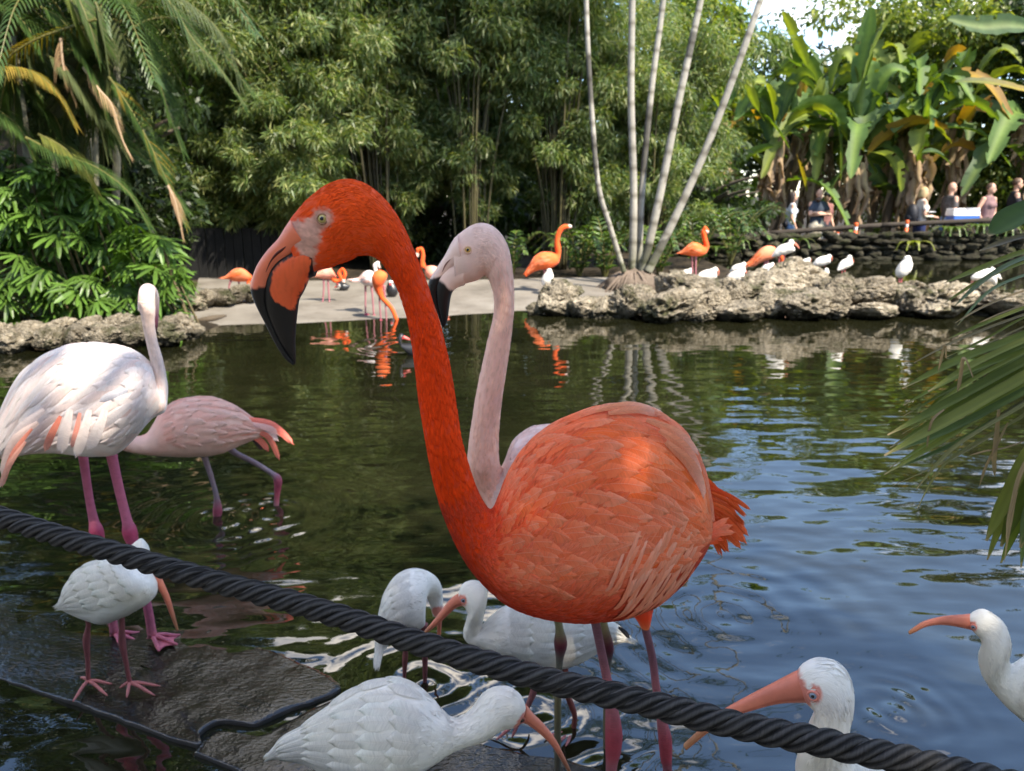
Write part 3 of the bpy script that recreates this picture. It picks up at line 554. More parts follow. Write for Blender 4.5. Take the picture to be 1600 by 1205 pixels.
for a in range(25):                                    # back and upper wing, from the rump forward
    k = a / 24; s_ = 36.4 - a * .41
    for th in np.arange(-1.1, 1.80, .150 + .05 * k):
        sd_ += 1; lo = float(sst(.6, 1.6, th)); fld = float(fbm(np.array([s_ * .55, th * 2.6, 1.7]), 1, 2)); hot = float(np.exp(-((th - .75) / .40) ** 2)) * (1 - k) + .55 * float(sst(.45, .7, fld))
        c = lerp(np.array(OR_BODY), np.array(OR_HOT), float(np.clip(hot, 0, 1))); c = lerp(c, np.array(PEACH), float(np.clip(.36 - .50 * hot + .12 * r.normal() + .12 * lo, 0, .8))); c = lerp(c, np.array(OR_BODY), .55 * k)
        Lf = kmm * lerp(120, 60, k) * r.uniform(.92, 1.08)
        rows.append(dict(f0=HL.fi(s_ + r.normal() * .10) - Lf / HL.arc[1] * .45, th0=th + r.normal() * .03 + .07 * (a % 2), L=Lf, W=Lf * lerp(.30, .40, k) * r.uniform(.9, 1.1), dth=.06 + .07 * r.normal() + .12 * (1 - k), lift=(.0048 + .0062 * (1 - k) ** 2) * Lf / (kmm * 110) + .0006, base=.0003, dip=.55 - .25 * (1 - k) ** 2, col=c * r.uniform(.93, 1.05), tip=lerp(c, np.array((.97, .50, .30)), r.uniform(.05, .35) + .3 * (1 - k) * (r.random() < .5)), seed=sd_, pointed=.85, nl=11, fringe=.6 + .3 * (1 - k)))
coverts(HL, wing, rows[:230]); coverts(HL, wing, rows[230:], 'small_coverts', m_feather, True)
rows = []
for a in range(6):                                     # pale fluffed panel low on the flank, tips turned up
    for j in range(11):
        sd_ += 1; s_ = 30.9 + a * .62 + r.normal() * .2; th = 1.66 + j * .088 + r.normal() * .05; c = lerp(np.array((.96, .34, .19)), np.array((.96, .24, .09)), r.uniform(0, .7)); c = lerp(c, np.array((.96, .50, .36)), r.uniform(0, .3))
        if j > 8: c = lerp(c, np.array(OR_BODY), .5)
        Lf = kmm * lerp(46, 60, a / 5) * r.uniform(.75, 1.25); rows.append(dict(f0=HL.fi(s_) - .35 * Lf / HL.arc[1], th0=th + .12, L=Lf, W=Lf * .46 * r.uniform(.85, 1.15), dth=-.22 - .16 * r.random(), lift=.0036, base=.0030, fringe=.5, dip=.8, col=c * r.uniform(.92, 1.04), tip=lerp(c, np.array((.96, .60, .46)), r.uniform(.05, .4)), seed=sd_, pointed=.8, tilt=-.03))
coverts(HL, wing, rows)
rows = []
def freefeather(par, pts, wpx, Y, c, tip, name='feather', fl=.12, seed=0, nl=12, nw=5, mat=None):
    """a feather standing clear of the body, through photo points"""
    K = spline(np.array([P(x, y, yy) for (x, y), yy in zip(pts, np.broadcast_to(Y, (len(pts),)))]), nl); T = unit(np.gradient(K, axis=0)); vd = unit(CAM - K)
    S_ = unit(np.cross(T, vd)); D = np.cross(S_, T); rr = np.random.default_rng(seed); s_ = np.linspace(0, 1, nl); pr = np.sin(np.clip(s_ * .8 + .2, 0, 1) * math.pi / 2) * np.sqrt(np.clip(1 - s_ ** 3.2, 0, 1)) + .03
    W = wpx * mpp(K[0]) / 2; ww = np.linspace(-1, 1, nw); V = K[:, None] + S_[:, None] * (ww[None, :, None] * pr[:, None, None] * W) + D[:, None] * ((1 - ww ** 2)[None, :, None] * W * fl) - T[:, None] * (ww[None, :, None] ** 2 * W * .5 * s_[:, None, None])
    k = sst(.3, 1, s_)[:, None, None]; C = np.broadcast_to(np.asarray(c) * (1 - k) + np.asarray(tip) * k, V.shape) * (1 + rr.normal() * .05); arc = s_ * np.linalg.norm(np.diff(K, axis=0), axis=1).sum()
    uv = np.stack(np.broadcast_arrays(arc[:, None] + seed * .31, ww[None]), -1); ins = np.minimum(1 - np.abs(ww)[None], (1 - s_[:, None]) * 2.5 + 0 * ww[None]); C = np.concatenate([np.clip(C, 0, 1), ins[..., None]], -1)
    return mk(name, V.reshape(-1, 3), grid_faces(nl, nw, False), mat or m_feather, par, C.reshape(-1, 4), uv.reshape(-1, 2))
tail = bpy.data.objects.new('tail', None); COL.objects.link(tail); tail.parent = HERO
for i, (bx, by, mx, my, tx, ty, w_) in enumerate([(1096, 752, 1124, 778, 1152, 812, 20), (1098, 764, 1130, 792, 1163, 832, 20), (1100, 774, 1134, 802, 1170, 838, 18), (1100, 786, 1134, 816, 1167, 850, 18), (1098, 796, 1132, 826, 1158, 858, 16), (1096, 806, 1124, 834, 1136, 862, 15), (1094, 790, 1120, 800, 1148, 830, 20), (1090, 815, 1114, 832, 1131, 846, 20), (1096, 742, 1116, 766, 1138, 792, 18), (1092, 824, 1108, 836, 1122, 852, 14)]):
    freefeather(tail, [(bx, by), (mx, my), (tx, ty)], w_, [1.37, 1.39 + .006 * (i % 3), 1.41 + .008 * (i % 3)], lerp(np.array((.78, .085, .015)), np.array(OR_BODY), .3 * (i % 3)), (.86, .16, .05), seed=i)
for i in range(12):                                    # rump feathers that carry the body into the tail
    q = i / 11; freefeather(tail, [(lerp(1062, 1066, q) + r.normal() * 4, lerp(715, 850, q)), (lerp(1092, 1090, q), lerp(752, 842, q)), (lerp(1122, 1118, q) + 12 * math.sin(q * 3.1) + r.normal() * 5, lerp(786, 846, q) + r.normal() * 5)], r.uniform(16, 24), [1.33, 1.36, 1.39], lerp(np.array((.86, .10, .02)), np.array(OR_BODY), r.random()), lerp(np.array((.84, .09, .015)), np.array(PEACH), .4 * r.random()), seed=210 + i, fl=.05)
for i in range(22):
    q = r.random(); bx, by = lerp(1098, 1092, q) + r.normal() * 2, lerp(750, 826, q); tx, ty = lerp(1140, 1128, q) + 34 * math.sin(math.pi * min(1, q + .18)) * .8 + r.normal() * 5, lerp(790, 866, q) + r.normal() * 5
    freefeather(tail, [(bx, by), ((bx + tx) / 2 + 3, (by + ty) / 2 - 5), (tx, ty)], r.uniform(5, 10), [1.36, 1.385, 1.41 + .02 * r.random()], lerp(np.array((.74, .06, .008)), np.array((.84, .14, .03)), r.random()), (.84, .13, .03), seed=130 + i)
for i, (bx, by, mx, my, tx, ty, w_) in enumerate([(1060, 880, 1098, 838, 1140, 808, 15), (1066, 872, 1104, 836, 1146, 820, 15), (1072, 868, 1112, 836, 1150, 832, 13), (1054, 892, 1090, 858, 1120, 832, 16), (1070, 876, 1104, 846, 1136, 826, 15)]):
    freefeather(tail, [(bx, by), (mx, my), (tx, ty)], w_, [1.30, 1.33, 1.36], (.80, .09, .03), (.90, .24, .11), seed=30 + i)
for i, (bx, by, mx, my, tx, ty, w_) in enumerate([(930, 642, 985, 633, 1040, 648, 15), (950, 646, 1000, 640, 1034, 652, 16), (1010, 656, 1058, 676, 1092, 711, 17), (1030, 672, 1070, 700, 1096, 745, 20), (1040, 690, 1082, 730, 1100, 780, 22), (905, 650, 950, 636, 1000, 637, 15)]):
    freefeather(wing, [(bx, by), (mx, my), (tx, ty)], w_, [1.19, 1.21, 1.25], (.90, .36, .20), (.92, .62, .52), seed=50 + i)

def velvet(L, par, s0, s1, n, c, size, seed, name='velvet', grow=1.0):
    rr = np.random.default_rng(seed); rows = []
    for i in range(n):
        s_ = rr.uniform(s0, s1); k = (s_ - s0) / (s1 - s0); Lf = size * lerp(1, grow, k) * rr.uniform(.7, 1.3); cc = np.array(c(s_) if callable(c) else c) * rr.uniform(.94, 1.05)
        rows.append(dict(f0=L.fi(s_), th0=rr.uniform(-2.4, 2.4), L=Lf, W=Lf * .32, dth=rr.normal() * .06, lift=.06 * Lf + .0002, base=.0001, col=cc, tip=cc * 1.03, nl=4, nw=3, seed=i, pointed=.9))
    coverts(L, par, rows, name, m_velvet, True)
for i in range(20):                                    # tips breaking the outline of the back
    q = 29.2 + i * .36 + r.normal() * .1; f_ = HL.fi(q); o0 = HL.px(np.array([f_]), np.array([.12]))[0]; o1 = HL.px(np.array([f_ + 22.0]), np.array([0.0]))[0]; o2 = HL.px(np.array([f_ + 40.0]), np.array([0.0]))[0]; cen_ = np.array([960., 800.]); n2_ = (o2 - cen_) / np.linalg.norm(o2 - cen_); yy = float(np.interp(q, [24, 30, 38], [1.06, 1.20, 1.38]))
    freefeather(wing, [tuple(o0), tuple(o1 + n2_ * .5), tuple(o2 + n2_ * r.uniform(1.5, 5))], r.uniform(9, 15), [yy, yy + .01, yy + .02], lerp(np.array(OR_BODY), np.array(PEACH), r.random()), (.96, .46, .32), seed=170 + i, fl=.02)
# ================================================================ pale pink flamingo behind it
PP, PPW = (.92, .55, .45), (.92, .68, .61)
U2 = [(709, 373, 713, 449), (718.5, 364.5, 728.5, 442.6), (735, 353, 744, 439), (748, 349, 752, 434), (762, 350, 757, 431), (776, 358, 760, 432), (786.6, 371, 763, 436), (795, 389.5, 767, 446), (800, 416, 770.5, 460), (803, 449, 772, 478), (803, 482, 770, 498), (800, 515.6, 764, 522), (795, 555, 756, 557), (788, 598.6, 746, 604), (782, 645, 739, 645), (779, 690, 732, 694), (780, 722, 731, 735), (785, 732, 742, 775), (789, 722, 762, 815), (800, 694, 800, 850), (822, 675, 840, 872), (848, 667, 880, 880), (890, 670, 920, 872), (940, 682, 955, 850), (985, 708, 985, 815), (1015, 740, 1012, 780)]
PALE = thing('flamingo', P(890, 1300, 1.7) * [1, 1, 0], 'pale pink flamingo with yellow eye looking over the back of the orange one', 'flamingo')
PL = Loft([r_ + (np.interp(i, [0, 8, 16, 25], [1.60, 1.60, 1.60, 1.80]), np.interp(i, [0, 3, 6, 9, 15, 18, 25], [.5, .62, .75, 1, 1, .85, .7])) for i, r_ in enumerate(U2)], 260, 56)
def pale_col(px, si, th, V):
    n = fbm(V, 60, 3) - .5; c = mixc(sst(2, 9, si + n), (.86, .60, .51), PP); c = mixc(sst(11, 16, si) * .5, c, (.86, .49, .38)); c = mixc(sst(17, 19, si), c, PPW)
    f = sst(24, 8, np.hypot(px[..., 0] - 716, px[..., 1] - 408) + n * 10) * (si < 4); c = mixc(f * .5, c, (.80, .62, .54)); return np.clip(c * (1 + n[..., None] * .2), 0, 1)
PL.mesh('body', m_fine, PALE, pale_col, .002, 80); eye(PALE, PL, 734, 388.5, 5.2, m_iris_o, (.70, .45, .32), ring=1.3)
um = Loft([r_ + (1.60, .95) for r_ in [(716, 366, 724, 414), (706, 378, 718, 416), (695, 399, 706, 424), (684, 416, 697, 434), (674, 432, 690, 444), (669, 447, 686, 457), (675, 469, 686, 474), (683.7, 492, 689, 492), (691, 514, 693, 511)]], 120, 40, PL.side)
lm = Loft([r_ + (1.60, w_) for r_, w_ in zip([(726, 402, 726, 446), (714, 406, 714, 450), (699, 415, 707, 457), (688, 427, 704, 467), (681, 444, 702, 481), (682, 466, 700, 496), (687, 488, 697, 506), (692, 508, 694, 513)], (.8, .75, .7, .65, .6, .55, .5, .5))], 120, 40, PL.side)
lm.mesh('lower_mandible', m_bill, PALE, lambda px, si, th, V: mixc(sst(448, 454, px[..., 1] + (vnoise(V, 200) - .5) * 6 + (705 - px[..., 0]) * .9), (.86, .61, .51), (.006, .0055, .006)))
um.mesh('upper_mandible', m_bill, PALE, lambda px, si, th, V: mixc(sst(431, 436, px[..., 1] + (vnoise(V, 200) - .5) * 5 + (px[..., 0] - 680) * .25), (.86, .62, .53), (.006, .0055, .006)))
nb = MB()
for sg in (1, -1):
    pts = []
    for x, y in [(692, 424), (698, 412), (705, 404)]: i, th = um.find(x, y, sg); pts.append(um.at(np.array(float(i)), np.array(th)))
    nb.tube(pts, [.0004, .0016, .0005], 8, 16, (.25, .10, .07))
nb.build('nostril', m_bill, PALE)
rows = []
for i in range(500):
    s_ = r.uniform(17.5, 24.5); th = r.uniform(-1.2, 1.6); Lf = .05 * r.uniform(.8, 1.2); rows.append(dict(f0=PL.fi(s_), th0=th, L=Lf, W=Lf * .4, lift=.003, col=lerp(np.array(PPW), np.array(PP), r.random() * .5), tip=PPW, nl=5, nw=3, seed=i))
coverts(PL, PALE, rows, 'plumage', m_feather, True); velvet(PL, PALE, 2.2, 17.5, 2600, lambda q: lerp(np.array((.88, .61, .51)), np.array((.88, .50, .38)), min(1, max(0, (q - 4) / 11))), .010, 41, grow=2.0)
YG, BG_, GR = lin(150, 140, 96), lin(120, 38, 58), lin(128, 126, 110)
e1 = legtube(PALE, [(868, 930), (870, 957), (874, 983), (876, 1006), (874, 1036), (871.5, 1101), (871.5, 1205)], [16, 14, 13, 21, 11, 11, 11], 1.62, [YG, YG, YG, BG_, GR, YG, GR], zend=-.02)
e2 = legtube(PALE, [(940, 930), (943, 972), (951, 1010), (950, 1040), (947, 1107), (947, 1205)], [14, 12, 16, 10, 9, 9], 1.72, [YG, YG, BG_, GR, YG, GR], zend=-.02)
webfoot(PALE, e1, math.pi, .10, GR); webfoot(PALE, e2, math.pi, .10, GR)

# ================================================================ tall white flamingo facing away
WW, WP = (.80, .71, .67), (.80, .52, .44)
U3 = [(226, 470, 240, 470), (220, 458, 243, 462), (217, 470, 240, 470), (217.5, 478, 242, 490), (222.5, 500, 241, 506), (226, 518, 243, 520), (229.5, 535, 247, 539), (236, 563, 254, 563), (240, 590, 259, 588), (241, 600, 262, 616), (241, 592, 258, 642), (239.5, 578, 236, 654), (234, 568, 214, 676), (222, 558, 196, 694), (206, 549, 178, 706), (184, 543, 157, 709), (159, 540, 130, 709), (126, 539, 102, 706), (93, 546, 76, 705), (60, 563, 48, 707), (30, 588, 24, 712), (8, 625, 4, 716), (-10, 668, -14, 716), (-22, 700, -24, 716)]
WHITE = thing('flamingo', P(205, 995, 2.2) * [1, 1, 0], 'tall white flamingo with pink legs and its head turned away', 'flamingo')
WL = Loft([r_ + (np.interp(i, [0, 8, 12, 23], [2.12, 2.14, 2.14, 2.22]), np.interp(i, [0, 8, 10, 13, 18, 23], [1, 1, .9, .8, .72, .6])) for i, r_ in enumerate(U3)][2:], 260, 56)
def white_col(px, si, th, V):
    n = fbm(V, 30, 3) - .5; c = mixc(sst(4, 9, si), (.80, .60, .52), WW); c = mixc(np.clip(sst(.5, .8, fbm(V, 12, 2)) * .6, 0, 1) * (si > 10), c, WP); c = mixc(sst(18, 21, si) * sst(.0, .7, -np.cos(th)) * .7, c, (.84, .34, .27)); return np.clip(c * (1 + n[..., None] * .12), 0, 1)
WL.mesh('body', m_plume, WHITE, white_col, .003, 60)
hp = [(229, 484, 2.135, 12.6), (229, 470, 2.128, 12.4), (229.5, 459, 2.132, 11.8), (230.5, 455, 2.155, 11.6), (232.5, 456, 2.185, 12.0), (235, 464, 2.205, 12.5), (237, 478, 2.215, 11), (239, 496, 2.22, 8), (241, 512, 2.22, 5), (241, 520, 2.22, 2)]
V, F, uv = tube([P(x, y, yy) for x, y, yy, q in hp], [q * mpp(P(x, y, yy)) for x, y, yy, q in hp], 28, 70); cc = spline(np.array([(.80, .60, .52)] * 6 + [(.70, .42, .40), (.45, .14, .18), (.10, .03, .04), (.02, .01, .01)]), 70); mk('head', V, fixf(F), m_fine, WHITE, np.clip(np.vstack([np.repeat(cc, 28, 0), cc[:1], cc[-1:]]), 0, 1), uv)
rows = []; sd_ = 900
for a in range(14):                                    # long loose wing feathers hanging to the rump
    s_ = 19.6 - a * .80; k = a / 13
    for th in np.arange(-.5, 2.05, .25 - .06 * k):
        sd_ += 1; c = lerp(np.array(WW), np.array(WP), np.clip(r.normal() * .22 + .12, 0, .7)); Lf = lerp(.16, .075, k) * r.uniform(.94, 1.06)
        rows.append(dict(f0=WL.fi(s_ + r.normal() * .2) - Lf * .4 / WL.arc[1], th0=th + r.normal() * .05, L=Lf, W=Lf * lerp(.24, .38, k), dth=lerp(.5, .15, k) + .1 * r.normal(), lift=.0075 * Lf / .15 + .001, base=.001, fringe=.4, col=c, tip=lerp(c, np.array((.86, .80, .78)), .6), seed=sd_, pointed=.55))
velvet(WL, WHITE, .3, 9.5, 900, (.80, .62, .56), .014, 42, grow=1.8); wing2 = bpy.data.objects.new('wing', None); COL.objects.link(wing2); wing2.parent = WHITE; coverts(WL, wing2, rows)
for i, (bx, by, mx, my, tx, ty, w_, c) in enumerate([(60, 660, 22, 690, 2, 745, 20, (.86, .66, .60)), (50, 670, 20, 710, 3, 762, 16, (.84, .30, .22)), (95, 650, 80, 680, 70, 706, 22, (.82, .26, .18)), (125, 645, 118, 680, 112, 700, 18, (.82, .32, .25)), (70, 640, 36, 668, 10, 712, 22, (.88, .74, .70)), (40, 690, 16, 724, -2, 764, 16, (.84, .42, .34)), (110, 640, 100, 680, 96, 710, 24, WW), (140, 640, 128, 685, 118, 716, 22, WW), (200, 610, 178, 616, 155, 628, 18, (.80, .78, .82)), (205, 632, 180, 650, 150, 672, 20, WW), (165, 640, 150, 680, 136, 704, 24, WW)]):
    freefeather(wing2, [(bx, by), (mx, my), (tx, ty)], w_ * (.62 if i in (1, 2, 3, 5) else .85), [2.0 + .03 * (bx < 100), 2.0 + .04 * (bx < 100), 2.02 + .06 * (bx < 100)], c, lerp(np.array(c), np.array(WW), .3), seed=70 + i)
LP1, LPJ = lin(205, 96, 130), lin(206, 60, 104)
f1 = legtube(WHITE, [(127, 700), (130, 714), (138, 770), (146, 812), (151, 832), (158, 862), (170, 930), (179, 990)], [18, 14, 12, 14, 21, 13, 12, 13], 2.24, [LP1, LP1, LP1, LP1, LPJ, LP1, LP1, lin(220, 120, 140)], tone=.85)
f2 = legtube(WHITE, [(172, 698), (175, 714), (186, 764), (198, 812), (203, 832), (212, 866), (230, 945), (238, 994)], [20, 16, 14, 15, 22, 14, 13, 14], 2.20, [LP1, LP1, LP1, LP1, LPJ, LP1, LP1, lin(220, 120, 140)], tone=.85)
webfoot(WHITE, f1, -.25, .085, lin(222, 120, 138)); webfoot(WHITE, f2, -.30, .095, lin(224, 122, 140))

# ================================================================ pink flamingo feeding behind it
U4 = [(152, 662, 150, 688), (175, 669, 173, 697), (193, 675, 190, 703), (212, 682, 208, 707), (228, 679, 222, 709), (239, 664, 238, 711), (252, 643, 256, 712), (274, 628, 278, 713), (299, 622.5, 300, 713), (325, 621.5, 322, 712), (349, 626.5, 344, 708), (372, 638, 364, 700), (390, 651, 384, 692), (405, 659, 400, 687), (416, 666, 414, 682)]
FEED = thing('flamingo', P(335, 815, 3.2) * [1, 1, 0], 'soft pink flamingo wading with lowered neck and one leg lifted behind', 'flamingo')
FL = Loft([(112, 622, 124, 614, 3.0, 1), (104, 634, 122, 630, 3.0, 1), (102, 652, 124, 648, 3.0, 1), (112, 670, 130, 660, 3.02, 1), (130, 680, 138, 662, 3.03, 1)] + [r_ + (np.interp(i, [0, 5, 14], [3.05, 3.15, 3.3]), np.interp(i, [0, 4, 7, 14], [1, .95, .8, .6])) for i, r_ in enumerate(U4)], 200, 48)
def feed_col(px, si, th, V):
    n = fbm(V, 22, 3) - .5; c = mixc(sst(.4, .7, fbm(V, 14, 2)), (.74, .38, .30), (.76, .47, .38)); c = mixc(sst(.1, .8, -np.cos(th)) * .5, c, (.70, .42, .36)); return np.clip(c * (1 + n[..., None] * .15), 0, 1)
FL.mesh('body', m_plume, FEED, feed_col, .004, 45)
hb = Loft([(112, 620, 126, 612, 3.0, .8), (124, 612, 140, 616, 3.0, .7), (134, 624, 148, 624, 3.0, .6), (144, 640, 148, 640, 3.0, .6)], 24, 16); hb.mesh('bill', m_bill, FEED, lambda px, si, th, V: mixc(sst(1.4, 1.8, si), (.80, .6, .52), (.012, .012, .012)) + 0 * V)
rows = []; wing3 = bpy.data.objects.new('wing', None); COL.objects.link(wing3); wing3.parent = FEED
for a in range(9):
    s_ = 17.6 - a * .78; k = a / 8
    for th in np.arange(-.6, 1.9, .27):
        sd_ += 1; c = lerp(np.array((.76, .46, .37)), np.array((.80, .28, .20)), np.clip(r.normal() * .2 + .10 + .35 * (a < 2), 0, .9)); Lf = lerp(.14, .06, k) * r.uniform(.85, 1.15)
        rows.append(dict(f0=FL.fi(s_ + r.normal() * .15) - Lf * .4 / FL.arc[1], th0=th + r.normal() * .05, L=Lf, W=Lf * lerp(.28, .42, k), dth=.12 * r.normal(), lift=.008 * Lf / .14 + .001, base=.001, fringe=.4, col=c, tip=lerp(c, np.array((.80, .54, .45)), .5), seed=sd_))
coverts(FL, wing3, rows)
for i, (bx, by, mx, my, tx, ty, w_, c) in enumerate([(385, 655, 425, 664, 460, 696, 14, (.86, .22, .16)), (390, 662, 428, 670, 448, 684, 16, (.88, .50, .44)), (392, 672, 420, 684, 437, 720, 11, (.84, .22, .15)), (385, 676, 408, 690, 420, 706, 12, (.82, .20, .14)), (380, 666, 415, 676, 436, 690, 16, (.88, .62, .58)), (388, 680, 402, 694, 410, 704, 8, (.05, .03, .03))]):
    freefeather(wing3, [(bx, by), (mx, my), (tx, ty)], w_, [3.24, 3.28, 3.30], c, c, seed=90 + i)
GP = lin(170, 140, 150); JP = lin(208, 84, 112)
k1 = legtube(FEED, [(318, 700), (320, 715), (330, 745), (338, 775), (340, 798), (338, 818), (337, 830)], [16, 10, 8, 8, 14, 9, 8], 3.22, [GP, GP, GP, GP, JP, GP, GP]); k2 = legtube(FEED, [(358, 698), (368, 708), (398, 723), (425, 740), (434, 750), (433, 772), (431, 800), (430, 815)], [14, 9, 8, 8, 13, 9, 8, 8], 3.34, [GP, GP, GP, GP, JP, JP, GP, GP])
webfoot(FEED, k1, math.pi, .09, GP); webfoot(FEED, k2, math.pi, .09, GP)
# ================================================================ white ibises in front
IW, IFACE, IBILL, ITIP = (.79, .75, .675), (.66, .23, .17), (.62, .19, .12), (.40, .18, .09); ILEG = lin(176, 96, 96)
def ibis(label, base, st, face, n=150, m=44, seed=0, dirt=.25, side=None, feathers=True, fr=(4, 99)):
    root = thing('white_ibis', np.asarray(base) * [1, 1, 0], label, 'ibis', 'white ibises'); L = Loft(st, n, m, side); N = len(st)
    def cf(px, si, th, V):
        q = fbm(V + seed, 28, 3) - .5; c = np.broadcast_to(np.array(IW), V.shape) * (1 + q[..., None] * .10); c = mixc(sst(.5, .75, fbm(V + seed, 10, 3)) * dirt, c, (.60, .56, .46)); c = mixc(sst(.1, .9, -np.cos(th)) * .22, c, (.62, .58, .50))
        for x, y, rr in face: c = mixc(sst(1.0, .72, np.hypot(px[..., 0] - x, px[..., 1] - y) / rr + (vnoise(V, 350) - .5) * .35), c, IFACE)
        return np.clip(c, 0, 1)
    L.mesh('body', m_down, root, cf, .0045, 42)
    rr = np.random.default_rng(seed + 5); rows = []
    if feathers:
        lo, hi = fr
        for i in range(0):
            s_ = rr.uniform(lo, min(hi, N - 1.2)); th = rr.uniform(-2.0, 2.0); Lf = rr.uniform(.03, .06) * (.7 + .6 * (s_ - lo) / (N - lo)); c = np.array(IW) * rr.uniform(.96, 1.05)
            rows.append(dict(f0=L.fi(s_), th0=th, L=Lf, W=Lf * .46, dth=rr.normal() * .05, lift=.0024, col=c, tip=np.minimum(c * 1.03, .9), nl=5, nw=3, seed=i, pointed=.4))
        for i in range(72):                            # folded wing feathers, laid from the tail forward
            q_ = i // 12 / 5; th = (-1, 1)[i % 2] * (.25 + 1.45 * ((i // 2) % 6) / 5 + rr.normal() * .05); s_ = lerp(N - 2.4, lo + (N - lo) * .22, q_); Lf = lerp(.13, .075, q_) * rr.uniform(.95, 1.05); c = np.array(IW) * rr.uniform(.90, 1.03)
            rows.append(dict(f0=L.fi(s_) - Lf * .4 / L.arc[1], th0=th, L=Lf, W=Lf * lerp(.30, .5, q_), dth=-.08 * np.sign(th), lift=.0115 * Lf / .13, base=.0008, fringe=.6, col=c, tip=np.minimum(c * 1.08, .82), nl=9, nw=5, seed=900 + i, pointed=.4))
        coverts(L, root, rows, 'plumage', m_feather, True)
    velvet(L, root, 1.6, lo + 2.0, 800, np.array(IW) * .98, .009, seed + 60, 'neck_plumage', 2.2)
    return root, L
def ibill(root, L, up, lo, Y, wr=.8, tipdark=.5):
    N = len(up); B = Loft([u + l + (yy, wr) for u, l, yy in zip(up, lo, np.broadcast_to(Y, (N,)))], 90, 24, L.side)
    def cf(px, si, th, V):
        k = sst(tipdark, 1.0, si / (N - 1)); c = mixc(k, IBILL, ITIP); ln = np.exp(-((np.cos(th) + .25) / .10) ** 2); c = mixc(ln * .55, c, (.36, .07, .04)); return np.clip(c * (.9 + .2 * fbm(V, 150, 2)[..., None]), 0, 1)
    B.mesh('bill', m_bill, root, cf); return B
# ibis on the wet ledge, looking down past the rope
stA = [(206, 852, 204, 866, 1.95, .8), (222, 843.5, 210, 872, 1.95, .85), (233, 858, 208, 877, 1.95, .85), (234, 872, 204, 876, 1.95, .9), (240, 892, 200, 880, 1.94, .95), (246, 912, 196, 880, 1.93, .95), (244, 930, 186, 876, 1.93, .95), (228, 945, 172, 874, 1.93, .95), (206, 957, 154, 877, 1.94, .92), (184, 967, 135, 884, 1.95, .9), (160, 974, 116, 898, 1.96, .85), (134, 969, 102, 918, 1.97, .75), (112, 961, 95, 936, 1.98, .65), (97, 954, 92, 948, 1.99, .6)]
stA = [(l[2], l[3], l[0], l[1], l[4], l[5]) for l in stA]
IA, LA = ibis('white ibis standing on the wet ledge below the tall white flamingo, bill hanging down', PZ(170, 1075, .03), stA, [(230, 876, 9)], seed=1)
ibill(IA, LA, [(238, 872), (246, 890), (256, 911), (266, 935), (273, 960), (279, 984)], [(224, 880), (234, 897), (246, 917), (258, 941), (267, 964), (276, 986)], 1.94, .8, .6)
lg = ILEG
a1 = legtube(IA, [(137, 962), (138, 977), (135, 1001), (137, 1030), (138, 1064)], [13, 7, 11, 7, 7], 1.965, [lg] * 5); a2 = legtube(IA, [(189, 955), (190.5, 970), (191, 1004), (197, 1035), (203, 1067)], [13, 8, 11, 7, 7], 1.95, [lg] * 5)
toes(IA, a1, [PZ(114, 1096, .03), PZ(168, 1087, .03), PZ(175, 1069, .03), PZ(126, 1058, .03)], .0045, lin(206, 122, 116)); toes(IA, a2, [PZ(198, 1090, .03), PZ(242, 1087, .03), PZ(250, 1072, .03), PZ(187, 1075, .03)], .0045, lin(206, 122, 116))
# ibis seen from behind with its head down
stB = [(692, 958, 676, 962, 2.06, .8), (692, 938, 672, 946, 2.07, .9), (690, 918, 664, 930, 2.06, .95), (680, 903, 652, 938, 2.04, .95), (662, 894, 664, 968, 2.01, .9), (640, 893, 655, 979, 1.99, .9), (618, 905, 643, 985, 1.97, .9), (601, 930, 630, 989, 1.95, .85), (593, 960, 618, 993, 1.93, .8), (590, 985, 610, 1003, 1.92, .7), (589, 1003, 605, 1011, 1.91, .6), (590, 1014, 602, 1016, 1.90, .5)]
IB, LB = ibis('white ibis seen from behind with its head lowered to the water', PZ(655, 1068, 0), stB, [(684, 952, 11)], seed=2)
ibill(IB, LB, [(681, 955), (683, 975), (683, 992), (679, 1010), (672, 1024)], [(690, 957), (690, 977), (688, 995), (683, 1012), (675, 1025)], 2.06, .8, .5)
legtube(IB, [(632, 985), (634, 1005), (633, 1030), (632, 1055)], [14, 7, 9, 6], 1.98, [lg] * 4, zend=-.03); legtube(IB, [(662, 975), (662, 1000), (664, 1030), (664, 1068)], [14, 7, 9, 6], 2.0, [lg] * 4, zend=-.03)
# ibis wading beneath the orange flamingo
stC = [(716, 928, 717, 945, 1.72, .85), (722, 915, 725, 946, 1.72, .9), (735, 909, 729, 951, 1.72, .9), (750, 911.5, 731, 958, 1.72, .95), (760, 921, 729, 966, 1.72, 1.0), (761, 940, 727, 975, 1.72, 1.0), (756, 962, 724, 985, 1.72, 1.0), (753, 979, 725, 996, 1.72, 1.0), (755, 979, 735, 1006, 1.72, .95), (765, 967, 756, 1014, 1.73, .9), (784, 953, 782, 1022, 1.74, .88), (806, 946.5, 810, 1031, 1.76, .86), (840, 949, 838, 1038, 1.78, .84), (876, 957, 868, 1041, 1.81, .82), (912, 962, 898, 1036, 1.84, .78), (940, 968, 928, 1022, 1.87, .7), (962, 979, 952, 1010, 1.9, .6), (978, 993, 974, 1004, 1.92, .5), (984, 1000, 983, 1003, 1.93, .5)]
IC, LC = ibis('white ibis wading beneath the orange flamingo, wings folded over a rounded back', PZ(840, 1130, 0), stC, [(717, 937, 11), (725, 930, 9)], seed=3, fr=(9, 99))
ibill(IC, LC, [(716, 928), (704, 936), (690, 953), (676, 971), (661, 988)], [(724, 946), (714, 949), (699, 962), (683, 977), (664, 991)], 1.715, .8, .75); eye(IC, LC, 725, 929.5, 4.2, m_iris_b, (.62, .2, .15), ring=1.4)
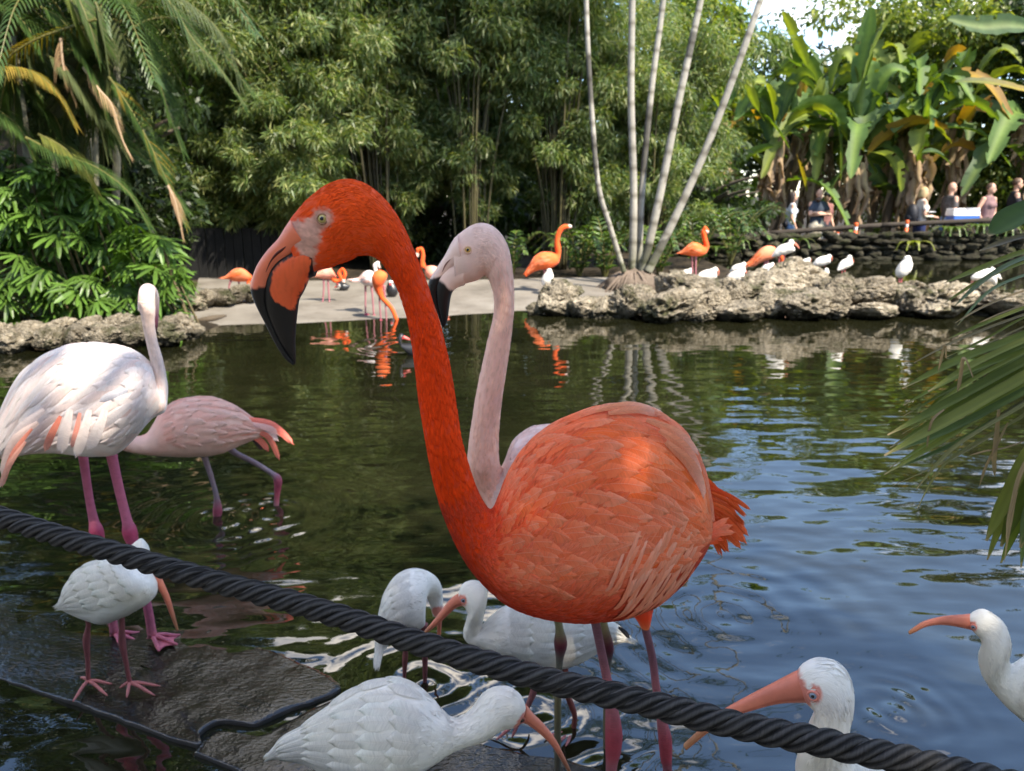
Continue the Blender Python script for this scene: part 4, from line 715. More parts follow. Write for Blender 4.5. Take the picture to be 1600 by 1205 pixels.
tipb = freefeather(IC, [(966, 980), (976, 988), (984, 998)], 9, 1.86, (.02, .02, .025), (.02, .02, .025), name='wing_tip', seed=7)
pc = lin(200, 122, 122)
q1 = legtube(IC, [(838, 1030), (837, 1062), (834, 1080), (826, 1100), (812, 1128)], [15, 9, 11, 9, 8], 1.76, [pc] * 5); q2 = legtube(IC, [(880, 1030), (886, 1082), (892, 1100), (898, 1120), (895, 1146)], [15, 9, 10, 8, 8], 1.80, [lin(180, 92, 80)] * 5)
toes(IC, q1, [PZ(764, 1142, .01), PZ(775, 1160, .01), PZ(800, 1156, .01), PZ(826, 1134, .01)], .0045, pc); toes(IC, q2, [PZ(850, 1150, .01), PZ(866, 1164, .01), PZ(884, 1166, .01)], .0045, pc)
# ibis bent forward at the bottom edge
stD = [(821, 1104, 813, 1123, 1.30, .75), (817, 1092, 804, 1131, 1.30, .85), (804, 1081, 792, 1133, 1.30, .9), (789, 1077.5, 780, 1135, 1.30, .92), (771, 1081, 768, 1143, 1.30, .95), (757, 1091, 755, 1151, 1.30, 1.0), (744, 1108, 740, 1157, 1.30, 1.0), (731, 1120, 722, 1163, 1.30, 1.0), (711, 1127.5, 700, 1172, 1.30, .98), (694, 1117, 678, 1183, 1.30, .95), (676, 1098, 655, 1194, 1.31, .92), (652, 1081, 630, 1203, 1.31, .9), (616, 1073, 600, 1209, 1.32, .88), (580, 1078, 566, 1211, 1.33, .86), (545, 1091, 532, 1208, 1.34, .82), (508, 1115, 502, 1200, 1.35, .76), (472, 1139, 474, 1191, 1.37, .68), (446, 1154, 452, 1190, 1.38, .6), (430, 1169, 436, 1187, 1.39, .5), (424, 1180, 427, 1184, 1.40, .4)]
ID, LD = ibis('white ibis bending forward low in front of the rope, bill pointing down at the water', PZ(660, 1330, 0), stD, [(814, 1114, 12), (806, 1122, 9)], seed=4, n=200, m=56, fr=(9, 99), dirt=.3)
ibill(ID, LD, [(823, 1103), (836, 1118), (852, 1134), (868, 1155), (882, 1182), (893, 1207)], [(812, 1124), (825, 1132), (842, 1145), (860, 1163), (876, 1187), (889, 1209)], 1.30, .8, .6); eye(ID, LD, 812.5, 1113.5, 4.6, irismat('brown iris', (.10, .05, .03), (.06, .03, .02)), (.45, .14, .10), ring=1.4)
b1 = legtube(ID, [(655, 1185), (655, 1204), (650, 1250), (652, 1330)], [16, 11, 12, 9], 1.32, [lin(150, 70, 66)] * 4, zend=.02); b2 = legtube(ID, [(610, 1195), (612, 1230), (608, 1270), (610, 1340)], [16, 11, 12, 9], 1.33, [lin(150, 70, 66)] * 4, zend=.02)
for q in (b1, b2): toes(ID, q, [q + [.05, 0, 0], q + [.04, .03, 0], q + [.04, -.03, 0], q + [-.03, 0, 0]], .0045, lg)
# ibis head behind the rope
stE = [(1243, 1056, 1262, 1095, .84, .6), (1250, 1045, 1271, 1101, .84, .7), (1266, 1035, 1277, 1106, .84, .78), (1286, 1032, 1276, 1112, .84, .82), (1307, 1037, 1271, 1120, .84, .86), (1325, 1053, 1265, 1130, .84, .9), (1334, 1080, 1259, 1146, .84, .95), (1332, 1112, 1252, 1163, .84, .98), (1326, 1136, 1247, 1180, .84, 1.0), (1322, 1160, 1244, 1200, .845, 1.0), (1330, 1184, 1246, 1226, .85, 1.0), (1352, 1203, 1256, 1262, .86, .98), (1400, 1222, 1290, 1320, .88, .95), (1470, 1260, 1360, 1400, .90, .9), (1540, 1340, 1430, 1460, .92, .8), (1590, 1420, 1500, 1480, .94, .6)]
IE, LE = ibis('white ibis with pink face and pale blue eye, its head just behind the rope', P(1380, 1400, .88) * [1, 1, 0] + [0, 0, .35], stE, [(1250, 1062, 17), (1256, 1078, 18), (1277, 1066, 15)], seed=5, n=190, m=60, fr=(9.5, 99))
IE.location.z = .35
for ch in IE.children: ch.location.z = -.35
ibill(IE, LE, [(1262, 1047), (1245, 1051), (1202, 1072), (1157, 1095), (1129, 1111), (1100, 1134), (1068, 1163)], [(1280, 1092), (1264, 1093), (1217, 1097), (1170, 1110), (1139, 1121), (1108, 1143), (1074, 1171)], .84, .8, .55); eye(IE, LE, 1277, 1066, 6.8, m_iris_b, (.68, .24, .18), ring=1.6)
for yy, dx in ((.86, -20), (.9, 30)):
    q = legtube(IE, [(1400 + dx, 1400), (1400 + dx, 1440), (1395 + dx, 1470)], [20, 13, 13], yy, [lg] * 3, zend=.365); toes(IE, q, [q + [-.06, 0, 0], q + [-.05, .03, 0], q + [-.05, -.03, 0], q + [.03, 0, 0]], .0045, lg)
# ibis entering at the right edge
stF = [(1514, 962, 1521, 984, 1.40, .75), (1522, 957, 1528, 990, 1.40, .85), (1536, 954, 1533, 996, 1.40, .88), (1552, 960, 1534, 1004, 1.40, .9), (1567, 972, 1531, 1014, 1.40, .95), (1577, 992, 1529, 1026, 1.40, .98), (1579, 1012, 1531, 1042, 1.40, 1.0), (1576, 1030, 1537, 1060, 1.40, 1.0), (1582, 1038, 1552, 1082, 1.41, .97), (1602, 1028, 1582, 1108, 1.42, .92), (1640, 1020, 1625, 1135, 1.44, .88), (1690, 1030, 1680, 1150, 1.47, .84), (1740, 1055, 1735, 1140, 1.50, .75), (1785, 1090, 1782, 1120, 1.53, .6), (1805, 1108, 1804, 1112, 1.55, .5)]
IF_, LF_ = ibis('white ibis entering past the hanging palm frond with its curved bill level', PZ(1640, 1240, 0), stF, [(1517, 974, 10), (1523, 970, 8)], seed=6, fr=(8, 99), dirt=.12)
ibill(IF_, LF_, [(1520, 960), (1506, 961), (1487, 962), (1465, 965), (1442, 972), (1427, 981), (1419, 987)], [(1524, 984), (1508, 981), (1488, 977.5), (1467, 976), (1447, 979), (1431, 987), (1422, 991)], 1.40, .8, .55); eye(IF_, LF_, 1523, 970.5, 3.6, m_iris_b, (.6, .2, .15), ring=1.4)
for dx, yy in ((0, 1.46), (30, 1.52)):
    q = legtube(IF_, [(1660 + dx, 1135), (1662 + dx, 1180), (1658 + dx, 1230)], [20, 9, 9], yy, [lg] * 3, zend=-.02); toes(IF_, q, [q + [-.05, 0, 0], q + [-.04, .03, 0], q + [-.04, -.03, 0]], .0045, lg)

# ================================================================ the rope
m_rope, t, o = nmat('black twisted rope'); g = NT(t); uv = g.n('TexCoord').outputs['UV']; sp = g.n('SeparateXYZ'); g.l(uv, sp.inputs[0])
ph = g.math('ADD', g.math('MULTIPLY', sp.outputs[0], 70.0), g.math('MULTIPLY', sp.outputs[1], 6.2832 * 3)); cv = g.n('CombineXYZ'); g.l(g.math('MULTIPLY', sp.outputs[0], 30.0), cv.inputs[0]); g.l(g.math('MULTIPLY', g.math('ADD', g.math('MULTIPLY', sp.outputs[0], 33), sp.outputs[1]), 26.0), cv.inputs[1])
fib = g.noise(cv.outputs[0], 1.0, 4, .65); yarn = g.math('ABSOLUTE', g.math('SINE', g.math('MULTIPLY', ph, 1.0)))
hh = g.math('ADD', g.math('MULTIPLY', yarn, .55), g.math('MULTIPLY', fib, .55)); cc = g.ramp(hh, [(.22, (.0015, .0015, .0016)), (.55, (.012, .0115, .0115)), (.9, (.075, .072, .070))]); fad = g.noise(g.n('TexCoord').outputs['Object'], 7, 5, .7); cc = g.mix(g.math('MULTIPLY', g.ramp(fad, [(.5, (0, 0, 0)), (.72, (1, 1, 1))]), .45), cc, (.050, .046, .040, 1))
p = g.bsdf(cc, .7, g.bump(hh, .003), .2); g.l(p.outputs[0], o.inputs[0])
RP = [(-120, 768, 1.22), (0, 808, 1.17), (150, 855, 1.12), (302, 899, 1.08), (500, 954, 1.03), (640, 1000, .99), (755, 1035, .96), (870, 1067, .94), (956, 1086, .92), (1100, 1121, .89), (1150, 1133, .88), (1300, 1163, .85), (1450, 1196, .83), (1640, 1243, .81), (1800, 1290, .80)]
RC = np.array([PD(x, y, d) for x, y, d in RP]); K = spline(RC, 900); arc = np.concatenate([[0], np.cumsum(np.linalg.norm(np.diff(K, axis=0), axis=1))]); NR = 1100; tt = np.linspace(0, arc[-1], NR); K = np.column_stack([np.interp(tt, arc, K[:, i]) for i in range(3)])
T = unit(np.gradient(K, axis=0)); A = unit(np.cross(T, [0, 0, 1.0])); B = np.cross(A, T); ROPE = thing('rope', K[NR // 2], 'thick black twisted rope sagging across the whole view in front of the birds', 'rope')
Rr, pitch = .0158, .080; frz = MB(); rr = np.random.default_rng(9)
for k in range(3):
    ph_ = tt / pitch * 2 * math.pi + k * 2 * math.pi / 3; off = A * np.cos(ph_)[:, None] + B * np.sin(ph_)[:, None]; c = K + off * Rr * .47
    V, F, u = tube(c, Rr * (.54 + .07 * vnoise(c + k * 3, 60)), 16); mk('strand', V, fixf(F), m_rope, ROPE, None, u)
    for i in range(2600):                              # loose fibres
        j = rr.integers(20, NR - 20); an = rr.uniform(0, 6.28); d = A[j] * math.cos(an) + B[j] * math.sin(an); p0 = c[j] + d * Rr * .5; p1 = p0 + d * rr.uniform(.0010, .0045) + T[j] * rr.normal() * .005 + rr.normal(size=3) * .001; w_ = .00014
        s_ = unit(np.cross(p1 - p0, CAM - p0)) * w_; frz.add(np.array([p0 - s_, p0 + s_, p1]), [(0, 1, 2)])
tag(frz.build('fibre', simple('fibre', (.03, .03, .032), .7), ROPE), kind='stuff')
# ================================================================ birds across the pond
def neckst(pts, w_, Y, wr=1.0):        # tube-like stations round a centre line of photo points; U on its left going down the list
    p = np.array(pts, float); T = np.gradient(p, axis=0); T /= np.linalg.norm(T, axis=1, keepdims=True); N = np.stack([T[:, 1], -T[:, 0]], 1); w_ = np.broadcast_to(np.asarray(w_, float), (len(p),)) / 2
    return [(a[0] + n[0] * k, a[1] + n[1] * k, a[0] - n[0] * k, a[1] - n[1] * k, Y, wr) for a, n, k in zip(p, N, w_)]
def groundY(x, y, z): return PZ(x, y, z)[1]
m_far = plume('distant plumage', 14, 40, .004, .14)
def farflam(label, Y, head, hw, bodyst, legs, cneck, cbody, bill, flip=False, foot=None):
    root = thing('flamingo', P(legs[0][-1][0], legs[0][-1][1], Y) * [1, 1, 0], label, 'flamingo', 'flamingos across the pond')
    st = neckst(head, hw, Y); st = [(s_[2], s_[3], s_[0], s_[1]) + s_[4:] for s_ in st] if flip else st
    st += [b + (Y, w_) for b, w_ in bodyst]; L = Loft(st, 110, 24); nh = len(head)
    def cf(px, si, th, V):
        q = fbm(V, 9, 3) - .5; c = mixc(sst(nh - 1.5, nh + 1.5, si), cneck, cbody); c = mixc(sst(.0, .9, -np.cos(th)) * .35 * (si > nh), c, np.array(cneck) * .9); c = mixc(sst(len(st) - 3, len(st) - 1, si) * .6, c, np.array((.84, .10, .025)) if cbody[1] < .5 else cbody); return np.clip(c * (1 + q[..., None] * .3), 0, 1)
    L.mesh('body', m_far, root, cf, .006, 18)
    B = Loft([q + (Y, .8) for q in bill], 24, 14, L.side); nb_ = len(bill) - 1
    B.mesh('bill', m_bill, root, lambda px, si, th, V: mixc(sst(.55, .65, si / nb_), (.85, .62, .52), (.012, .012, .012)) + 0 * V)
    for lp in legs:
        kn = len(lp); p_ = legtube(root, lp, [4.2] + [2.6] * (kn - 1), Y, [lin(214, 130, 140)] * kn, n=16)
        if foot: webfoot(root, p_, foot, .07, lin(220, 110, 130))
    return root, L
OB, ON = (.84, .16, .042), (.84, .11, .022)
rows0 = lambda L_: None
def wingst(root, L, s0, s1, c, n=40, Lf=.13, seed=0):
    r_ = np.random.default_rng(seed); rows = []
    for i in range(n):
        s_ = lerp(s1, s0, i / n); th = r_.uniform(-1.2, 1.9); q = r_.uniform(.7, 1.2); rows.append(dict(f0=L.fi(s_), th0=th, L=Lf * q, W=Lf * .38 * q, lift=.008, base=.002, col=lerp(np.array(c), np.array(PEACH), r_.uniform(0, .6)), nl=5, nw=3, seed=i))
    coverts(L, root, rows, 'plumage', m_far, True)
Y1 = groundY(854, 455, .10)
a_, L_ = farflam('orange flamingo with neck stretched up, behind the pale flamingo on the ramp', Y1, [(889, 354), (883, 354.5), (877, 358), (872, 367), (870.5, 378), (872, 390)], [5, 8, 8, 7.5, 8, 9], [((868, 396, 875, 404), .9), ((860, 394, 871, 413), .85), ((846, 394.5, 858, 420), .8), ((834, 402, 844, 422), .75), ((826, 416, 832, 426), .7), ((819, 428, 822, 433), .5)], [[(850, 418), (851, 430), (849.5, 455)], [(856, 418), (856, 430), (859, 455)]], ON, OB, [(887, 351, 887, 357), (891, 351, 891, 357), (894, 353, 893, 357), (895, 356, 894, 358)], True, .2); wingst(a_, L_, 7, 10, OB, seed=1)
Y2 = groundY(1085, 440, .11)
a_, L_ = farflam('orange flamingo upright beside the slender palm trunks', Y2, [(1106, 361), (1102, 357), (1099, 362), (1101, 372), (1104, 384)], [5, 8, 7, 7, 8], [((1098, 384, 1106, 391), .95), ((1093, 381, 1102, 397), .9), ((1083, 378.5, 1092, 400.5), .85), ((1074, 384, 1079, 400), .8), ((1067, 391, 1070, 398), .7), ((1061, 395, 1063, 397.5), .5)], [[(1081, 396), (1081.5, 412), (1082, 438)], [(1087, 396), (1087, 415), (1087, 441)]], ON, OB, [(1102, 355, 1104, 364), (1106, 358, 1105, 365), (1108, 362, 1106, 367), (1108, 367, 1107, 368)], True, .3); wingst(a_, L_, 6, 9, OB, seed=2)
a_, L_ = farflam('orange flamingo with lowered head half hidden by an ibis on the rocks', groundY(1193, 424, .10), [(1222, 420), (1222, 408), (1218, 398)], [6, 7, 8], [((1212, 388, 1214, 400), .95), ((1204, 384, 1206, 405), .85), ((1193, 386, 1196, 408), .82), ((1182, 395, 1186, 412), .75), ((1174, 405, 1180, 416), .6), ((1168, 411, 1174, 417), .5)], [[(1196, 402), (1195, 412), (1192, 426)], [(1200, 402), (1199, 414), (1200, 428)]], ON, (.85, .30, .16), [(1218, 418, 1226, 420), (1217, 424, 1224, 427), (1219, 430, 1222, 431)]); wingst(a_, L_, 5, 7.5, OB, seed=3)
a_, L_ = farflam('orange flamingo feeding at the dark end of the bank, below the fan palms', 10.6, [(393, 449), (389, 446), (388, 440), (391, 432)], [5, 6, 6, 7], [((386, 424, 391, 436), .9), ((376, 419, 384, 440), .85), ((364, 422, 368, 440), .8), ((355, 430, 358, 437), .7), ((348, 434, 350, 436), .5)], [[(372, 436), (374, 446), (376, 462)], [(362, 436), (358, 448), (360, 464)]], ON, (.86, .24, .11), [(390, 446, 396, 449), (391, 451, 395, 453), (393, 455, 394, 456)], True); wingst(a_, L_, 5, 7, OB, seed=4)
a_, L_ = farflam('pale orange flamingo with its neck folded in a loop on the ramp', groundY(509, 474, .05), [(537, 437), (539, 428), (535, 421), (530, 427), (533, 436), (525, 439), (519, 432)], [4, 5.5, 5.5, 5.5, 6, 6.5, 8], [((518, 419, 526, 434), .9), ((508, 420, 513, 436), .85), ((498, 425, 501, 435), .8), ((488, 430, 490, 433), .5)], [[(505, 430), (506, 448), (504, 474)], [(512, 430), (513, 448), (515, 475)]], ON, (.86, .42, .32), [(534, 436, 540, 437), (534, 440, 539, 441), (536, 445, 538, 445)], False, .2); wingst(a_, L_, 8, 9.5, (.86, .42, .32), seed=5)
a_, L_ = farflam('white flamingo with pink bill standing high on the ramp', groundY(577, 491, .02), [(592, 417), (590, 411), (586, 414), (587, 422), (590, 431)], [4, 6.5, 6, 5.5, 8], [((582, 424, 590, 440), .95), ((573, 423, 581, 447), .9), ((566, 428, 571, 447), .85), ((561, 435, 564, 442), .6)], [[(571, 443), (571, 462), (571, 490)], [(580, 443), (582, 464), (584, 492)]], (.84, .72, .68), (.84, .76, .74), [(590, 411, 594, 415), (591, 417, 594.5, 418.5), (592, 422, 593.5, 423)], True, -1.0); wingst(a_, L_, 6, 8, (.84, .76, .74), seed=6)
a_, L_ = farflam('orange flamingo bending its neck down to the waterline of the ramp', groundY(594, 500, .0) , [(621, 504), (618, 496), (611, 481), (598, 466), (592, 452)], [5, 6.5, 6, 8, 13], [((604, 436, 582, 444), .95), ((604.5, 429, 581, 433), .95), ((600, 424.5, 584, 426), .9), ((595, 422, 588, 422.5), .8)], [[(592, 446), (593, 470), (595, 500)], [(600, 446), (602, 472), (604, 502)]], ON, OB, [(616, 504, 624, 504), (616, 509, 622, 510), (618, 514, 620, 514)], True, -1.2)
a_, L_ = farflam('pale orange flamingo with hooked neck glimpsed between the two near necks', 10.9, [(652, 396), (653, 390), (658, 389), (661, 397), (660, 409), (662, 418)], [4, 6, 6, 6, 7, 8], [((672, 415, 664, 428), .9), ((682, 417, 675, 438), .85), ((692, 424, 686, 439), .8), ((702, 432, 700, 437), .5)], [[(678, 434), (678, 446), (677, 466)], [(684, 434), (684, 446), (684, 467)]], ON, (.86, .46, .36), [(649, 394, 655, 397), (649, 399, 654, 401), (650, 404, 652, 405)], True, math.pi)
# ---- ibises on the rocks and sand
T1 = ([(1055, 47, 1052, 64), (1036, 26, 1042, 75), (1012, 34, 1046, 84), (1003, 55, 1060, 100), (985, 61, 1062, 122), (950, 70, 1022, 142), (915, 95, 970, 156), (890, 135, 920, 168), (876, 162, 882, 170)], [(1045, 42, 1045, 68), (1070, 55, 1062, 72), (1088, 74, 1080, 86), (1104, 100, 1100, 104)], [[(955, 145), (943, 180), (942, 243)], [(990, 140), (982, 180), (986, 243)]], (965, 240), 5.333)
T2 = ([(456, 263, 458, 284), (437, 250, 442, 298), (415, 261, 452, 322), (385, 270, 442, 346), (345, 280, 382, 368), (305, 305, 320, 373), (282, 342, 288, 371), (275, 364, 279, 370)], [(450, 258, 448, 286), (466, 272, 458, 292), (472, 296, 464, 306), (468, 322, 463, 324)], [[(360, 355), (362, 366), (364, 378)], [(400, 345), (402, 360), (404, 378)]], (365, 372), 5.333)
T3 = ([(838, 556, 860, 557), (829, 566, 868, 570), (822, 584, 873, 588), (802, 608, 880, 608), (787, 638, 874, 648), (784, 664, 852, 676), (790, 685, 826, 691), (800, 693, 812, 695)], None, [[(812, 672), (812, 705), (812, 742)], [(826, 672), (826, 705), (826, 742)]], (820, 740), 4.0)
T4 = ([(1278, 722, 1268, 716), (1262, 705, 1285, 712), (1262, 688, 1300, 716), (1282, 670, 1330, 722), (1320, 650, 1365, 735), (1360, 640, 1392, 746), (1392, 660, 1408, 745), (1405, 700, 1412, 740)], None, [[(1330, 700), (1328, 730), (1326, 765)], [(1350, 705), (1350, 730), (1350, 765)]], (1335, 760), 4.0)
def faribis(label, tpl, x, y, Y, s_=1.0, flip=1, yaw=0.0):
    st, bill, legs, o_, k = tpl; base = P(x, y, Y); u = mpp(base) / k * s_; hv = np.array([math.cos(yaw) * flip, math.sin(yaw), 0])
    mp_ = lambda a, b, yy: base + hv * ((a - o_[0]) * u) + np.array([0, 0, (o_[1] - b) * u])
    root = thing('white_ibis', base, label, 'ibis', 'ibises on the far rocks'); side = np.array([-hv[1], hv[0], 0]); side = side if side @ (CAM - base) > 0 else -side
    L = Loft([q + (0, .88) for q in st], 60, 22, side, mp_); L.mesh('body', m_down, root, lambda px, si, th, V: np.clip(np.broadcast_to(np.array(IW), V.shape) * (.94 + .12 * fbm(V, 14, 3)[..., None]), 0, 1), .012, 16)
    if bill: Loft([q + (0, .8) for q in bill], 20, 12, side, mp_).mesh('bill', m_bill, root, lambda px, si, th, V: np.broadcast_to(np.array((.66, .22, .15)), V.shape))
    elif tpl is T4: Loft([(1262, 712, 1280, 722, 0, .8), (1262, 728, 1272, 732, 0, .8), (1268, 748, 1272, 750, 0, .8)], 14, 10, side, mp_).mesh('bill', m_bill, root, lambda px, si, th, V: np.broadcast_to(np.array((.6, .25, .18)), V.shape))
    if tpl is T4:
        b = MB(); b.tube([mp_(1370, 650, 0), mp_(1410, 670, 0), mp_(1450, 706, 0)], [.05 * s_, .035 * s_, .006], 10, 14, IW, .35); b.build('wing', m_down, root)
    for lp in legs:
        V, F, uv = tube([mp_(a, b, 0) for a, b in lp], [u * 9, u * 5, u * 5], 8, 10); mk('leg', V, fixf(F), m_skin, root, np.broadcast_to(lin(196, 110, 110), (len(V), 3)))
    return root
yb = lambda x, y, z=.11: groundY(x, y, z)
faribis('white ibis crouched behind the legs of the flamingo by the palm trunks', T2, 1070, 433, yb(1070, 436) + .4, .62)
faribis('white ibis sitting just past the pink legs of the upright flamingo', T2, 1103, 440, yb(1103, 440) - .1)
faribis('white ibis whose head shows over the back of the sitting one', T2, 1105, 437, yb(1103, 437) + .5, .86)
faribis('white ibis sitting hunched above two others on the sand', T2, 1152, 426, yb(1152, 428) + .3, .72)
faribis('white ibis sitting in the middle of three on the sand', T2, 1148, 440, yb(1148, 440), .9)
faribis('small white ibis tucked against the boulders in front of two others', T2, 1162, 442, 10.6, .56)
faribis('white ibis standing tall on the boulder before the stooping flamingo', T1, 1221, 415, 10.1, 1.0)
faribis('white ibis sitting low behind the boulder, below the stooping flamingo', T2, 1198, 424, 10.6, .6)
faribis('white ibis lying flat against the boulder in front of the stooping flamingo', T2, 1200, 432, 10.2, .62)
faribis('small white ibis sitting on the far side of the boulder top', T2, 1257, 414, 10.4, .5)
faribis('white ibis resting on the boulder top with its bill level', T2, 1283, 416, 10.3, .82)
faribis('white ibis head and breast peeping out between two boulders', T3, 1286, 442, 10.1, .5)
faribis('white ibis standing on the flat boulder with bill drooping', T1, 1317, 434, 9.7, .86, 1, .5)
faribis('white ibis roosting upright alone with no bill showing', T3, 1406, 446, 9.8, 1.0)
faribis('white ibis preening with one wing spread, under the palm leaf tips', T4, 1534, 450, 9.9, 1.0)
faribis('white ibis standing among the legs of the flamingo with the stretched neck', T3, 852.5, 456, Y1 - .12, .78)
# ---- black ducks
DK = (.012, .012, .014)
def duck(label, base_px, Y, st, bill, red, legs=True, white=None):
    root = thing('black_duck', P(*base_px, Y), label, 'duck', 'black ducks'); L = Loft([q + (Y, .85) for q in st], 70, 22)
    def cf(px, si, th, V):
        c = np.broadcast_to(np.array(DK), V.shape)
        for x, y, rr in (white or []): c = mixc(sst(1, .7, np.hypot(px[..., 0] - x, px[..., 1] - y) / rr), c, (.75, .72, .68))
        for x, y, rr in red: c = mixc(sst(1, .7, np.hypot(px[..., 0] - x, px[..., 1] - y) / rr), c, (.60, .05, .05))
        return c + .01 * fbm(V, 20, 2)[..., None]
    L.mesh('body', m_horn, root, cf, .006, 20)
    Loft([q + (Y, .9) for q in bill], 14, 12, L.side).mesh('bill', m_bill, root, lambda px, si, th, V: np.broadcast_to(np.array((.62, .12, .10)), V.shape))
    if legs:
        for dx in (-3, 3):
            q = legtube(root, [(base_px[0] + dx, base_px[1] - 5), (base_px[0] + dx, base_px[1] - 2), (base_px[0] + dx, base_px[1])], [2.5, 2, 2], Y, [lin(150, 90, 40)] * 3, n=8); webfoot(root, q, -1.4, .045, lin(150, 90, 40))
    return root
duck('black duck with pale face standing under the looped flamingo neck', (536, 458), groundY(536, 458, .07), [(525, 446, 529, 449), (526, 441, 531, 450), (530, 440, 531, 455), (536, 440.5, 536, 457), (541, 443, 541, 455), (547, 446, 546, 449)], [(527, 444, 528, 449), (524, 447, 525, 450), (522, 449, 523, 450)], [(527, 444, 2.5)], True, [(529, 446, 3.5)])
duck('black duck with white head behind the bending flamingo', (612, 466), groundY(612, 466, .06), [(608, 438, 614, 439), (606, 442, 616, 443), (604, 449, 620, 448), (603, 455, 622, 454), (606, 462, 620, 461), (611, 465, 615, 465)], [(608, 441, 614, 441), (609, 444, 613, 444), (610, 446, 612, 446)], [(611, 443, 2.5)], True, [(611, 438, 5)])
duck('black duck with red face swimming beside the near orange neck', (634, 556), PZ(634, 556, 0)[1] + .05, [(632, 525, 630, 531), (628, 521, 627, 534), (623, 524, 629, 541), (622, 534, 634, 549), (630, 536, 640, 556), (645, 537, 648, 560), (662, 542, 662, 558), (676, 547, 675, 553)][::1], [(631, 524, 631, 531), (637, 527, 636, 532), (641, 530, 640, 532)], [(632, 528, 4)], False, [(622, 548, 0.1)])
# ================================================================ plants
m_leaf = leafmat('bamboo leaf', .45, .38); m_gloss = leafmat('glossy palm leaf', .38, .26, (1, 1.05, .3), .35); m_ban = leafmat('banana leaf', .55, .34, (1.05, 1.0, .2), .22); m_dry = leafmat('dry leaf', .8, .2, (1, .9, .7), .2)
m_bark = vcol('grey palm bark', .85, .2, .3, 14, 50, .004); m_culm = vcol('bamboo culm', .5, .4, .25, 10, 40, .001)
def leafcloud(cen, rad, n, ln, wd, cols, rng, droop=.5, shell=.55, flat=1.0):
    """n pointed leaves through ellipsoids; returns V, F, col"""
    k = len(cen); idx = rng.integers(0, k, n); d = unit(rng.normal(size=(n, 3))); r_ = (shell + (1 - shell) * rng.random(n)) ** .7; p = cen[idx] + d * rad[idx] * r_[:, None]
    ax = unit(d * .45 + rng.normal(size=(n, 3)) * .65 - np.array([0, 0, droop])); nn = unit(np.cross(ax, rng.normal(size=(n, 3)))); nn = unit(nn + np.array([0, 0, .0])); s_ = np.cross(ax, nn)
    L_ = (ln * rng.uniform(.6, 1.3, n))[:, None]; W = (wd * rng.uniform(.7, 1.25, n))[:, None]
    V = np.stack([p, p + ax * L_ * .42 + nn * W * .5, p + ax * L_ - np.array([0, 0, 1]) * L_ * .12, p + ax * L_ * .42 - nn * W * .5], 1).reshape(-1, 3)
    F = np.arange(4 * n).reshape(-1, 4); cols = np.asarray(cols); ci = rng.integers(0, len(cols), n); tone = rng.uniform(.75, 1.25, (n, 1)) * (.8 + .4 * vnoise(cen[idx], 3.1))[:, None]
    c = np.repeat(np.clip(cols[ci] * tone, 0, 1), 4, 0); return V, F, c
def puffs(rng, c, R_, n, lo, hi, jit=.9):
    d = unit(rng.normal(size=(n, 3))); cen = np.asarray(c) + d * np.asarray(R_) * (rng.random((n, 1)) ** .45) * jit; r_ = rng.uniform(lo, hi, (n, 1)) * np.array([1, 1, .72]); return cen, r_
BAM = [(.13, .185, .055), (.085, .14, .042), (.185, .225, .075), (.25, .265, .10), (.10, .145, .055)]
def bamboo(label, x, Y, h, w_, n, seed, masses):
    rng = np.random.default_rng(seed); base = np.array([x, Y, .04]); root = thing('bamboo_clump', base, label, 'bamboo', 'bamboo along the bank'); cen = []
    for i in range(30):
        a = rng.uniform(0, 6.28); r0 = rng.uniform(.05, .45) * w_ * .5; b0 = base + [math.cos(a) * r0, math.sin(a) * r0, 0]; le = rng.uniform(.25, 1.05) * w_; hh = h * rng.uniform(.75, 1.1); tp = b0 + [math.cos(a) * le, math.sin(a) * le, hh * rng.uniform(.72, .95)]; md = lerp(b0, tp, .55) + [0, 0, hh * .22]
        V, F, uv = tube([b0, lerp(b0, md, .5) + [-math.cos(a) * .1, 0, .1], md, tp], [.021, .02, .016, .005], 6, 18); c = lerp(np.array((.03, .027, .014)), np.array((.09, .078, .035)), rng.random()); c = c * (.8 + .4 * ((np.arange(len(V)) // 6) % 5 > 0))[:, None]; mk('culm', V, fixf(F), m_culm, root, c)
        for q in np.linspace(.5, 1, 4): cen.append(spline(np.array([b0, md, tp]), 21)[int(q * 20)] + rng.normal(size=3) * .25)
    cen = np.array(cen); cen = cen[cen[:, 2] > 1.7]; rad = [np.full((len(cen), 1), .38) * rng.uniform(.7, 1.2, (len(cen), 1))]; cen = [cen]
    for mx, my, rx, ry, dY in masses:
        p0 = P(mx, my, Y + dY); k = mpp(p0); m = int(6 + rx * ry / 420); d = unit(rng.normal(size=(m, 3))) * (rng.random((m, 1)) ** .35); cen.append(p0 + d * [rx * k, .9 * rx * k, ry * k]); rad.append(rng.uniform(.16, .36, (m, 1)))
    cen = np.vstack(cen); rad = np.vstack(rad) * np.array([1, 1, .7]); V, F, c = leafcloud(cen, rad, n, .14, .023, BAM, rng, .55, .25); mk('foliage', V, F, m_leaf, root, c, smooth=False)
    return root
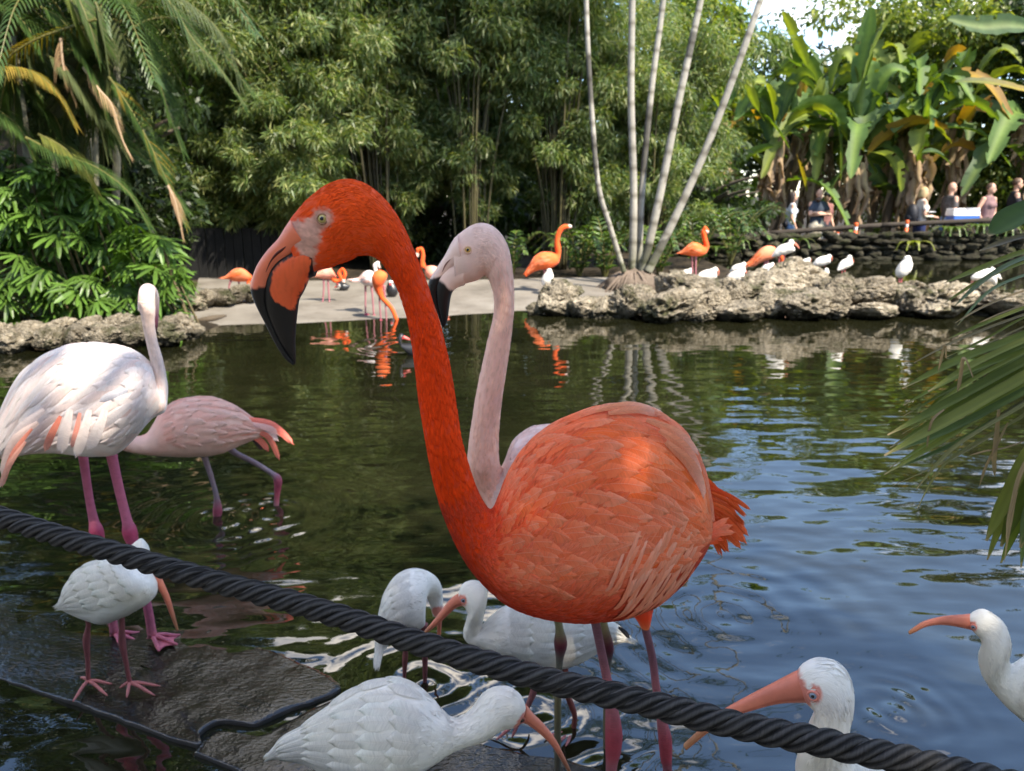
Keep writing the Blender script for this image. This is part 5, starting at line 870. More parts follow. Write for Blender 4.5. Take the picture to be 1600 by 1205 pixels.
MS = [(360, 250, 90, 105), (330, 130, 90, 90), (420, 70, 100, 80), (480, 215, 90, 105), (560, 120, 110, 110), (565, 255, 85, 65), (400, 350, 85, 55), (650, 60, 120, 80), (720, 150, 110, 105), (760, 50, 110, 90), (840, 130, 95, 95), (725, 245, 55, 36), (900, 230, 95, 80), (960, 160, 80, 100), (1040, 285, 85, 65), (310, 340, 70, 60), (440, 385, 60, 36), (350, 390, 60, 36), (540, 320, 60, 45), (600, 340, 50, 40), (480, 330, 60, 45), (620, 190, 80, 80), (290, 230, 70, 90), (870, 300, 40, 30), (430, 160, 90, 70), (640, 290, 40, 40), (1000, 220, 70, 70), (940, 290, 50, 35), (1090, 230, 50, 60)] + [(x, y, 100, 90) for x in range(300, 960, 110) for y in (-50, -160)] + [(x, -270, 100, 90) for x in range(300, 700, 110)]
_mr = np.random.default_rng(12); MS += [(float(_mr.uniform(290, 960)), float(_mr.uniform(20, 300)), 70, 55) for _ in range(24)]
CL = [(330, 13.0, 6.0, 1.2, 'feathery bamboo clump rising behind the fan palm bush'), (470, 12.8, 5.6, 1.2, 'rounded bamboo clump above the head of the orange flamingo'), (600, 14.0, 6.6, 1.3, 'tall bamboo clump beside the dark hollow of stems'), (735, 14.2, 6.8, 1.3, 'dark bamboo clump with dense black stems at its foot'), (870, 14.4, 6.2, 1.3, 'bamboo clump with light breaking through its open stems'), (1010, 14.8, 5.0, 1.1, 'low bamboo clump behind the slender palm trunks')]
for i, (px_, Y, h, w_, lab) in enumerate(CL):
    mine = [m + (float(np.random.default_rng(i * 50 + j).uniform(-.7, .5)),) for j, m in enumerate(MS) if min(range(len(CL)), key=lambda q: abs(CL[q][0] - m[0])) == i]
    bamboo(lab, P(px_, 430, Y)[0], Y, h, w_, 20000 + 8200 * len(mine), 100 + i, mine)
for i, (px_, Y, h, w_, lab) in enumerate([(200, 14.0, 7.0, 1.6, 'tall bamboo clump rising behind the arching palm'), (60, 14.8, 7.4, 1.7, 'bamboo clump showing through gaps of the arching palm'), (540, 16.2, 7.6, 1.6, 'highest pale bamboo clump in the second row')]):
    bamboo(lab, P(px_, 430, Y)[0], Y, h, w_, 42000, 120 + i, [(px_ + dx, y, 90, 80, 0) for dx in (-60, 60) for y in (330, 220, 110, 10, -100)])

# ---- broad trees and hedge mass behind
def tree(name, label, x, Y, h, w_, n, ln, wd, cols, seed, trunk=.14, low=.25, group='trees behind the far bank'):
    rng = np.random.default_rng(seed); base = np.array([x, Y, -.1]); root = thing(name, base, label, 'tree', group); b = MB(); top = base + [rng.normal() * .2, 0, h * .75]
    b.tube([base, lerp(base, top, .5) + [rng.normal() * .15, 0, 0], top], [trunk * 1.3, trunk, trunk * .3], 10, 16, (.10, .08, .06))
    for i in range(7):
        a = rng.uniform(0, 6.28); s_ = lerp(base, top, rng.uniform(.35, .9)); b.tube([s_, s_ + [math.cos(a) * w_ * .35, math.sin(a) * w_ * .35, h * .10], s_ + [math.cos(a) * w_ * .75, math.sin(a) * w_ * .75, h * .16]], [trunk * .5, trunk * .3, .02], 7, 10, (.10, .08, .06))
    b.build('trunk', m_bark, root); cen, rad = puffs(rng, base + [0, 0, h * (low + 1) / 2], (w_, w_ * .8, h * (1 - low) / 2), 60, w_ * .16, w_ * .34, 1.0)
    V, F, c = leafcloud(cen, rad, n, ln, wd, cols, rng, .4, .4); mk('crown', V, F, m_leaf, root, c, smooth=False); return root
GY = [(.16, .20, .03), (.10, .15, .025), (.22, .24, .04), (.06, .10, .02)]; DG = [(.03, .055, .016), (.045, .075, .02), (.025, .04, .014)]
for i, (px_, Y, h, w_, n, ln, wd, cols, nm, lab) in enumerate([
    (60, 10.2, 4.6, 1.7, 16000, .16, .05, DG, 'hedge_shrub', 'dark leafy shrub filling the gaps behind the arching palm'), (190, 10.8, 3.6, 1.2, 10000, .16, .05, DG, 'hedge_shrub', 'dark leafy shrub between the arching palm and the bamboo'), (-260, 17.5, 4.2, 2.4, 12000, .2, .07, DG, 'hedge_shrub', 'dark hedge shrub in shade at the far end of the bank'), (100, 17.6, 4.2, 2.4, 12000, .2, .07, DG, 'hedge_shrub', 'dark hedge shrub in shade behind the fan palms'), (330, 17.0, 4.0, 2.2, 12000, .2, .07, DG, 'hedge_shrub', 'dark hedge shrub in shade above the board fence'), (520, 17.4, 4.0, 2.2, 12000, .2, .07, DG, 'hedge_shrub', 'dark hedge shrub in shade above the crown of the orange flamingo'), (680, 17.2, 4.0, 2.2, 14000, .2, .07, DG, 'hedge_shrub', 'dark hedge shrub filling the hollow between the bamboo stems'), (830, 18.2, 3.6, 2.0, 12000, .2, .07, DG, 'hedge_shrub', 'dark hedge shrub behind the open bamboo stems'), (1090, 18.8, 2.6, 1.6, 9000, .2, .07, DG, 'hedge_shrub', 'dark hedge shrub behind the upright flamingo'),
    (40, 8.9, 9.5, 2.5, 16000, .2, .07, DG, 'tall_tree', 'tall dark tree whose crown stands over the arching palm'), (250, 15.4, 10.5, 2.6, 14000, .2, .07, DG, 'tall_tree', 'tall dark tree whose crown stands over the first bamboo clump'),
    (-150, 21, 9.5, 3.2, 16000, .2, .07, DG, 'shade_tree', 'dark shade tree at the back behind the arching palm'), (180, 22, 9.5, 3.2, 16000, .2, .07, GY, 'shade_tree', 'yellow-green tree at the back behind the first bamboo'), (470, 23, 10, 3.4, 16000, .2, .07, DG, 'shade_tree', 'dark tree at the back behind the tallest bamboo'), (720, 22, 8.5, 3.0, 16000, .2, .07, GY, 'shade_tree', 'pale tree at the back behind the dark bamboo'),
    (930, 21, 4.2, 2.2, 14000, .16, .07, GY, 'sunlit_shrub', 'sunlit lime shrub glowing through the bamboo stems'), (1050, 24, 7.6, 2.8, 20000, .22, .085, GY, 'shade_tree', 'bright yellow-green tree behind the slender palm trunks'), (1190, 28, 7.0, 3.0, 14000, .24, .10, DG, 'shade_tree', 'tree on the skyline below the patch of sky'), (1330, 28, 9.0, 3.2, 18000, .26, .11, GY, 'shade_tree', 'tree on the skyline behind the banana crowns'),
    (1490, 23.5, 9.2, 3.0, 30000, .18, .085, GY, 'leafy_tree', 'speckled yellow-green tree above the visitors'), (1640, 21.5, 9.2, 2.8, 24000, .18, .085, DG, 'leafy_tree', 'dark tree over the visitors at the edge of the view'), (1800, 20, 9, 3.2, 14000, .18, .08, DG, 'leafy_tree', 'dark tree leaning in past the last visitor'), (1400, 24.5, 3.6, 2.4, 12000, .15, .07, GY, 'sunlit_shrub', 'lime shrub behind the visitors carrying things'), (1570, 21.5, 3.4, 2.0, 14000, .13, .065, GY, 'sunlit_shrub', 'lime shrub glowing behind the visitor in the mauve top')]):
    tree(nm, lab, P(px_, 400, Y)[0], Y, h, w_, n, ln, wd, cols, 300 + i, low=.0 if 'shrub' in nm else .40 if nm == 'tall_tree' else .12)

# ---- palm fronds
def frond(par, pts, ln, nl, cols, seed, name='frond', wd=.022, hang=.6, mat=None, rib=(.16, .15, .05), world=False, spread=1.0, lift=0.0):
    rng = np.random.default_rng(seed); K = spline(np.array(pts, float), nl); T = unit(np.gradient(K, axis=0)); sd = unit(np.cross(T, [0, 0, 1.0])); up = np.cross(sd, T); b_v, b_f, b_c = [], [], []; n = 0
    V, F, uv = tube(K, np.linspace(.014, .003, nl), 6); b_v.append(V); b_f += fixf(F); b_c.append(np.broadcast_to(rib, V.shape)); n = len(V)
    for i in range(2, nl):
        s_ = i / (nl - 1); L_ = ln * (math.sin(min(1, s_ * 1.15 + .18) * math.pi) * .75 + .25) * rng.uniform(.85, 1.1)
        for sg in (-1, 1):
            d = unit(sd[i] * sg * .85 * spread + T[i] * (.45 + .5 * s_) + up[i] * (.35 + lift)); c = np.array(cols[rng.integers(len(cols))]) * rng.uniform(.8, 1.2); w_ = wd * rng.uniform(.8, 1.1); q0 = K[i]; wv = unit(np.cross(d, up[i] + d * .01)) ; pr = []; ctr = []
            for k, (f, ww) in enumerate(((0, .45), (.33, 1), (.7, .75), (1, .04))):
                ctr = q0 + d * L_ * f - np.array([0, 0, 1]) * hang * L_ * f * f; pr += [ctr + wv * w_ * ww / 2, ctr - wv * w_ * ww / 2]
            b_v.append(np.array(pr)); b_f += [(n, n + 1, n + 3, n + 2), (n + 2, n + 3, n + 5, n + 4), (n + 4, n + 5, n + 7, n + 6)]; b_c.append(np.broadcast_to(np.clip(c, 0, 1), (8, 3))); n += 8
    return mk(name, np.vstack(b_v), b_f, mat or m_gloss, par, np.vstack(b_c), smooth=False)
PG = [(.045, .085, .022), (.035, .07, .02), (.06, .10, .025)]; PYL = [(.20, .15, .028), (.14, .14, .03), (.26, .18, .035)]; PGR = [(.10, .12, .05), (.08, .10, .045)]
AP = thing('arching_palm', P(90, 520, 8.6) * [1, 1, 0] + [0, 0, .05], 'tall arching feather palm with drooping yellowing fronds above the fan palms', 'palm')
for i, (x0, x1, hh) in enumerate([(60, 40, 3.0), (120, 150, 2.7), (30, -60, 3.4), (170, 200, 3.2), (90, 95, 3.7), (0, 0, 4.4), (150, 170, 4.3)]):
    b0 = P(x0, 500, 8.6 + .15 * i) * [1, 1, 0]; t0 = np.array([P(x1, 200, 8.6 + .15 * i)[0], 8.6 + .15 * i, hh]); V, F, uv = tube([b0, lerp(b0, t0, .5) + [.05, 0, 0], t0], [.05, .045, .035], 8, 20); c = np.broadcast_to((.22, .20, .14), V.shape) * (.7 + .5 * ((np.arange(len(V)) // 8) % 3 > 0))[:, None]; mk('trunk', V, fixf(F), m_bark, AP, c)
    for j in range(9):
        a = j * .70 + i * .5; L_ = 1.7 + .3 * math.sin(j * 3 + i); d = np.array([math.cos(a), math.sin(a) * .8, 0]); frond(AP, [t0, t0 + d * L_ * .35 + [0, 0, .55], t0 + d * L_ * .75 + [0, 0, .45], t0 + d * L_ * 1.1 + [0, 0, -.25]], .5, 40, PG, 500 + i * 10 + j)
for i, (pts, Y, ln, cols, hang) in enumerate([
    ([(150, 30), (60, 60), (10, 95), (40, 112), (80, 140), (112, 186)], 7.6, .30, PYL, .8), ([(-60, 80), (0, 104), (50, 112), (90, 145), (118, 195)], 7.5, .30, PYL, .7), ([(160, 95), (140, 150), (170, 190), (200, 245)], 7.8, .34, PGR, .6), ([(40, 215), (90, 240), (150, 262), (200, 300), (232, 352)], 7.5, .40, PG, .5), ([(60, 210), (100, 232), (130, 262), (150, 300)], 7.6, .34, [(.12, .13, .03), (.09, .11, .03)], .6),
    ([(220, -40), (270, 10), (300, 60), (345, 110), (382, 165)], 7.9, .46, PGR + PG, .7), ([(110, -30), (140, 40), (155, 95)], 7.6, .38, PG + PGR, .5), ([(80, -60), (110, 0), (135, 60), (160, 90)], 7.7, .40, [(.12, .15, .04)], .5), ([(200, 60), (240, 110), (262, 170), (285, 235)], 8.0, .44, PG, .6), ([(170, 120), (215, 190), (255, 270), (290, 352)], 7.8, .36, PG + PYL[:1], .5), ([(-60, 160), (-10, 170), (30, 200), (55, 250)], 7.7, .40, PG, .6), ([(120, 180), (180, 215), (240, 260), (292, 330)], 8.1, .42, PG, .5), ([(-40, 0), (20, 20), (60, 70), (80, 130)], 7.9, .46, PG, .5), ([(150, -20), (210, 20), (235, 80), (250, 150)], 8.2, .46, PG, .5), ([(20, 120), (70, 180), (100, 230), (140, 270)], 8.1, .44, PG, .5), ([(215, 10), (245, -10), (300, 10), (350, 60), (372, 130)], 8.3, .5, PGR, .8)]):
    frond(AP, [P(x, y, Y) for x, y in pts], ln, 56, cols, 600 + i, hang=hang, wd=.017)
_fr = np.random.default_rng(33)
for i in range(20):
    x0, y0 = _fr.uniform(-20, 190), _fr.uniform(0, 150); dx = _fr.uniform(-70, 110); frond(AP, [P(x, y, 7.7 + .03 * i) for x, y in ((x0, y0), (x0 + dx * .4, y0 + 30), (x0 + dx * .8, y0 + 85), (x0 + dx, y0 + _fr.uniform(140, 190)))], .42, 50, PG if i % 4 else PGR, 660 + i, hang=.6, wd=.017)
for i, pts in enumerate([[(130, 105), (150, 135), (175, 165), (190, 215), (205, 245)], [(95, 60), (100, 110), (118, 160)], [(262, 290), (275, 320), (285, 370)]]):
    frond(AP, [P(x, y, 7.55) for x, y in pts], .14, 26, [(.36, .24, .13), (.28, .18, .10)], 640 + i, 'dead_frond', .016, 1.2, m_dry, (.45, .33, .22))
# ---- fan palm bush
def fanmesh(seed):
    rng = np.random.default_rng(seed); V, F, C = [], [], []; n = 0; nb_ = rng.integers(8, 12)
    for k in range(nb_):
        a = lerp(-1.75, 1.75, k / (nb_ - 1)) + rng.normal() * .05; L_ = rng.uniform(.22, .30) * (1 - .12 * abs(a)); w_ = rng.uniform(.030, .042); d = np.array([math.cos(a), math.sin(a), 0]); s_ = np.array([-d[1], d[0], 0]); dr = rng.uniform(.18, .5); c = np.array((.070, .135, .022)) * rng.uniform(.7, 1.35)
        for f, ww in ((.03, .15), (.3, .8), (.65, 1), (.9, .65), (1, .12)):
            ct = d * L_ * f - np.array([0, 0, 1]) * dr * L_ * f * f; V += [ct + s_ * w_ * ww / 2, ct + np.array([0, 0, -.10 * w_ * ww]), ct - s_ * w_ * ww / 2]; C += [c * (1.25 if f > .85 else 1)] * 3
        for q in range(4): i = n + q * 3; F += [(i, i + 1, i + 4, i + 3), (i + 1, i + 2, i + 5, i + 4)]
        n += 15
    me = mkmesh('fan_leaf', np.array(V), F, np.clip(np.array(C), 0, 1), None, False); me.materials.append(m_gloss); return me
FAN = [fanmesh(700 + i) for i in range(8)]
FB = thing('fan_palm_bush', P(120, 515, 7.9) * [1, 1, 0] + [0, 0, .06], 'dense glossy green fan palm bush on the bank above the cream rocks', 'palm bush'); rng = np.random.default_rng(77); stem = MB(); k = 0
while k < 300:
    x = rng.uniform(-110, 285); top = np.interp(x, [-110, 0, 60, 140, 200, 250, 285], [200, 215, 235, 270, 330, 370, 410]); y = rng.uniform(top, 512); Y = 7.55 + 1.1 * rng.random() ** 2 + (512 - y) * .0012
    p_ = P(x, y, Y); rz = -math.pi / 2 + rng.normal() * .9; inst('leaf', FAN[k % 8], p_, (rng.normal() * .35, rng.uniform(.05, .8), rz), rng.uniform(.75, 1.2), FB); k += 1
    if k % 5 == 0: stem.tube([[p_[0] * .98, Y + .35, .05], [p_[0], Y + .2, p_[2] * .6], p_], [.014, .012, .006], 5, 8, (.14, .11, .06))
stem.build('stems', m_bark, FB)
rest = MB()
for i in range(260):
    x = rng.uniform(-120, 270); top = np.interp(x, [-110, 0, 60, 140, 200, 250, 285], [210, 225, 245, 285, 345, 385, 430]); y = rng.uniform(top, 505); p_ = P(x, y, 8.5 + rng.random() * .6); me = FAN[i % 8]; q = np.array([v.co[:] for v in me.vertices]); from_ = __import__('mathutils').Euler((rng.normal() * .4, rng.uniform(0, .8), rng.uniform(-3, 0))).to_matrix(); q = q @ np.array(from_).T * rng.uniform(.9, 1.3) + p_; rest.add(q, [tuple(f.vertices) for f in me.polygons], (.05, .11, .018))
tag(rest.build('inner_leaves', m_gloss, FB, False), kind='stuff')

# ---- slender clump palm on its root mound
CP = thing('clump_palm', P(992, 428, 11.2) * [1, 1, 0] + [0, 0, .1], 'clump palm with five slender pale ringed trunks fanning out of one root mound', 'palm')
for i, pts in enumerate([[(975, 425), (955, 360), (935, 290), (925, 180), (918, 60), (915, -60)], [(988, 425), (990, 300), (986, 150), (988, 0), (990, -90)], [(998, 425), (1003, 300), (1018, 140), (1034, 20), (1046, -80)], [(1004, 425), (1030, 310), (1058, 170), (1082, 60), (1102, -40)], [(1012, 425), (1050, 350), (1100, 240), (1148, 115), (1185, 10), (1204, -50)]]):
    Yt = 11.2 + [-.15, .1, .25, 0, -.1][i]; K = [P(x, y, Yt) for x, y in pts]; dK = K[-1] - K[-2]; tp = K[-1] + dK * ((7.6 + .35 * math.sin(i * 2.1) - K[-1][2]) / dK[2]) * np.array([.6, 1, 1]); K += [lerp(K[-1], tp, .5), tp]; rad = np.linspace([.038, .058, .05, .062, .062][i], .03, len(K)); V, F, uv = tube(K, rad, 12, 120); ring_ = np.floor((np.arange(len(V)) // 12) + 2.5 * vnoise(V, 1.7)) % 5; c = np.where((ring_ < 1)[:, None], (.16, .145, .115), (.31, .29, .245)) * (.75 + .5 * vnoise(V, 2.2))[:, None]
    dk = (vnoise(V + 3, 2.2) > .70); c = np.where(dk[:, None], c * .35, c); gb = sst(.9, .2, V[:, 2]); c = c * (1 - .45 * gb[:, None]) + np.array((.10, .12, .04)) * .45 * gb[:, None]; mk('trunk', V, fixf(F), m_bark, CP, np.clip(c, 0, 1))
    for j in range(7):
        a = j * .9 + i; L_ = 1.5; d = np.array([math.cos(a), math.sin(a), 0]); frond(CP, [tp, tp + d * L_ * .4 + [0, 0, .5], tp + d * L_ * .8 + [0, 0, .35], tp + d * L_ * 1.1 + [0, 0, -.2]], .42, 30, PG, 800 + i * 8 + j)
b = MB(); rng = np.random.default_rng(5); V, F = ball(P(990, 436, 11.2) * [1, 1, 0] + [0, 0, .10], (.42, .34, .24), 40, 24); V = V + unit(V - V.mean(0)) * ((fbm(V, 9, 4) - .5) * .16)[:, None]; b.add(V, F, (.13, .10, .075))
for i in range(70):
    a = rng.uniform(0, 6.28); c0 = P(990, 436, 11.2) * [1, 1, 0]; r1 = rng.uniform(.35, .62); b.tube([c0 + [math.cos(a) * .14, math.sin(a) * .12, .34], c0 + [math.cos(a) * .34, math.sin(a) * .28, .24], c0 + [math.cos(a) * r1, math.sin(a) * r1 * .8, .04]], [.016, .014, .006], 5, 8, (.17, .13, .10))
b.build('root_mound', m_bark, CP)

# ---- banana plants
def blade(pts, w_, cols, seed, par, name='leaf', tear=.5, mat=None, fold=.35):
    rng = np.random.default_rng(seed); n = 26; K = spline(np.array(pts, float), n); T = unit(np.gradient(K, axis=0)); sd = unit(np.cross(T, [0, 0, 1.0]) + np.array([1e-4, 0, 0])); up = np.cross(sd, T); tw = rng.normal() * .5; s0 = sd * math.cos(tw) + up * math.sin(tw); up = np.cross(s0, T); sd = s0
    s_ = np.linspace(0, 1, n); wp = np.where(s_ < .18, .06, np.sin(np.clip((s_ - .18) / .82, 0, 1) ** .7 * math.pi) ** .55 + .03) * w_ / 2; V, F, C = [], [], []; c0 = np.array(cols[0]); c1 = np.array(cols[-1])
    for i in range(n):
        c = lerp(c0, c1, s_[i]); c = c * (.9 + .2 * rng.random())
        for j, f in enumerate((-1, -.5, 0, .5, 1)):
            jag = 1 - tear * .5 * rng.random() * (abs(f) == 1); V.append(K[i] + sd[i] * f * wp[i] * jag + up[i] * (abs(f) * fold * wp[i] - (.04 * w_ if abs(f) == 1 and rng.random() < tear * .4 else 0))); C.append(c * (1.35 if f == 0 else 1) + (np.array((.05, .05, 0)) if f == 0 else 0))
    for i in range(n - 1):
        for j in range(4):
            if j in (0, 3) and rng.random() < tear * .22 and i > 5: continue
            F.append((i * 5 + j, i * 5 + j + 1, (i + 1) * 5 + j + 1, (i + 1) * 5 + j))
    return mk(name, np.array(V), F, mat or m_ban, par, np.clip(np.array(C), 0, 1), smooth=True)
BG1 = [(.060, .115, .032), (.075, .135, .035)]; BG2 = [(.042, .085, .034), (.06, .10, .042)]; BG3 = [(.10, .15, .035), (.14, .17, .04)]; BY = [(.26, .17, .03), (.22, .12, .03)]; BB = [(.20, .135, .085), (.30, .21, .14)]
def banana(label, px_, Y, h, seed, nleaf=9, size=1.0, dead=20):
    rng = np.random.default_rng(seed); base = np.array([P(px_, 400, Y)[0], Y, -.2]); root = thing('banana_plant', base, label, 'banana plant', 'banana plants behind the visitors'); b = MB(); crown = base + [rng.normal() * .15, 0, h]
    b.tube([base, lerp(base, crown, .5) + [rng.normal() * .1, 0, 0], crown], [.12, .10, .07], 12, 20, (.13, .095, .06)); b.build('trunk', m_bark, root)
    for i in range(nleaf):
        a = rng.uniform(0, 6.28) if i > 3 else [-2.6, -.5, -1.6, 1.6][i] + rng.normal() * .3; L_ = size * rng.uniform(1.5, 2.3); el = rng.uniform(-.1, 1.4); d = np.array([math.cos(a), math.sin(a) * .7, 0]); ce, se = math.cos(el), math.sin(el); sag = rng.uniform(.15, .6)
        c_0 = crown if i % 2 else lerp(base, crown, rng.uniform(.55, 1)); pts = [c_0, c_0 + d * L_ * .33 * ce + [0, 0, L_ * .35 * se + .1], c_0 + d * L_ * .68 * ce + [0, 0, L_ * (.62 * se - sag * .25) + .12], c_0 + d * L_ * (.98 * ce + .05) + [0, 0, L_ * (.85 * se - sag)]]; q = rng.random(); blade(pts, size * rng.uniform(.38, .56), BG1 if q < .4 else BG2 if q < .7 else BG3 if q < .9 else BY, seed * 50 + i, root, tear=.75)
    for i in range(dead):
        a = rng.uniform(0, 6.28); d = np.array([math.cos(a), math.sin(a), 0]); z0 = rng.uniform(.45, 1.0) * h; L_ = rng.uniform(.7, 1.5); s0 = lerp(base, crown, z0 / h); blade([s0, s0 + d * .22 + [0, 0, .02], s0 + d * .34 + [0, 0, -L_ * .5], s0 + d * .30 + [rng.normal() * .1, 0, -L_]], rng.uniform(.16, .34), BB if i % 3 else [(.30, .22, .14), (.24, .17, .11)], seed * 50 + 20 + i, root, 'dead_leaf', .9, m_dry, -.7)
for i, (px_, Y, h, nl, sz, lab) in enumerate([(1130, 20.2, 3.0, 8, 1.0, 'banana plant with leaves crossing the slender palm trunks'), (1210, 19.8, 2.7, 9, 1.05, 'banana plant behind the visitor in the pale top'), (1265, 20.6, 3.4, 9, 1.1, 'tall banana plant above the visitor with folded arms'), (1320, 19.6, 2.6, 10, 1.1, 'banana plant with a broad leaf hanging straight down'), (1375, 20.4, 3.3, 10, 1.15, 'banana plant with the tallest upright leaves'), (1420, 19.8, 2.8, 9, 1.05, 'banana plant above the visitor with the backpack'), (1070, 21.5, 3.0, 8, 1.1, 'banana plant glimpsed between the slender palm trunks'), (1480, 20.8, 3.4, 9, 1.1, 'banana plant in shade above the bald visitor'), (1240, 22.5, 3.6, 8, 1.1, 'banana plant at the back under the patch of sky'), (1350, 22.8, 3.9, 9, 1.2, 'banana plant at the back with crown against the trees'), (1580, 20.2, 3.6, 9, 1.3, 'banana plant leaning over the last two visitors')]):
    banana(lab, px_, Y, h * 1.12, 40 + i, nl + 7, sz * 1.12)
# single leaves that hang forward in view, on the plant they belong to
HB = [o_ for o_ in bpy.data.objects if o_.name.startswith('banana_plant') and o_.parent is None]
for i, (pi, pts, Y, w_, cols) in enumerate([(3, [(1290, 175), (1305, 185), (1312, 225), (1313, 283)], 19.0, .42, BG2), (5, [(1350, 235), (1385, 245), (1400, 265), (1408, 300)], 18.9, .5, [(.14, .19, .12), (.12, .17, .11)]), (1, [(1225, 225), (1190, 235), (1165, 248), (1140, 268)], 19.0, .40, BG1), (4, [(1340, 160), (1360, 90), (1385, 40), (1418, 2)], 19.4, .55, BG3), (4, [(1335, 165), (1345, 110), (1355, 60), (1362, 10)], 19.6, .5, BG1), (3, [(1270, 120), (1250, 80), (1235, 45), (1222, 18)], 19.5, .4, BG3), (2, [(1262, 110), (1240, 95), (1215, 70), (1185, 50)], 19.7, .42, BG1), (3, [(1245, 240), (1250, 262), (1256, 285), (1260, 300)], 19.0, .26, BY + BG3), (10, [(1640, 50), (1580, 40), (1530, 42), (1480, 30)], 18.0, .5, BG2), (10, [(1640, 150), (1590, 140), (1540, 130), (1492, 128)], 18.0, .36, BY + BG2), (5, [(1430, 240), (1455, 238), (1472, 245), (1486, 258)], 19.0, .34, BG2), (1, [(1195, 190), (1175, 155), (1165, 128), (1160, 140)], 19.0, .34, BG3), (0, [(1080, 200), (1070, 150), (1064, 100), (1060, 60)], 19.6, .46, BG2), (0, [(1130, 170), (1112, 120), (1104, 80), (1100, 50)], 19.6, .42, BG1)]):
    blade([P(x, y, Y) for x, y in pts], w_, cols, 950 + i, HB[pi], tear=.35)
# ================================================================ visitors on the far path
m_skinp = simple('skin', (.52, .30, .21), .5, .35, 40, .12); HAIRM = {}
def cloth(name, col, nsc=60, namp=.2): return simple(name, col, .85, .2, nsc, namp, 120, .002)
def caps(b, p0, p1, r0, r1, m=12): b.tube([p0, lerp(np.array(p0), np.array(p1), .5), p1], [r0, (r0 + r1) / 2, r1], m); b.ball(p0, r0, m=m, n=8); b.ball(p1, r1, m=m, n=8)
def remesh(o_, v, it=3):
    m = o_.modifiers.new('blend', 'REMESH'); m.mode = 'VOXEL'; m.voxel_size = v; m.use_smooth_shade = True; k = o_.modifiers.new('soften', 'SMOOTH'); k.iterations = it; k.factor = .5; return o_
def person(label, px_, ytop, Y, yaw, arms, shirt, pants, hair, hairlen, female=False, bare=False, shorts=False, turn=0.0, cap=None, sleeve=.55):
    top = P(px_, ytop, Y); h = top[2] + .2; base = np.array([top[0], Y, -.2]); root = thing('person', base, label, 'person', 'visitors on the far path'); f = np.array([math.cos(yaw), math.sin(yaw), 0]); l = np.array([-f[1], f[0], 0]); u = np.array([0, 0, 1.0])
    J = lambda a, b, c: base + (f * a + l * b + u * c) * h
    sw_, hw = (.105, .062) if not female else (.092, .066); b, s, t_ = MB(), MB(), MB(); hf = np.array([math.cos(yaw + turn), math.sin(yaw + turn), 0]); hl = np.array([-hf[1], hf[0], 0]); hc = J(.012, 0, .930)
    b.ball(hc + u * .010 * h, np.array([.050, .046, .060]) * h * [1, 1, 1], m=18, n=12); b.ball(hc + hf * .014 * h - u * .022 * h, np.array([.038, .036, .042]) * h, m=14, n=10); caps(b, hc + hf * .05 * h - u * .004 * h, hc + hf * .058 * h - u * .014 * h, .006 * h, .008 * h, 8); caps(b, hc + hf * .044 * h - u * .038 * h + hl * .012 * h, hc + hf * .044 * h - u * .038 * h - hl * .012 * h, .006 * h, .006 * h, 8)
    for sg in (1, -1): b.ball(hc + hl * sg * .046 * h - u * .004 * h, np.array([.010, .007, .014]) * h, m=8, n=6)
    caps(b, J(0, 0, .83), J(.008, 0, .90), .030 * h, .028 * h)
    for z0, z1, r0, r1, bb, (wx, wy) in ((.52, .60, .075, .068, (b,), (.8, 1.05)), (.60, .72, .066, .078, (b,), (.8, 1.1)), (.72, .80, .080, .060, (b,), (.8, 1.15))):
        for q, rr, zz in ((0, r0, z0), (1, r1, z1)): b.ball(J(0, 0, zz), np.array([rr, rr, rr]) * h * .92, m=14, n=10); b.ball(J(0, .035, zz), rr * h * .75, m=14, n=10); b.ball(J(0, -.035, zz), rr * h * .75, m=14, n=10)
    for z0, z1, r0, r1 in ((.535, .61, .072, .066), (.61, .73, .066, .078), (.73, .80, .078, .058)):
        for oy in (-.038, 0, .038): caps(s, J(0, oy, z0), J(0, oy, z1), r0 * h * (1.0 if oy == 0 else .84), r1 * h * (1.0 if oy == 0 else .84))
    if female: caps(s, J(.045, .03, .73), J(.045, -.03, .73), .045 * h, .045 * h)
    for sg, (el, ha) in zip((1, -1), arms):
        sh = J(0, sg * sw_, .805); e = J(*el); w_ = J(*ha); caps(b, sh, e, .030 * h, .024 * h); caps(b, e, w_, .024 * h, .016 * h)
        d = unit(w_ - e); pal = w_ + d * .035 * h; caps(b, w_, pal, .018 * h, .020 * h, 8); sd = unit(np.cross(d, u + f * .1))
        for k in range(4): q = pal + sd * (k - 1.5) * .0095 * h; m1 = q + d * .026 * h - u * .003 * h; caps(b, q, m1, .0052 * h, .005 * h, 6); caps(b, m1, m1 + d * (.018 - .003 * abs(k - 1.4)) * h - u * .008 * h, .005 * h, .0042 * h, 6)
        tb = w_ + d * .012 * h + sd * .018 * h; caps(b, tb, tb + (d * .022 + sd * .014) * h, .006 * h, .005 * h, 6)
        if not bare: caps(s, J(0, sg * (sw_ - .02), .80), lerp(sh, e, sleeve), .040 * h, .036 * h)
    for sg in (1, -1):
        hp, kn, an = J(0, sg * .048, .50), J(.012, sg * .05, .28), J(0, sg * .05, .045); caps(b, hp, kn, .054 * h, .034 * h); caps(b, kn, an, .034 * h, .020 * h); caps(b, J(-.02, sg * .05, .018), J(.09, sg * .055, .014), .022 * h, .018 * h)
        caps(t_, hp, kn if not shorts else lerp(hp, kn, .5), .064 * h, .046 * h if not shorts else .060 * h)
        if not shorts: caps(t_, kn, J(0, sg * .05, .06), .046 * h, .034 * h)
    caps(t_, J(0, .03, .525), J(0, -.03, .525), .072 * h, .072 * h); caps(t_, J(0, .03, .56), J(0, -.03, .56), .066 * h, .066 * h)
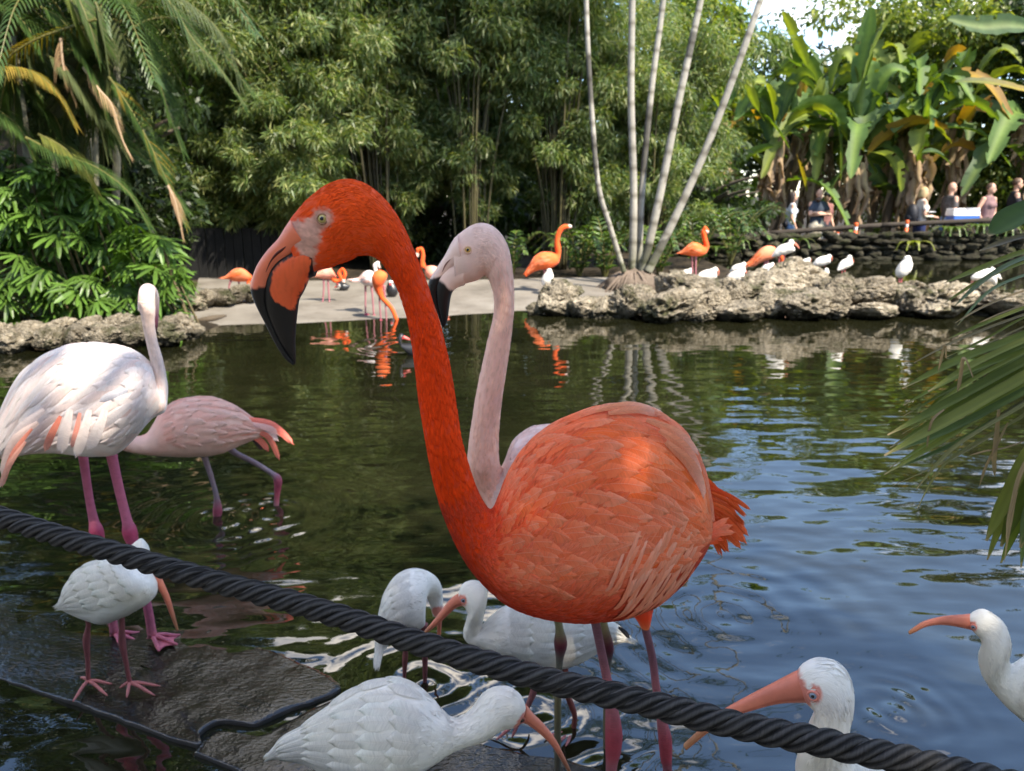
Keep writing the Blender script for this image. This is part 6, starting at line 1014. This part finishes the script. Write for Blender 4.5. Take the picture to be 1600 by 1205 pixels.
    remesh(b.build('body', m_skinp, root), .012); remesh(s.build('shirt', shirt, root), .016); remesh(t_.build('trousers', pants, root), .018)
    e_ = MB(); [e_.ball(hc + hf * .043 * h + hl * sg * .018 * h + u * .006 * h, .0055 * h, m=8, n=6) for sg in (1, -1)]; e_.build('eyes', m_eye, root)
    if hair is not None:
        hb_ = MB(); cc = hc - hf * .010 * h + u * .020 * h; hb_.ball(cc, np.array([.052, .050, .052]) * h, m=16, n=12)
        for k in range(26 if hairlen > 0 else 0):
            a = random.uniform(1.2, 5.08) + yaw + turn; d = np.array([math.cos(a), math.sin(a), 0]); p0 = cc + d * .040 * h + u * .02 * h; p1 = cc + d * .052 * h - u * .04 * h; p2 = cc + d * .056 * h - u * (.05 + hairlen) * h * random.uniform(.8, 1.05) - hf * .01 * h; hb_.tube([p0, p1, p2], [.014 * h, .015 * h, .006 * h], 6, 8)
        remesh(hb_.build('hair', hair, root), .014, 2)
    if cap is not None:
        c_ = MB(); c_.ball(hc + u * .032 * h, np.array([.056, .054, .040]) * h, m=16, n=10); c_.tube([hc + hf * .03 * h + u * .03 * h, hc + hf * .075 * h + u * .026 * h, hc + hf * .095 * h + u * .02 * h], [.03 * h, .034 * h, .02 * h], 12, 8, flat=.25); remesh(c_.build('cap', cap, root), .012, 2)
    return root, J, h
dn = lambda sg, fw=.02: ((-.02, sg * .135, .63), (fw + .04, sg * .13, .485))
hr = lambda n, c: simple(n, c, .55, .4, 90, .3)
YP = 18.6
person('woman in a loose pale grey top and blue shorts talking in profile', 1239, 299, YP, -.15, (dn(1), ((-.01, -.13, .64), (.06, -.12, .50))), cloth('pale grey knit', (.55, .57, .62)), cloth('blue denim', (.16, .26, .42)), hr('dark brown hair', (.03, .018, .012)), .14, True, False, True)
person('bearded man in a dark blue t-shirt standing with arms folded', 1281, 295, YP + .1, -1.45, (((.05, .135, .665), (.105, -.07, .685)), ((.06, -.135, .66), (.12, .07, .665))), cloth('dark navy cotton', (.035, .045, .065)), cloth('khaki cotton', (.50, .44, .34)), hr('brown hair', (.05, .03, .018)), 0, False)
bm_ = [o_ for o_ in bpy.data.objects if o_.name.startswith('person') and o_.parent is None][-1]
q = P(1279, 312, YP - .02); bb = MB(); bb.ball(q, (.07, .06, .055)); bb.build('beard', hr('beard', (.07, .04, .025)), bm_)
person('visitor in a black cap mostly hidden behind the bearded man', 1292.5, 300, YP + .6, -1.2, (dn(1), dn(-1)), cloth('maroon cotton', (.22, .10, .09)), cloth('dark cotton', (.03, .03, .04)), None, 0, False, cap=simple('black cap', (.012, .013, .018), .8))
person('blonde woman in a beige top and navy trousers carrying a folded map', 1444, 292, YP + .1, -.1, (((.02, .13, .65), (.16, .05, .62)), ((.0, -.13, .65), (.17, -.05, .61))), cloth('beige linen', (.58, .50, .43)), cloth('navy cotton', (.025, .035, .10)), hr('blonde hair', (.42, .30, .15)), .04, True, turn=.1)
person('bald man in a dark patterned shirt and light jeans, looking away', 1488, 285, YP + .2, .15, (((.02, .13, .64), (.12, .08, .55)), ((-.02, -.14, .64), (.05, -.12, .49))), simple('dark patterned shirt', (.07, .065, .065), .85, .2, 22, .95), cloth('light blue denim', (.22, .34, .55)), None, 0, False, turn=-.1)
person('woman in a mauve sleeveless top with hands at her hips', 1549, 286, YP + .1, -1.2, (((-.02, .15, .65), (.02, .10, .545)), ((-.02, -.16, .655), (.02, -.095, .545))), cloth('mauve rib knit', (.20, .12, .12)), cloth('black cotton', (.012, .012, .014)), hr('brown tied hair', (.10, .06, .04)), 0, True, True, turn=.35)
person('man in a black t-shirt looking down at something in his hands', 1590, 278, YP + .3, -.35, (((.03, .13, .65), (.15, .05, .60)), ((.02, -.14, .65), (.16, -.05, .59))), cloth('black t-shirt cotton', (.018, .019, .024)), cloth('charcoal cotton', (.03, .03, .035)), hr('short brown hair', (.09, .05, .03)), 0, False)
# what they carry and the railing
bp = thing('backpack', P(1423, 335, YP), 'black backpack on the back of the blonde woman', 'backpack'); b = MB(); c0 = P(1425, 335, YP); b.ball(c0, (.13, .15, .24), (1, 1, 1), 18, 12); b.ball(c0 - [.07, 0, .08], (.09, .12, .12)); b.build('bag', simple('black nylon', (.012, .012, .016), .6, .4, 30, .3), bp)
fm = thing('folded_map', P(1455, 331, YP - .1), 'folded white map held by the blonde woman', 'map'); b = MB(); b.box(P(1453, 331, YP - .12), (.16, .20, .012)); b.box(P(1450, 338, YP - .14), (.18, .16, .02), (1, 1, .8)); b.build('sheet', vcol('paper', .7, .2, .05), fm, False)
hb = thing('hip_bag', P(1227, 351, YP - .1), 'small black hip bag worn by the woman in the pale top', 'bag'); b = MB(); b.ball(P(1227, 350, YP - .1), (.06, .09, .085), (1, 1, 1), 14, 10); b.build('pouch', bpy.data.materials['black nylon'], hb)
m_wood = simple('weathered dark rail', (.045, .036, .028), .85, .2, 9, .4, 30, .006)
rl = thing('railing', (7.5, 17.95, 0), 'low dark timber railing in front of the visitors', 'railing'); rp_ = [P(1040, 379, 18.0), P(1200, 364.5, 18.0), P(1375, 352, 18.0), P(1550, 344, 18.0), P(1720, 336, 18.0)]
for a_, b_ in zip(rp_[:-1], rp_[1:]): V, F, uv = tube([a_, lerp(a_, b_, .5), b_ + unit(b_ - a_) * .02], .055, 8, 8); mk('rail', V, fixf(F), m_wood, rl)
for a_ in [P(x, np.interp(x, [1040, 1200, 1375, 1550, 1720], [379, 364.5, 352, 344, 336]), 18.0) for x in range(1060, 1720, 84)]: b = MB(); b.box((a_[0], 18.03, (a_[2] - .2) / 2 - .0), (.11, .09, a_[2] + .2 - .04)); b.build('post', m_wood, rl, False)
cl = thing('cooler_box', P(1504, 346, 18.35), 'blue cooler box with white lid beside the bald man', 'cooler'); c0 = P(1504, 343, 18.4); k = mpp(c0); b = MB(); b.box(c0, (41 * k, .34, 13 * k)); b.build('tub', simple('blue plastic', (.03, .14, .50), .4, .5), cl, False); b = MB(); w0 = P(1504, 334, 18.4); b.box(w0, (41.5 * k, .36, 6.5 * k))
for x0, x1, yy in ((1484.5, 1490, 328.5), (1513.5, 1525, 327.8)): b.box(P((x0 + x1) / 2, yy + 1, 18.4), ((x1 - x0) * k, .34, 7 * k))
b.tube([P(1497, 331, 18.4), P(1497.5, 327.5, 18.4), P(1507, 327.5, 18.4), P(1508, 331, 18.4)], .03, 8); b.build('lid', simple('white plastic', (.75, .76, .78), .4, .5), cl, False)
st_ = thing('picnic_stand', [c0[0], 18.4, -.2], 'stand under the blue cooler box', 'stand'); b = MB(); zt = c0[2] - 6.6 * k; b.box((c0[0], 18.4, (zt - .2) / 2), (.5, .3, zt + .19)); b.build('frame', m_wood, st_, False)
m_or = simple('orange plastic', (.80, .13, .03), .45, .4); m_wh = simple('white plastic band', (.75, .74, .72), .5, .4)
def marker(label, px_, y0, y1, w_): 
    root = thing('marker_post', P(px_, y1, 18.2), label, 'marker', 'orange markers by the railing'); t0, t1 = P(px_, y0, 17.8), P(px_, y1, 17.8); k = mpp(t0) * w_ / 2
    zs = np.linspace(t0[2], t1[2], 4); b = MB(); b.tube([(t0[0], 17.8, zs[0]), (t0[0], 17.8, zs[1])], [k, k], 12, 4); b.build('cap', m_or, root); b = MB(); b.tube([(t0[0], 17.8, zs[1]), (t0[0], 17.8, zs[2])], [k * .9, k * .9], 12, 4); b.build('band', m_wh, root); b = MB(); b.tube([(t0[0], 17.8, zs[2]), (t0[0], 17.8, .0)], [k, k], 12, 4); b.build('stem', m_or, root)
marker('tall orange marker with a white band, in front of the banana trunks', 1338, 348, 367, 6); marker('short orange marker close to the bearded man', 1309, 363, 369, 4.5); marker('orange marker at the feet of the blonde woman', 1418, 344, 362, 5)
# ferns on the wall
for i, (px_, y, n, lab) in enumerate([(1485, 362, 9, 'fern sprouting over the wall below the cooler'), (1530, 358, 10, 'fern spilling over the wall below the mauve top'), (1570, 362, 9, 'fern at the end of the wall behind the palm leaf'), (1425, 384, 7, 'small lime fern growing out of the wall stones'), (1120, 392, 8, 'fern at the shaded end of the wall'), (1150, 382, 8, 'fern on the wall under the railing end'), (1240, 380, 6, 'low fern on the wall below the two talking visitors')]):
    p0 = P(px_, y + 6, 17.35); root = thing('fern', p0, lab, 'fern', 'ferns on the wall'); 
    for j in range(n): a = -math.pi / 2 + (j / (n - 1) - .5) * 3.4; L_ = random.uniform(.35, .6); d = np.array([math.cos(a), math.sin(a) * .8, 0]); frond(root, [p0, p0 + d * L_ * .4 + [0, 0, .18], p0 + d * L_ * .8 + [0, 0, .16], p0 + d * L_ + [0, 0, .02]], .09, 20, [(.10, .18, .035), (.07, .13, .03)] if i != 3 else [(.26, .30, .04)], 1200 + i * 20 + j, 'frond', .03, .3)
# dark board fence and a fallen stick
fn = thing('board_fence', P(340, 430, 13.4) * [1, 1, 0], 'dark board fence in deep shade behind the fan palm bush', 'fence')
x0, x1 = P(255, 430, 12.4)[0], P(455, 430, 12.4)[0]
for i in range(14): b = MB(); b.box((lerp(x0, x1, (i + .5) / 14), 12.4 + .01 * (i % 2), .45), ((x1 - x0) / 14 * .94, .03, .9)); b.build('board', simple('fence board', (.014, .014, .014), .8, .2, 6, .4) if i == 0 else bpy.data.materials['fence board'], fn, False)
sk = thing('driftwood', PZ(340, 497, .02), 'short dark stick lying on the ramp by the cream rocks', 'stick'); b = MB(); b.tube([PZ(305, 502, .02), PZ(330, 498, .04), PZ(352, 494, .03)], [.02, .035, .02], 8, 12, (.09, .07, .05)); b.build('wood', m_bark, sk)
# understorey plants at the foot of the bamboo
for i, (px_, Y, n, sc, lab) in enumerate([(905, 13.0, 9, .9, 'strappy plant under the bamboo beside the stretched neck'), (945, 12.8, 9, 1.0, 'strappy plant left of the root mound'), (1030, 13.2, 9, 1.0, 'leafy plant in shade past the root mound'), (1085, 14.5, 10, 1.1, 'palm seedling in shade behind the upright flamingo'), (1140, 15.8, 10, 1.2, 'palm seedling near the railing end'), (800, 13.2, 7, .8, 'low plant in the dark hollow under the bamboo')]):
    p0 = np.array([P(px_, 430, Y)[0], Y, .03]); root = thing('understorey_plant', p0, lab, 'plant', 'plants under the bamboo')
    for j in range(n): a = j * 6.28 / n + i; L_ = sc * random.uniform(.8, 1.2); d = np.array([math.cos(a), math.sin(a), 0]); frond(root, [p0, p0 + d * L_ * .25 + [0, 0, L_ * .6], p0 + d * L_ * .6 + [0, 0, L_ * .85], p0 + d * L_ * .95 + [0, 0, L_ * .6]], .30 * sc, 16, PG + [(.10, .17, .03)], 1500 + i * 20 + j, 'frond', .045, .4)

# ================================================================ palm leaf hanging into the view, and an unseen tree added to shade the near birds
m_pal = leafmat('near palm leaf', .5, .2, (1, 1.05, .3), .25)
NP = thing('fan_palm', (2.3, 1.35, .0), 'big fan palm leaf with frayed brown tips hanging in over the water', 'palm'); hub = P(1790, 545, 1.5); rng = np.random.default_rng(21)
def strip(par, pts, wpx, Y, c, tipc, seed, name='leaflet', n=30):
    K = spline(np.array([P(x, y, yy) for (x, y), yy in zip(pts, np.broadcast_to(Y, (len(pts),)))]), n); T = unit(np.gradient(K, axis=0)); vd = unit(np.array([0, -.55, .85])); S_ = unit(np.cross(T, vd)); D = np.cross(S_, T); s_ = np.linspace(0, 1, n); W = wpx * mpp(K[n // 2]) / 2 * (np.minimum(1, .55 + s_ * 1.6) * np.clip((1 - s_) * 5, .12, 1) ** .8); r_ = np.random.default_rng(seed); V, C = [], []
    for i in range(n):
        for f in (-1, -.5, 0, .5, 1): V.append(K[i] + S_[i] * f * W[i] * (1 - .06 * r_.random()) + D[i] * abs(f) * W[i] * .35); k = float(sst(.93, 1.0, s_[i] + r_.normal() * .015)); cc = lerp(np.array(c), np.array(tipc), k) * (.9 + .25 * (abs(f) == .5)) * (1.15 if f == 0 else 1); C.append(cc * (1 + r_.normal() * .04))
    return mk(name, np.array(V), grid_faces(n, 5, False), m_pal, par, np.clip(np.array(C), 0, 1), smooth=True)
G1, G2, BRN = (.085, .112, .018), (.135, .155, .032), (.30, .22, .13)
for i, (pts, w_, Y, c) in enumerate([([(1790, 300), (1690, 312), (1600, 335), (1544, 368)], 62, 1.42, (.045, .085, .02)), ([(1790, 345), (1680, 352), (1590, 372), (1530, 392)], 16, 1.44, (.18, .15, .10)), ([(1790, 360), (1690, 372), (1600, 394), (1532, 420), (1477, 442)], 15, 1.5, G2), ([(1790, 370), (1700, 385), (1600, 404), (1540, 436), (1492, 478)], 12, 1.52, (.12, .16, .10)), ([(1790, 440), (1690, 485), (1600, 524), (1500, 562), (1410, 607)], 20, 1.5, G1), ([(1790, 450), (1690, 492), (1600, 532), (1520, 570), (1450, 612)], 16, 1.48, G2), ([(1790, 430), (1690, 462), (1600, 492), (1500, 530), (1428, 567)], 7, 1.53, (.16, .13, .07)), ([(1790, 480), (1690, 522), (1599, 566), (1490, 625), (1387, 680)], 22, 1.5, G1), ([(1790, 490), (1690, 540), (1599, 590), (1490, 652), (1382, 712)], 26, 1.47, G2), ([(1790, 485), (1690, 535), (1600, 578), (1490, 640), (1390, 700)], 16, 1.53, G1), ([(1790, 505), (1690, 560), (1600, 612), (1490, 668), (1396, 706)], 18, 1.5, (.07, .11, .03)), ([(1790, 520), (1690, 580), (1590, 638), (1490, 700), (1432, 764)], 9, 1.46, (.15, .15, .06)), ([(1790, 470), (1690, 515), (1600, 552), (1500, 600), (1412, 650)], 9, 1.55, G1), ([(1790, 510), (1690, 566), (1600, 625), (1500, 690), (1400, 732)], 8, 1.54, (.14, .13, .06)), ([(1790, 460), (1690, 500), (1600, 540), (1510, 590), (1440, 650)], 14, 1.56, G1), ([(1790, 420), (1700, 450), (1610, 478), (1540, 505), (1480, 530)], 10, 1.56, G2), ([(1790, 405), (1700, 430), (1610, 452), (1540, 478), (1492, 505)], 6, 1.55, BRN),
    ([(1760, 580), (1680, 640), (1610, 705), (1570, 780), (1541, 845)], 30, 1.42, G2), ([(1770, 590), (1690, 650), (1625, 715), (1588, 790), (1564, 854)], 34, 1.45, G1), ([(1780, 600), (1700, 660), (1640, 725), (1610, 795), (1594, 856)], 34, 1.43, (.08, .12, .04)), ([(1785, 605), (1710, 670), (1660, 740), (1630, 800), (1620, 860)], 30, 1.47, G1), ([(1770, 590), (1690, 650), (1605, 720), (1578, 800), (1572, 850)], 10, 1.40, BRN)]):
    strip(NP, pts, w_ * .72, Y, c, BRN, 60 + i)
    if i not in (0, 1): strip(NP, [(x + rng.normal() * 3, y + 9 + 5 * j_ + rng.normal() * 3) for j_, (x, y) in enumerate(pts)], w_ * .45, Y + .04, np.array(c) * rng.uniform(.8, 1.5), BRN, 160 + i)
for i, (pts, w_) in enumerate([([(1560, 640), (1556, 680), (1552, 720), (1554, 745)], 9), ([(1520, 590), (1506, 560), (1500, 590), (1496, 612)], 6), ([(1475, 640), (1455, 660), (1448, 700)], 4), ([(1575, 660), (1560, 690), (1540, 730), (1530, 760)], 4), ([(1478, 560), (1476, 540), (1466, 580)], 4), ([(1599, 690), (1570, 700), (1540, 705), (1515, 712)], 3)]): strip(NP, pts, w_, 1.47, (.24, .17, .10), (.20, .14, .08), 95 + i, 'dead_strip')
b = MB(); b.tube([hub, hub + [.35, .0, -.1], np.array([2.3, 1.35, .75])], [.012, .014, .02], 8, 16, (.07, .10, .03)); b.tube([P(1770, 330, 1.42), hub + [.25, 0, .1], np.array([2.3, 1.35, .8])], [.012, .014, .02], 8, 16, (.07, .10, .03)); b.tube([P(1770, 590, 1.44), hub + [.2, 0, -.25], np.array([2.3, 1.35, .7])], [.010, .012, .016], 8, 16, (.07, .10, .03)); b.build('stalk', m_bark, NP); b = MB(); b.tube([(2.3, 1.35, -.5), (2.3, 1.35, .3), (2.3, 1.35, .85)], [.13, .12, .09], 12, 14, (.14, .11, .08)); b.build('trunk', m_bark, NP)
def canopy(label, c, R_, n, trunk, seed, extra=None):
    rng = np.random.default_rng(seed); root = thing('shade_tree', np.array(trunk), label, 'tree', 'unseen trees added to shade the near birds'); b = MB(); c = np.array(c, float); b.tube([trunk, lerp(np.array(trunk), c, .5) + [.2, 0, .3], c], [.2, .16, .06], 12, 16, (.14, .11, .08))
    for i in range(8): a = i * .785; b.tube([lerp(np.array(trunk), c, .75), c + [math.cos(a) * R_[0] * .4, math.sin(a) * R_[1] * .4, .1], c + [math.cos(a) * R_[0] * .85, math.sin(a) * R_[1] * .85, .2]], [.07, .05, .015], 7, 10, (.14, .11, .08))
    b.build('trunk', m_bark, root); cen, rad = puffs(rng, c, R_, 60, .35, .6, 1.0)
    if extra: c2, r2 = puffs(rng, extra[0], extra[1], 22, .3, .5, 1.0); cen, rad = np.vstack([cen, c2]), np.vstack([rad, r2])
    V, F, cc = leafcloud(cen, rad, n, .2, .085, DG, rng, .4, .3); mk('crown', V, F, m_leaf, root, cc, smooth=False)
canopy('unseen broad tree over the walkway, crown shaped to shade the near birds', (2.75, -1.3, 5.0), (1.75, 1.5, .9), 7600, (4.6, -2.6, .3), 31, ((1.15, .7, 5.0), (.6, .5, .4)))  # unseen tree added for shade; the extra lobe shades the feeding pink flamingo
for i, (x, y, h, w_, lab) in enumerate([(-9, -3.5, 7, 3.2, 'unseen tree added behind the viewer at the ledge end to cut fill light'), (-4.5, -6, 7.5, 3.2, 'unseen tree added behind the viewer to cut fill light, second along the walkway'), (0, -6.8, 8, 3.4, 'unseen tree added straight behind the viewer to cut fill light'), (4.5, -6.5, 7.5, 3.2, 'unseen tree added behind the viewer past the walkway middle to cut fill light'), (9, -4.5, 7.5, 3.2, 'unseen tree added behind the viewer at the palm end to cut fill light'), (10.5, 2.5, 6.5, 2.8, 'unseen tree added on the near bank beyond the fan palm to cut side light'), (-11.5, 2.5, 7, 3.0, 'unseen tree added on the near bank beyond the ledge to cut side light')]):
    tree('unseen_tree', lab, x, y, h, w_, 9000, .26, .12, DG, 400 + i, low=.02, group='unseen trees added around the near walkway to cut fill light')  # out-of-view trees added to darken frontal fill and leave light from above
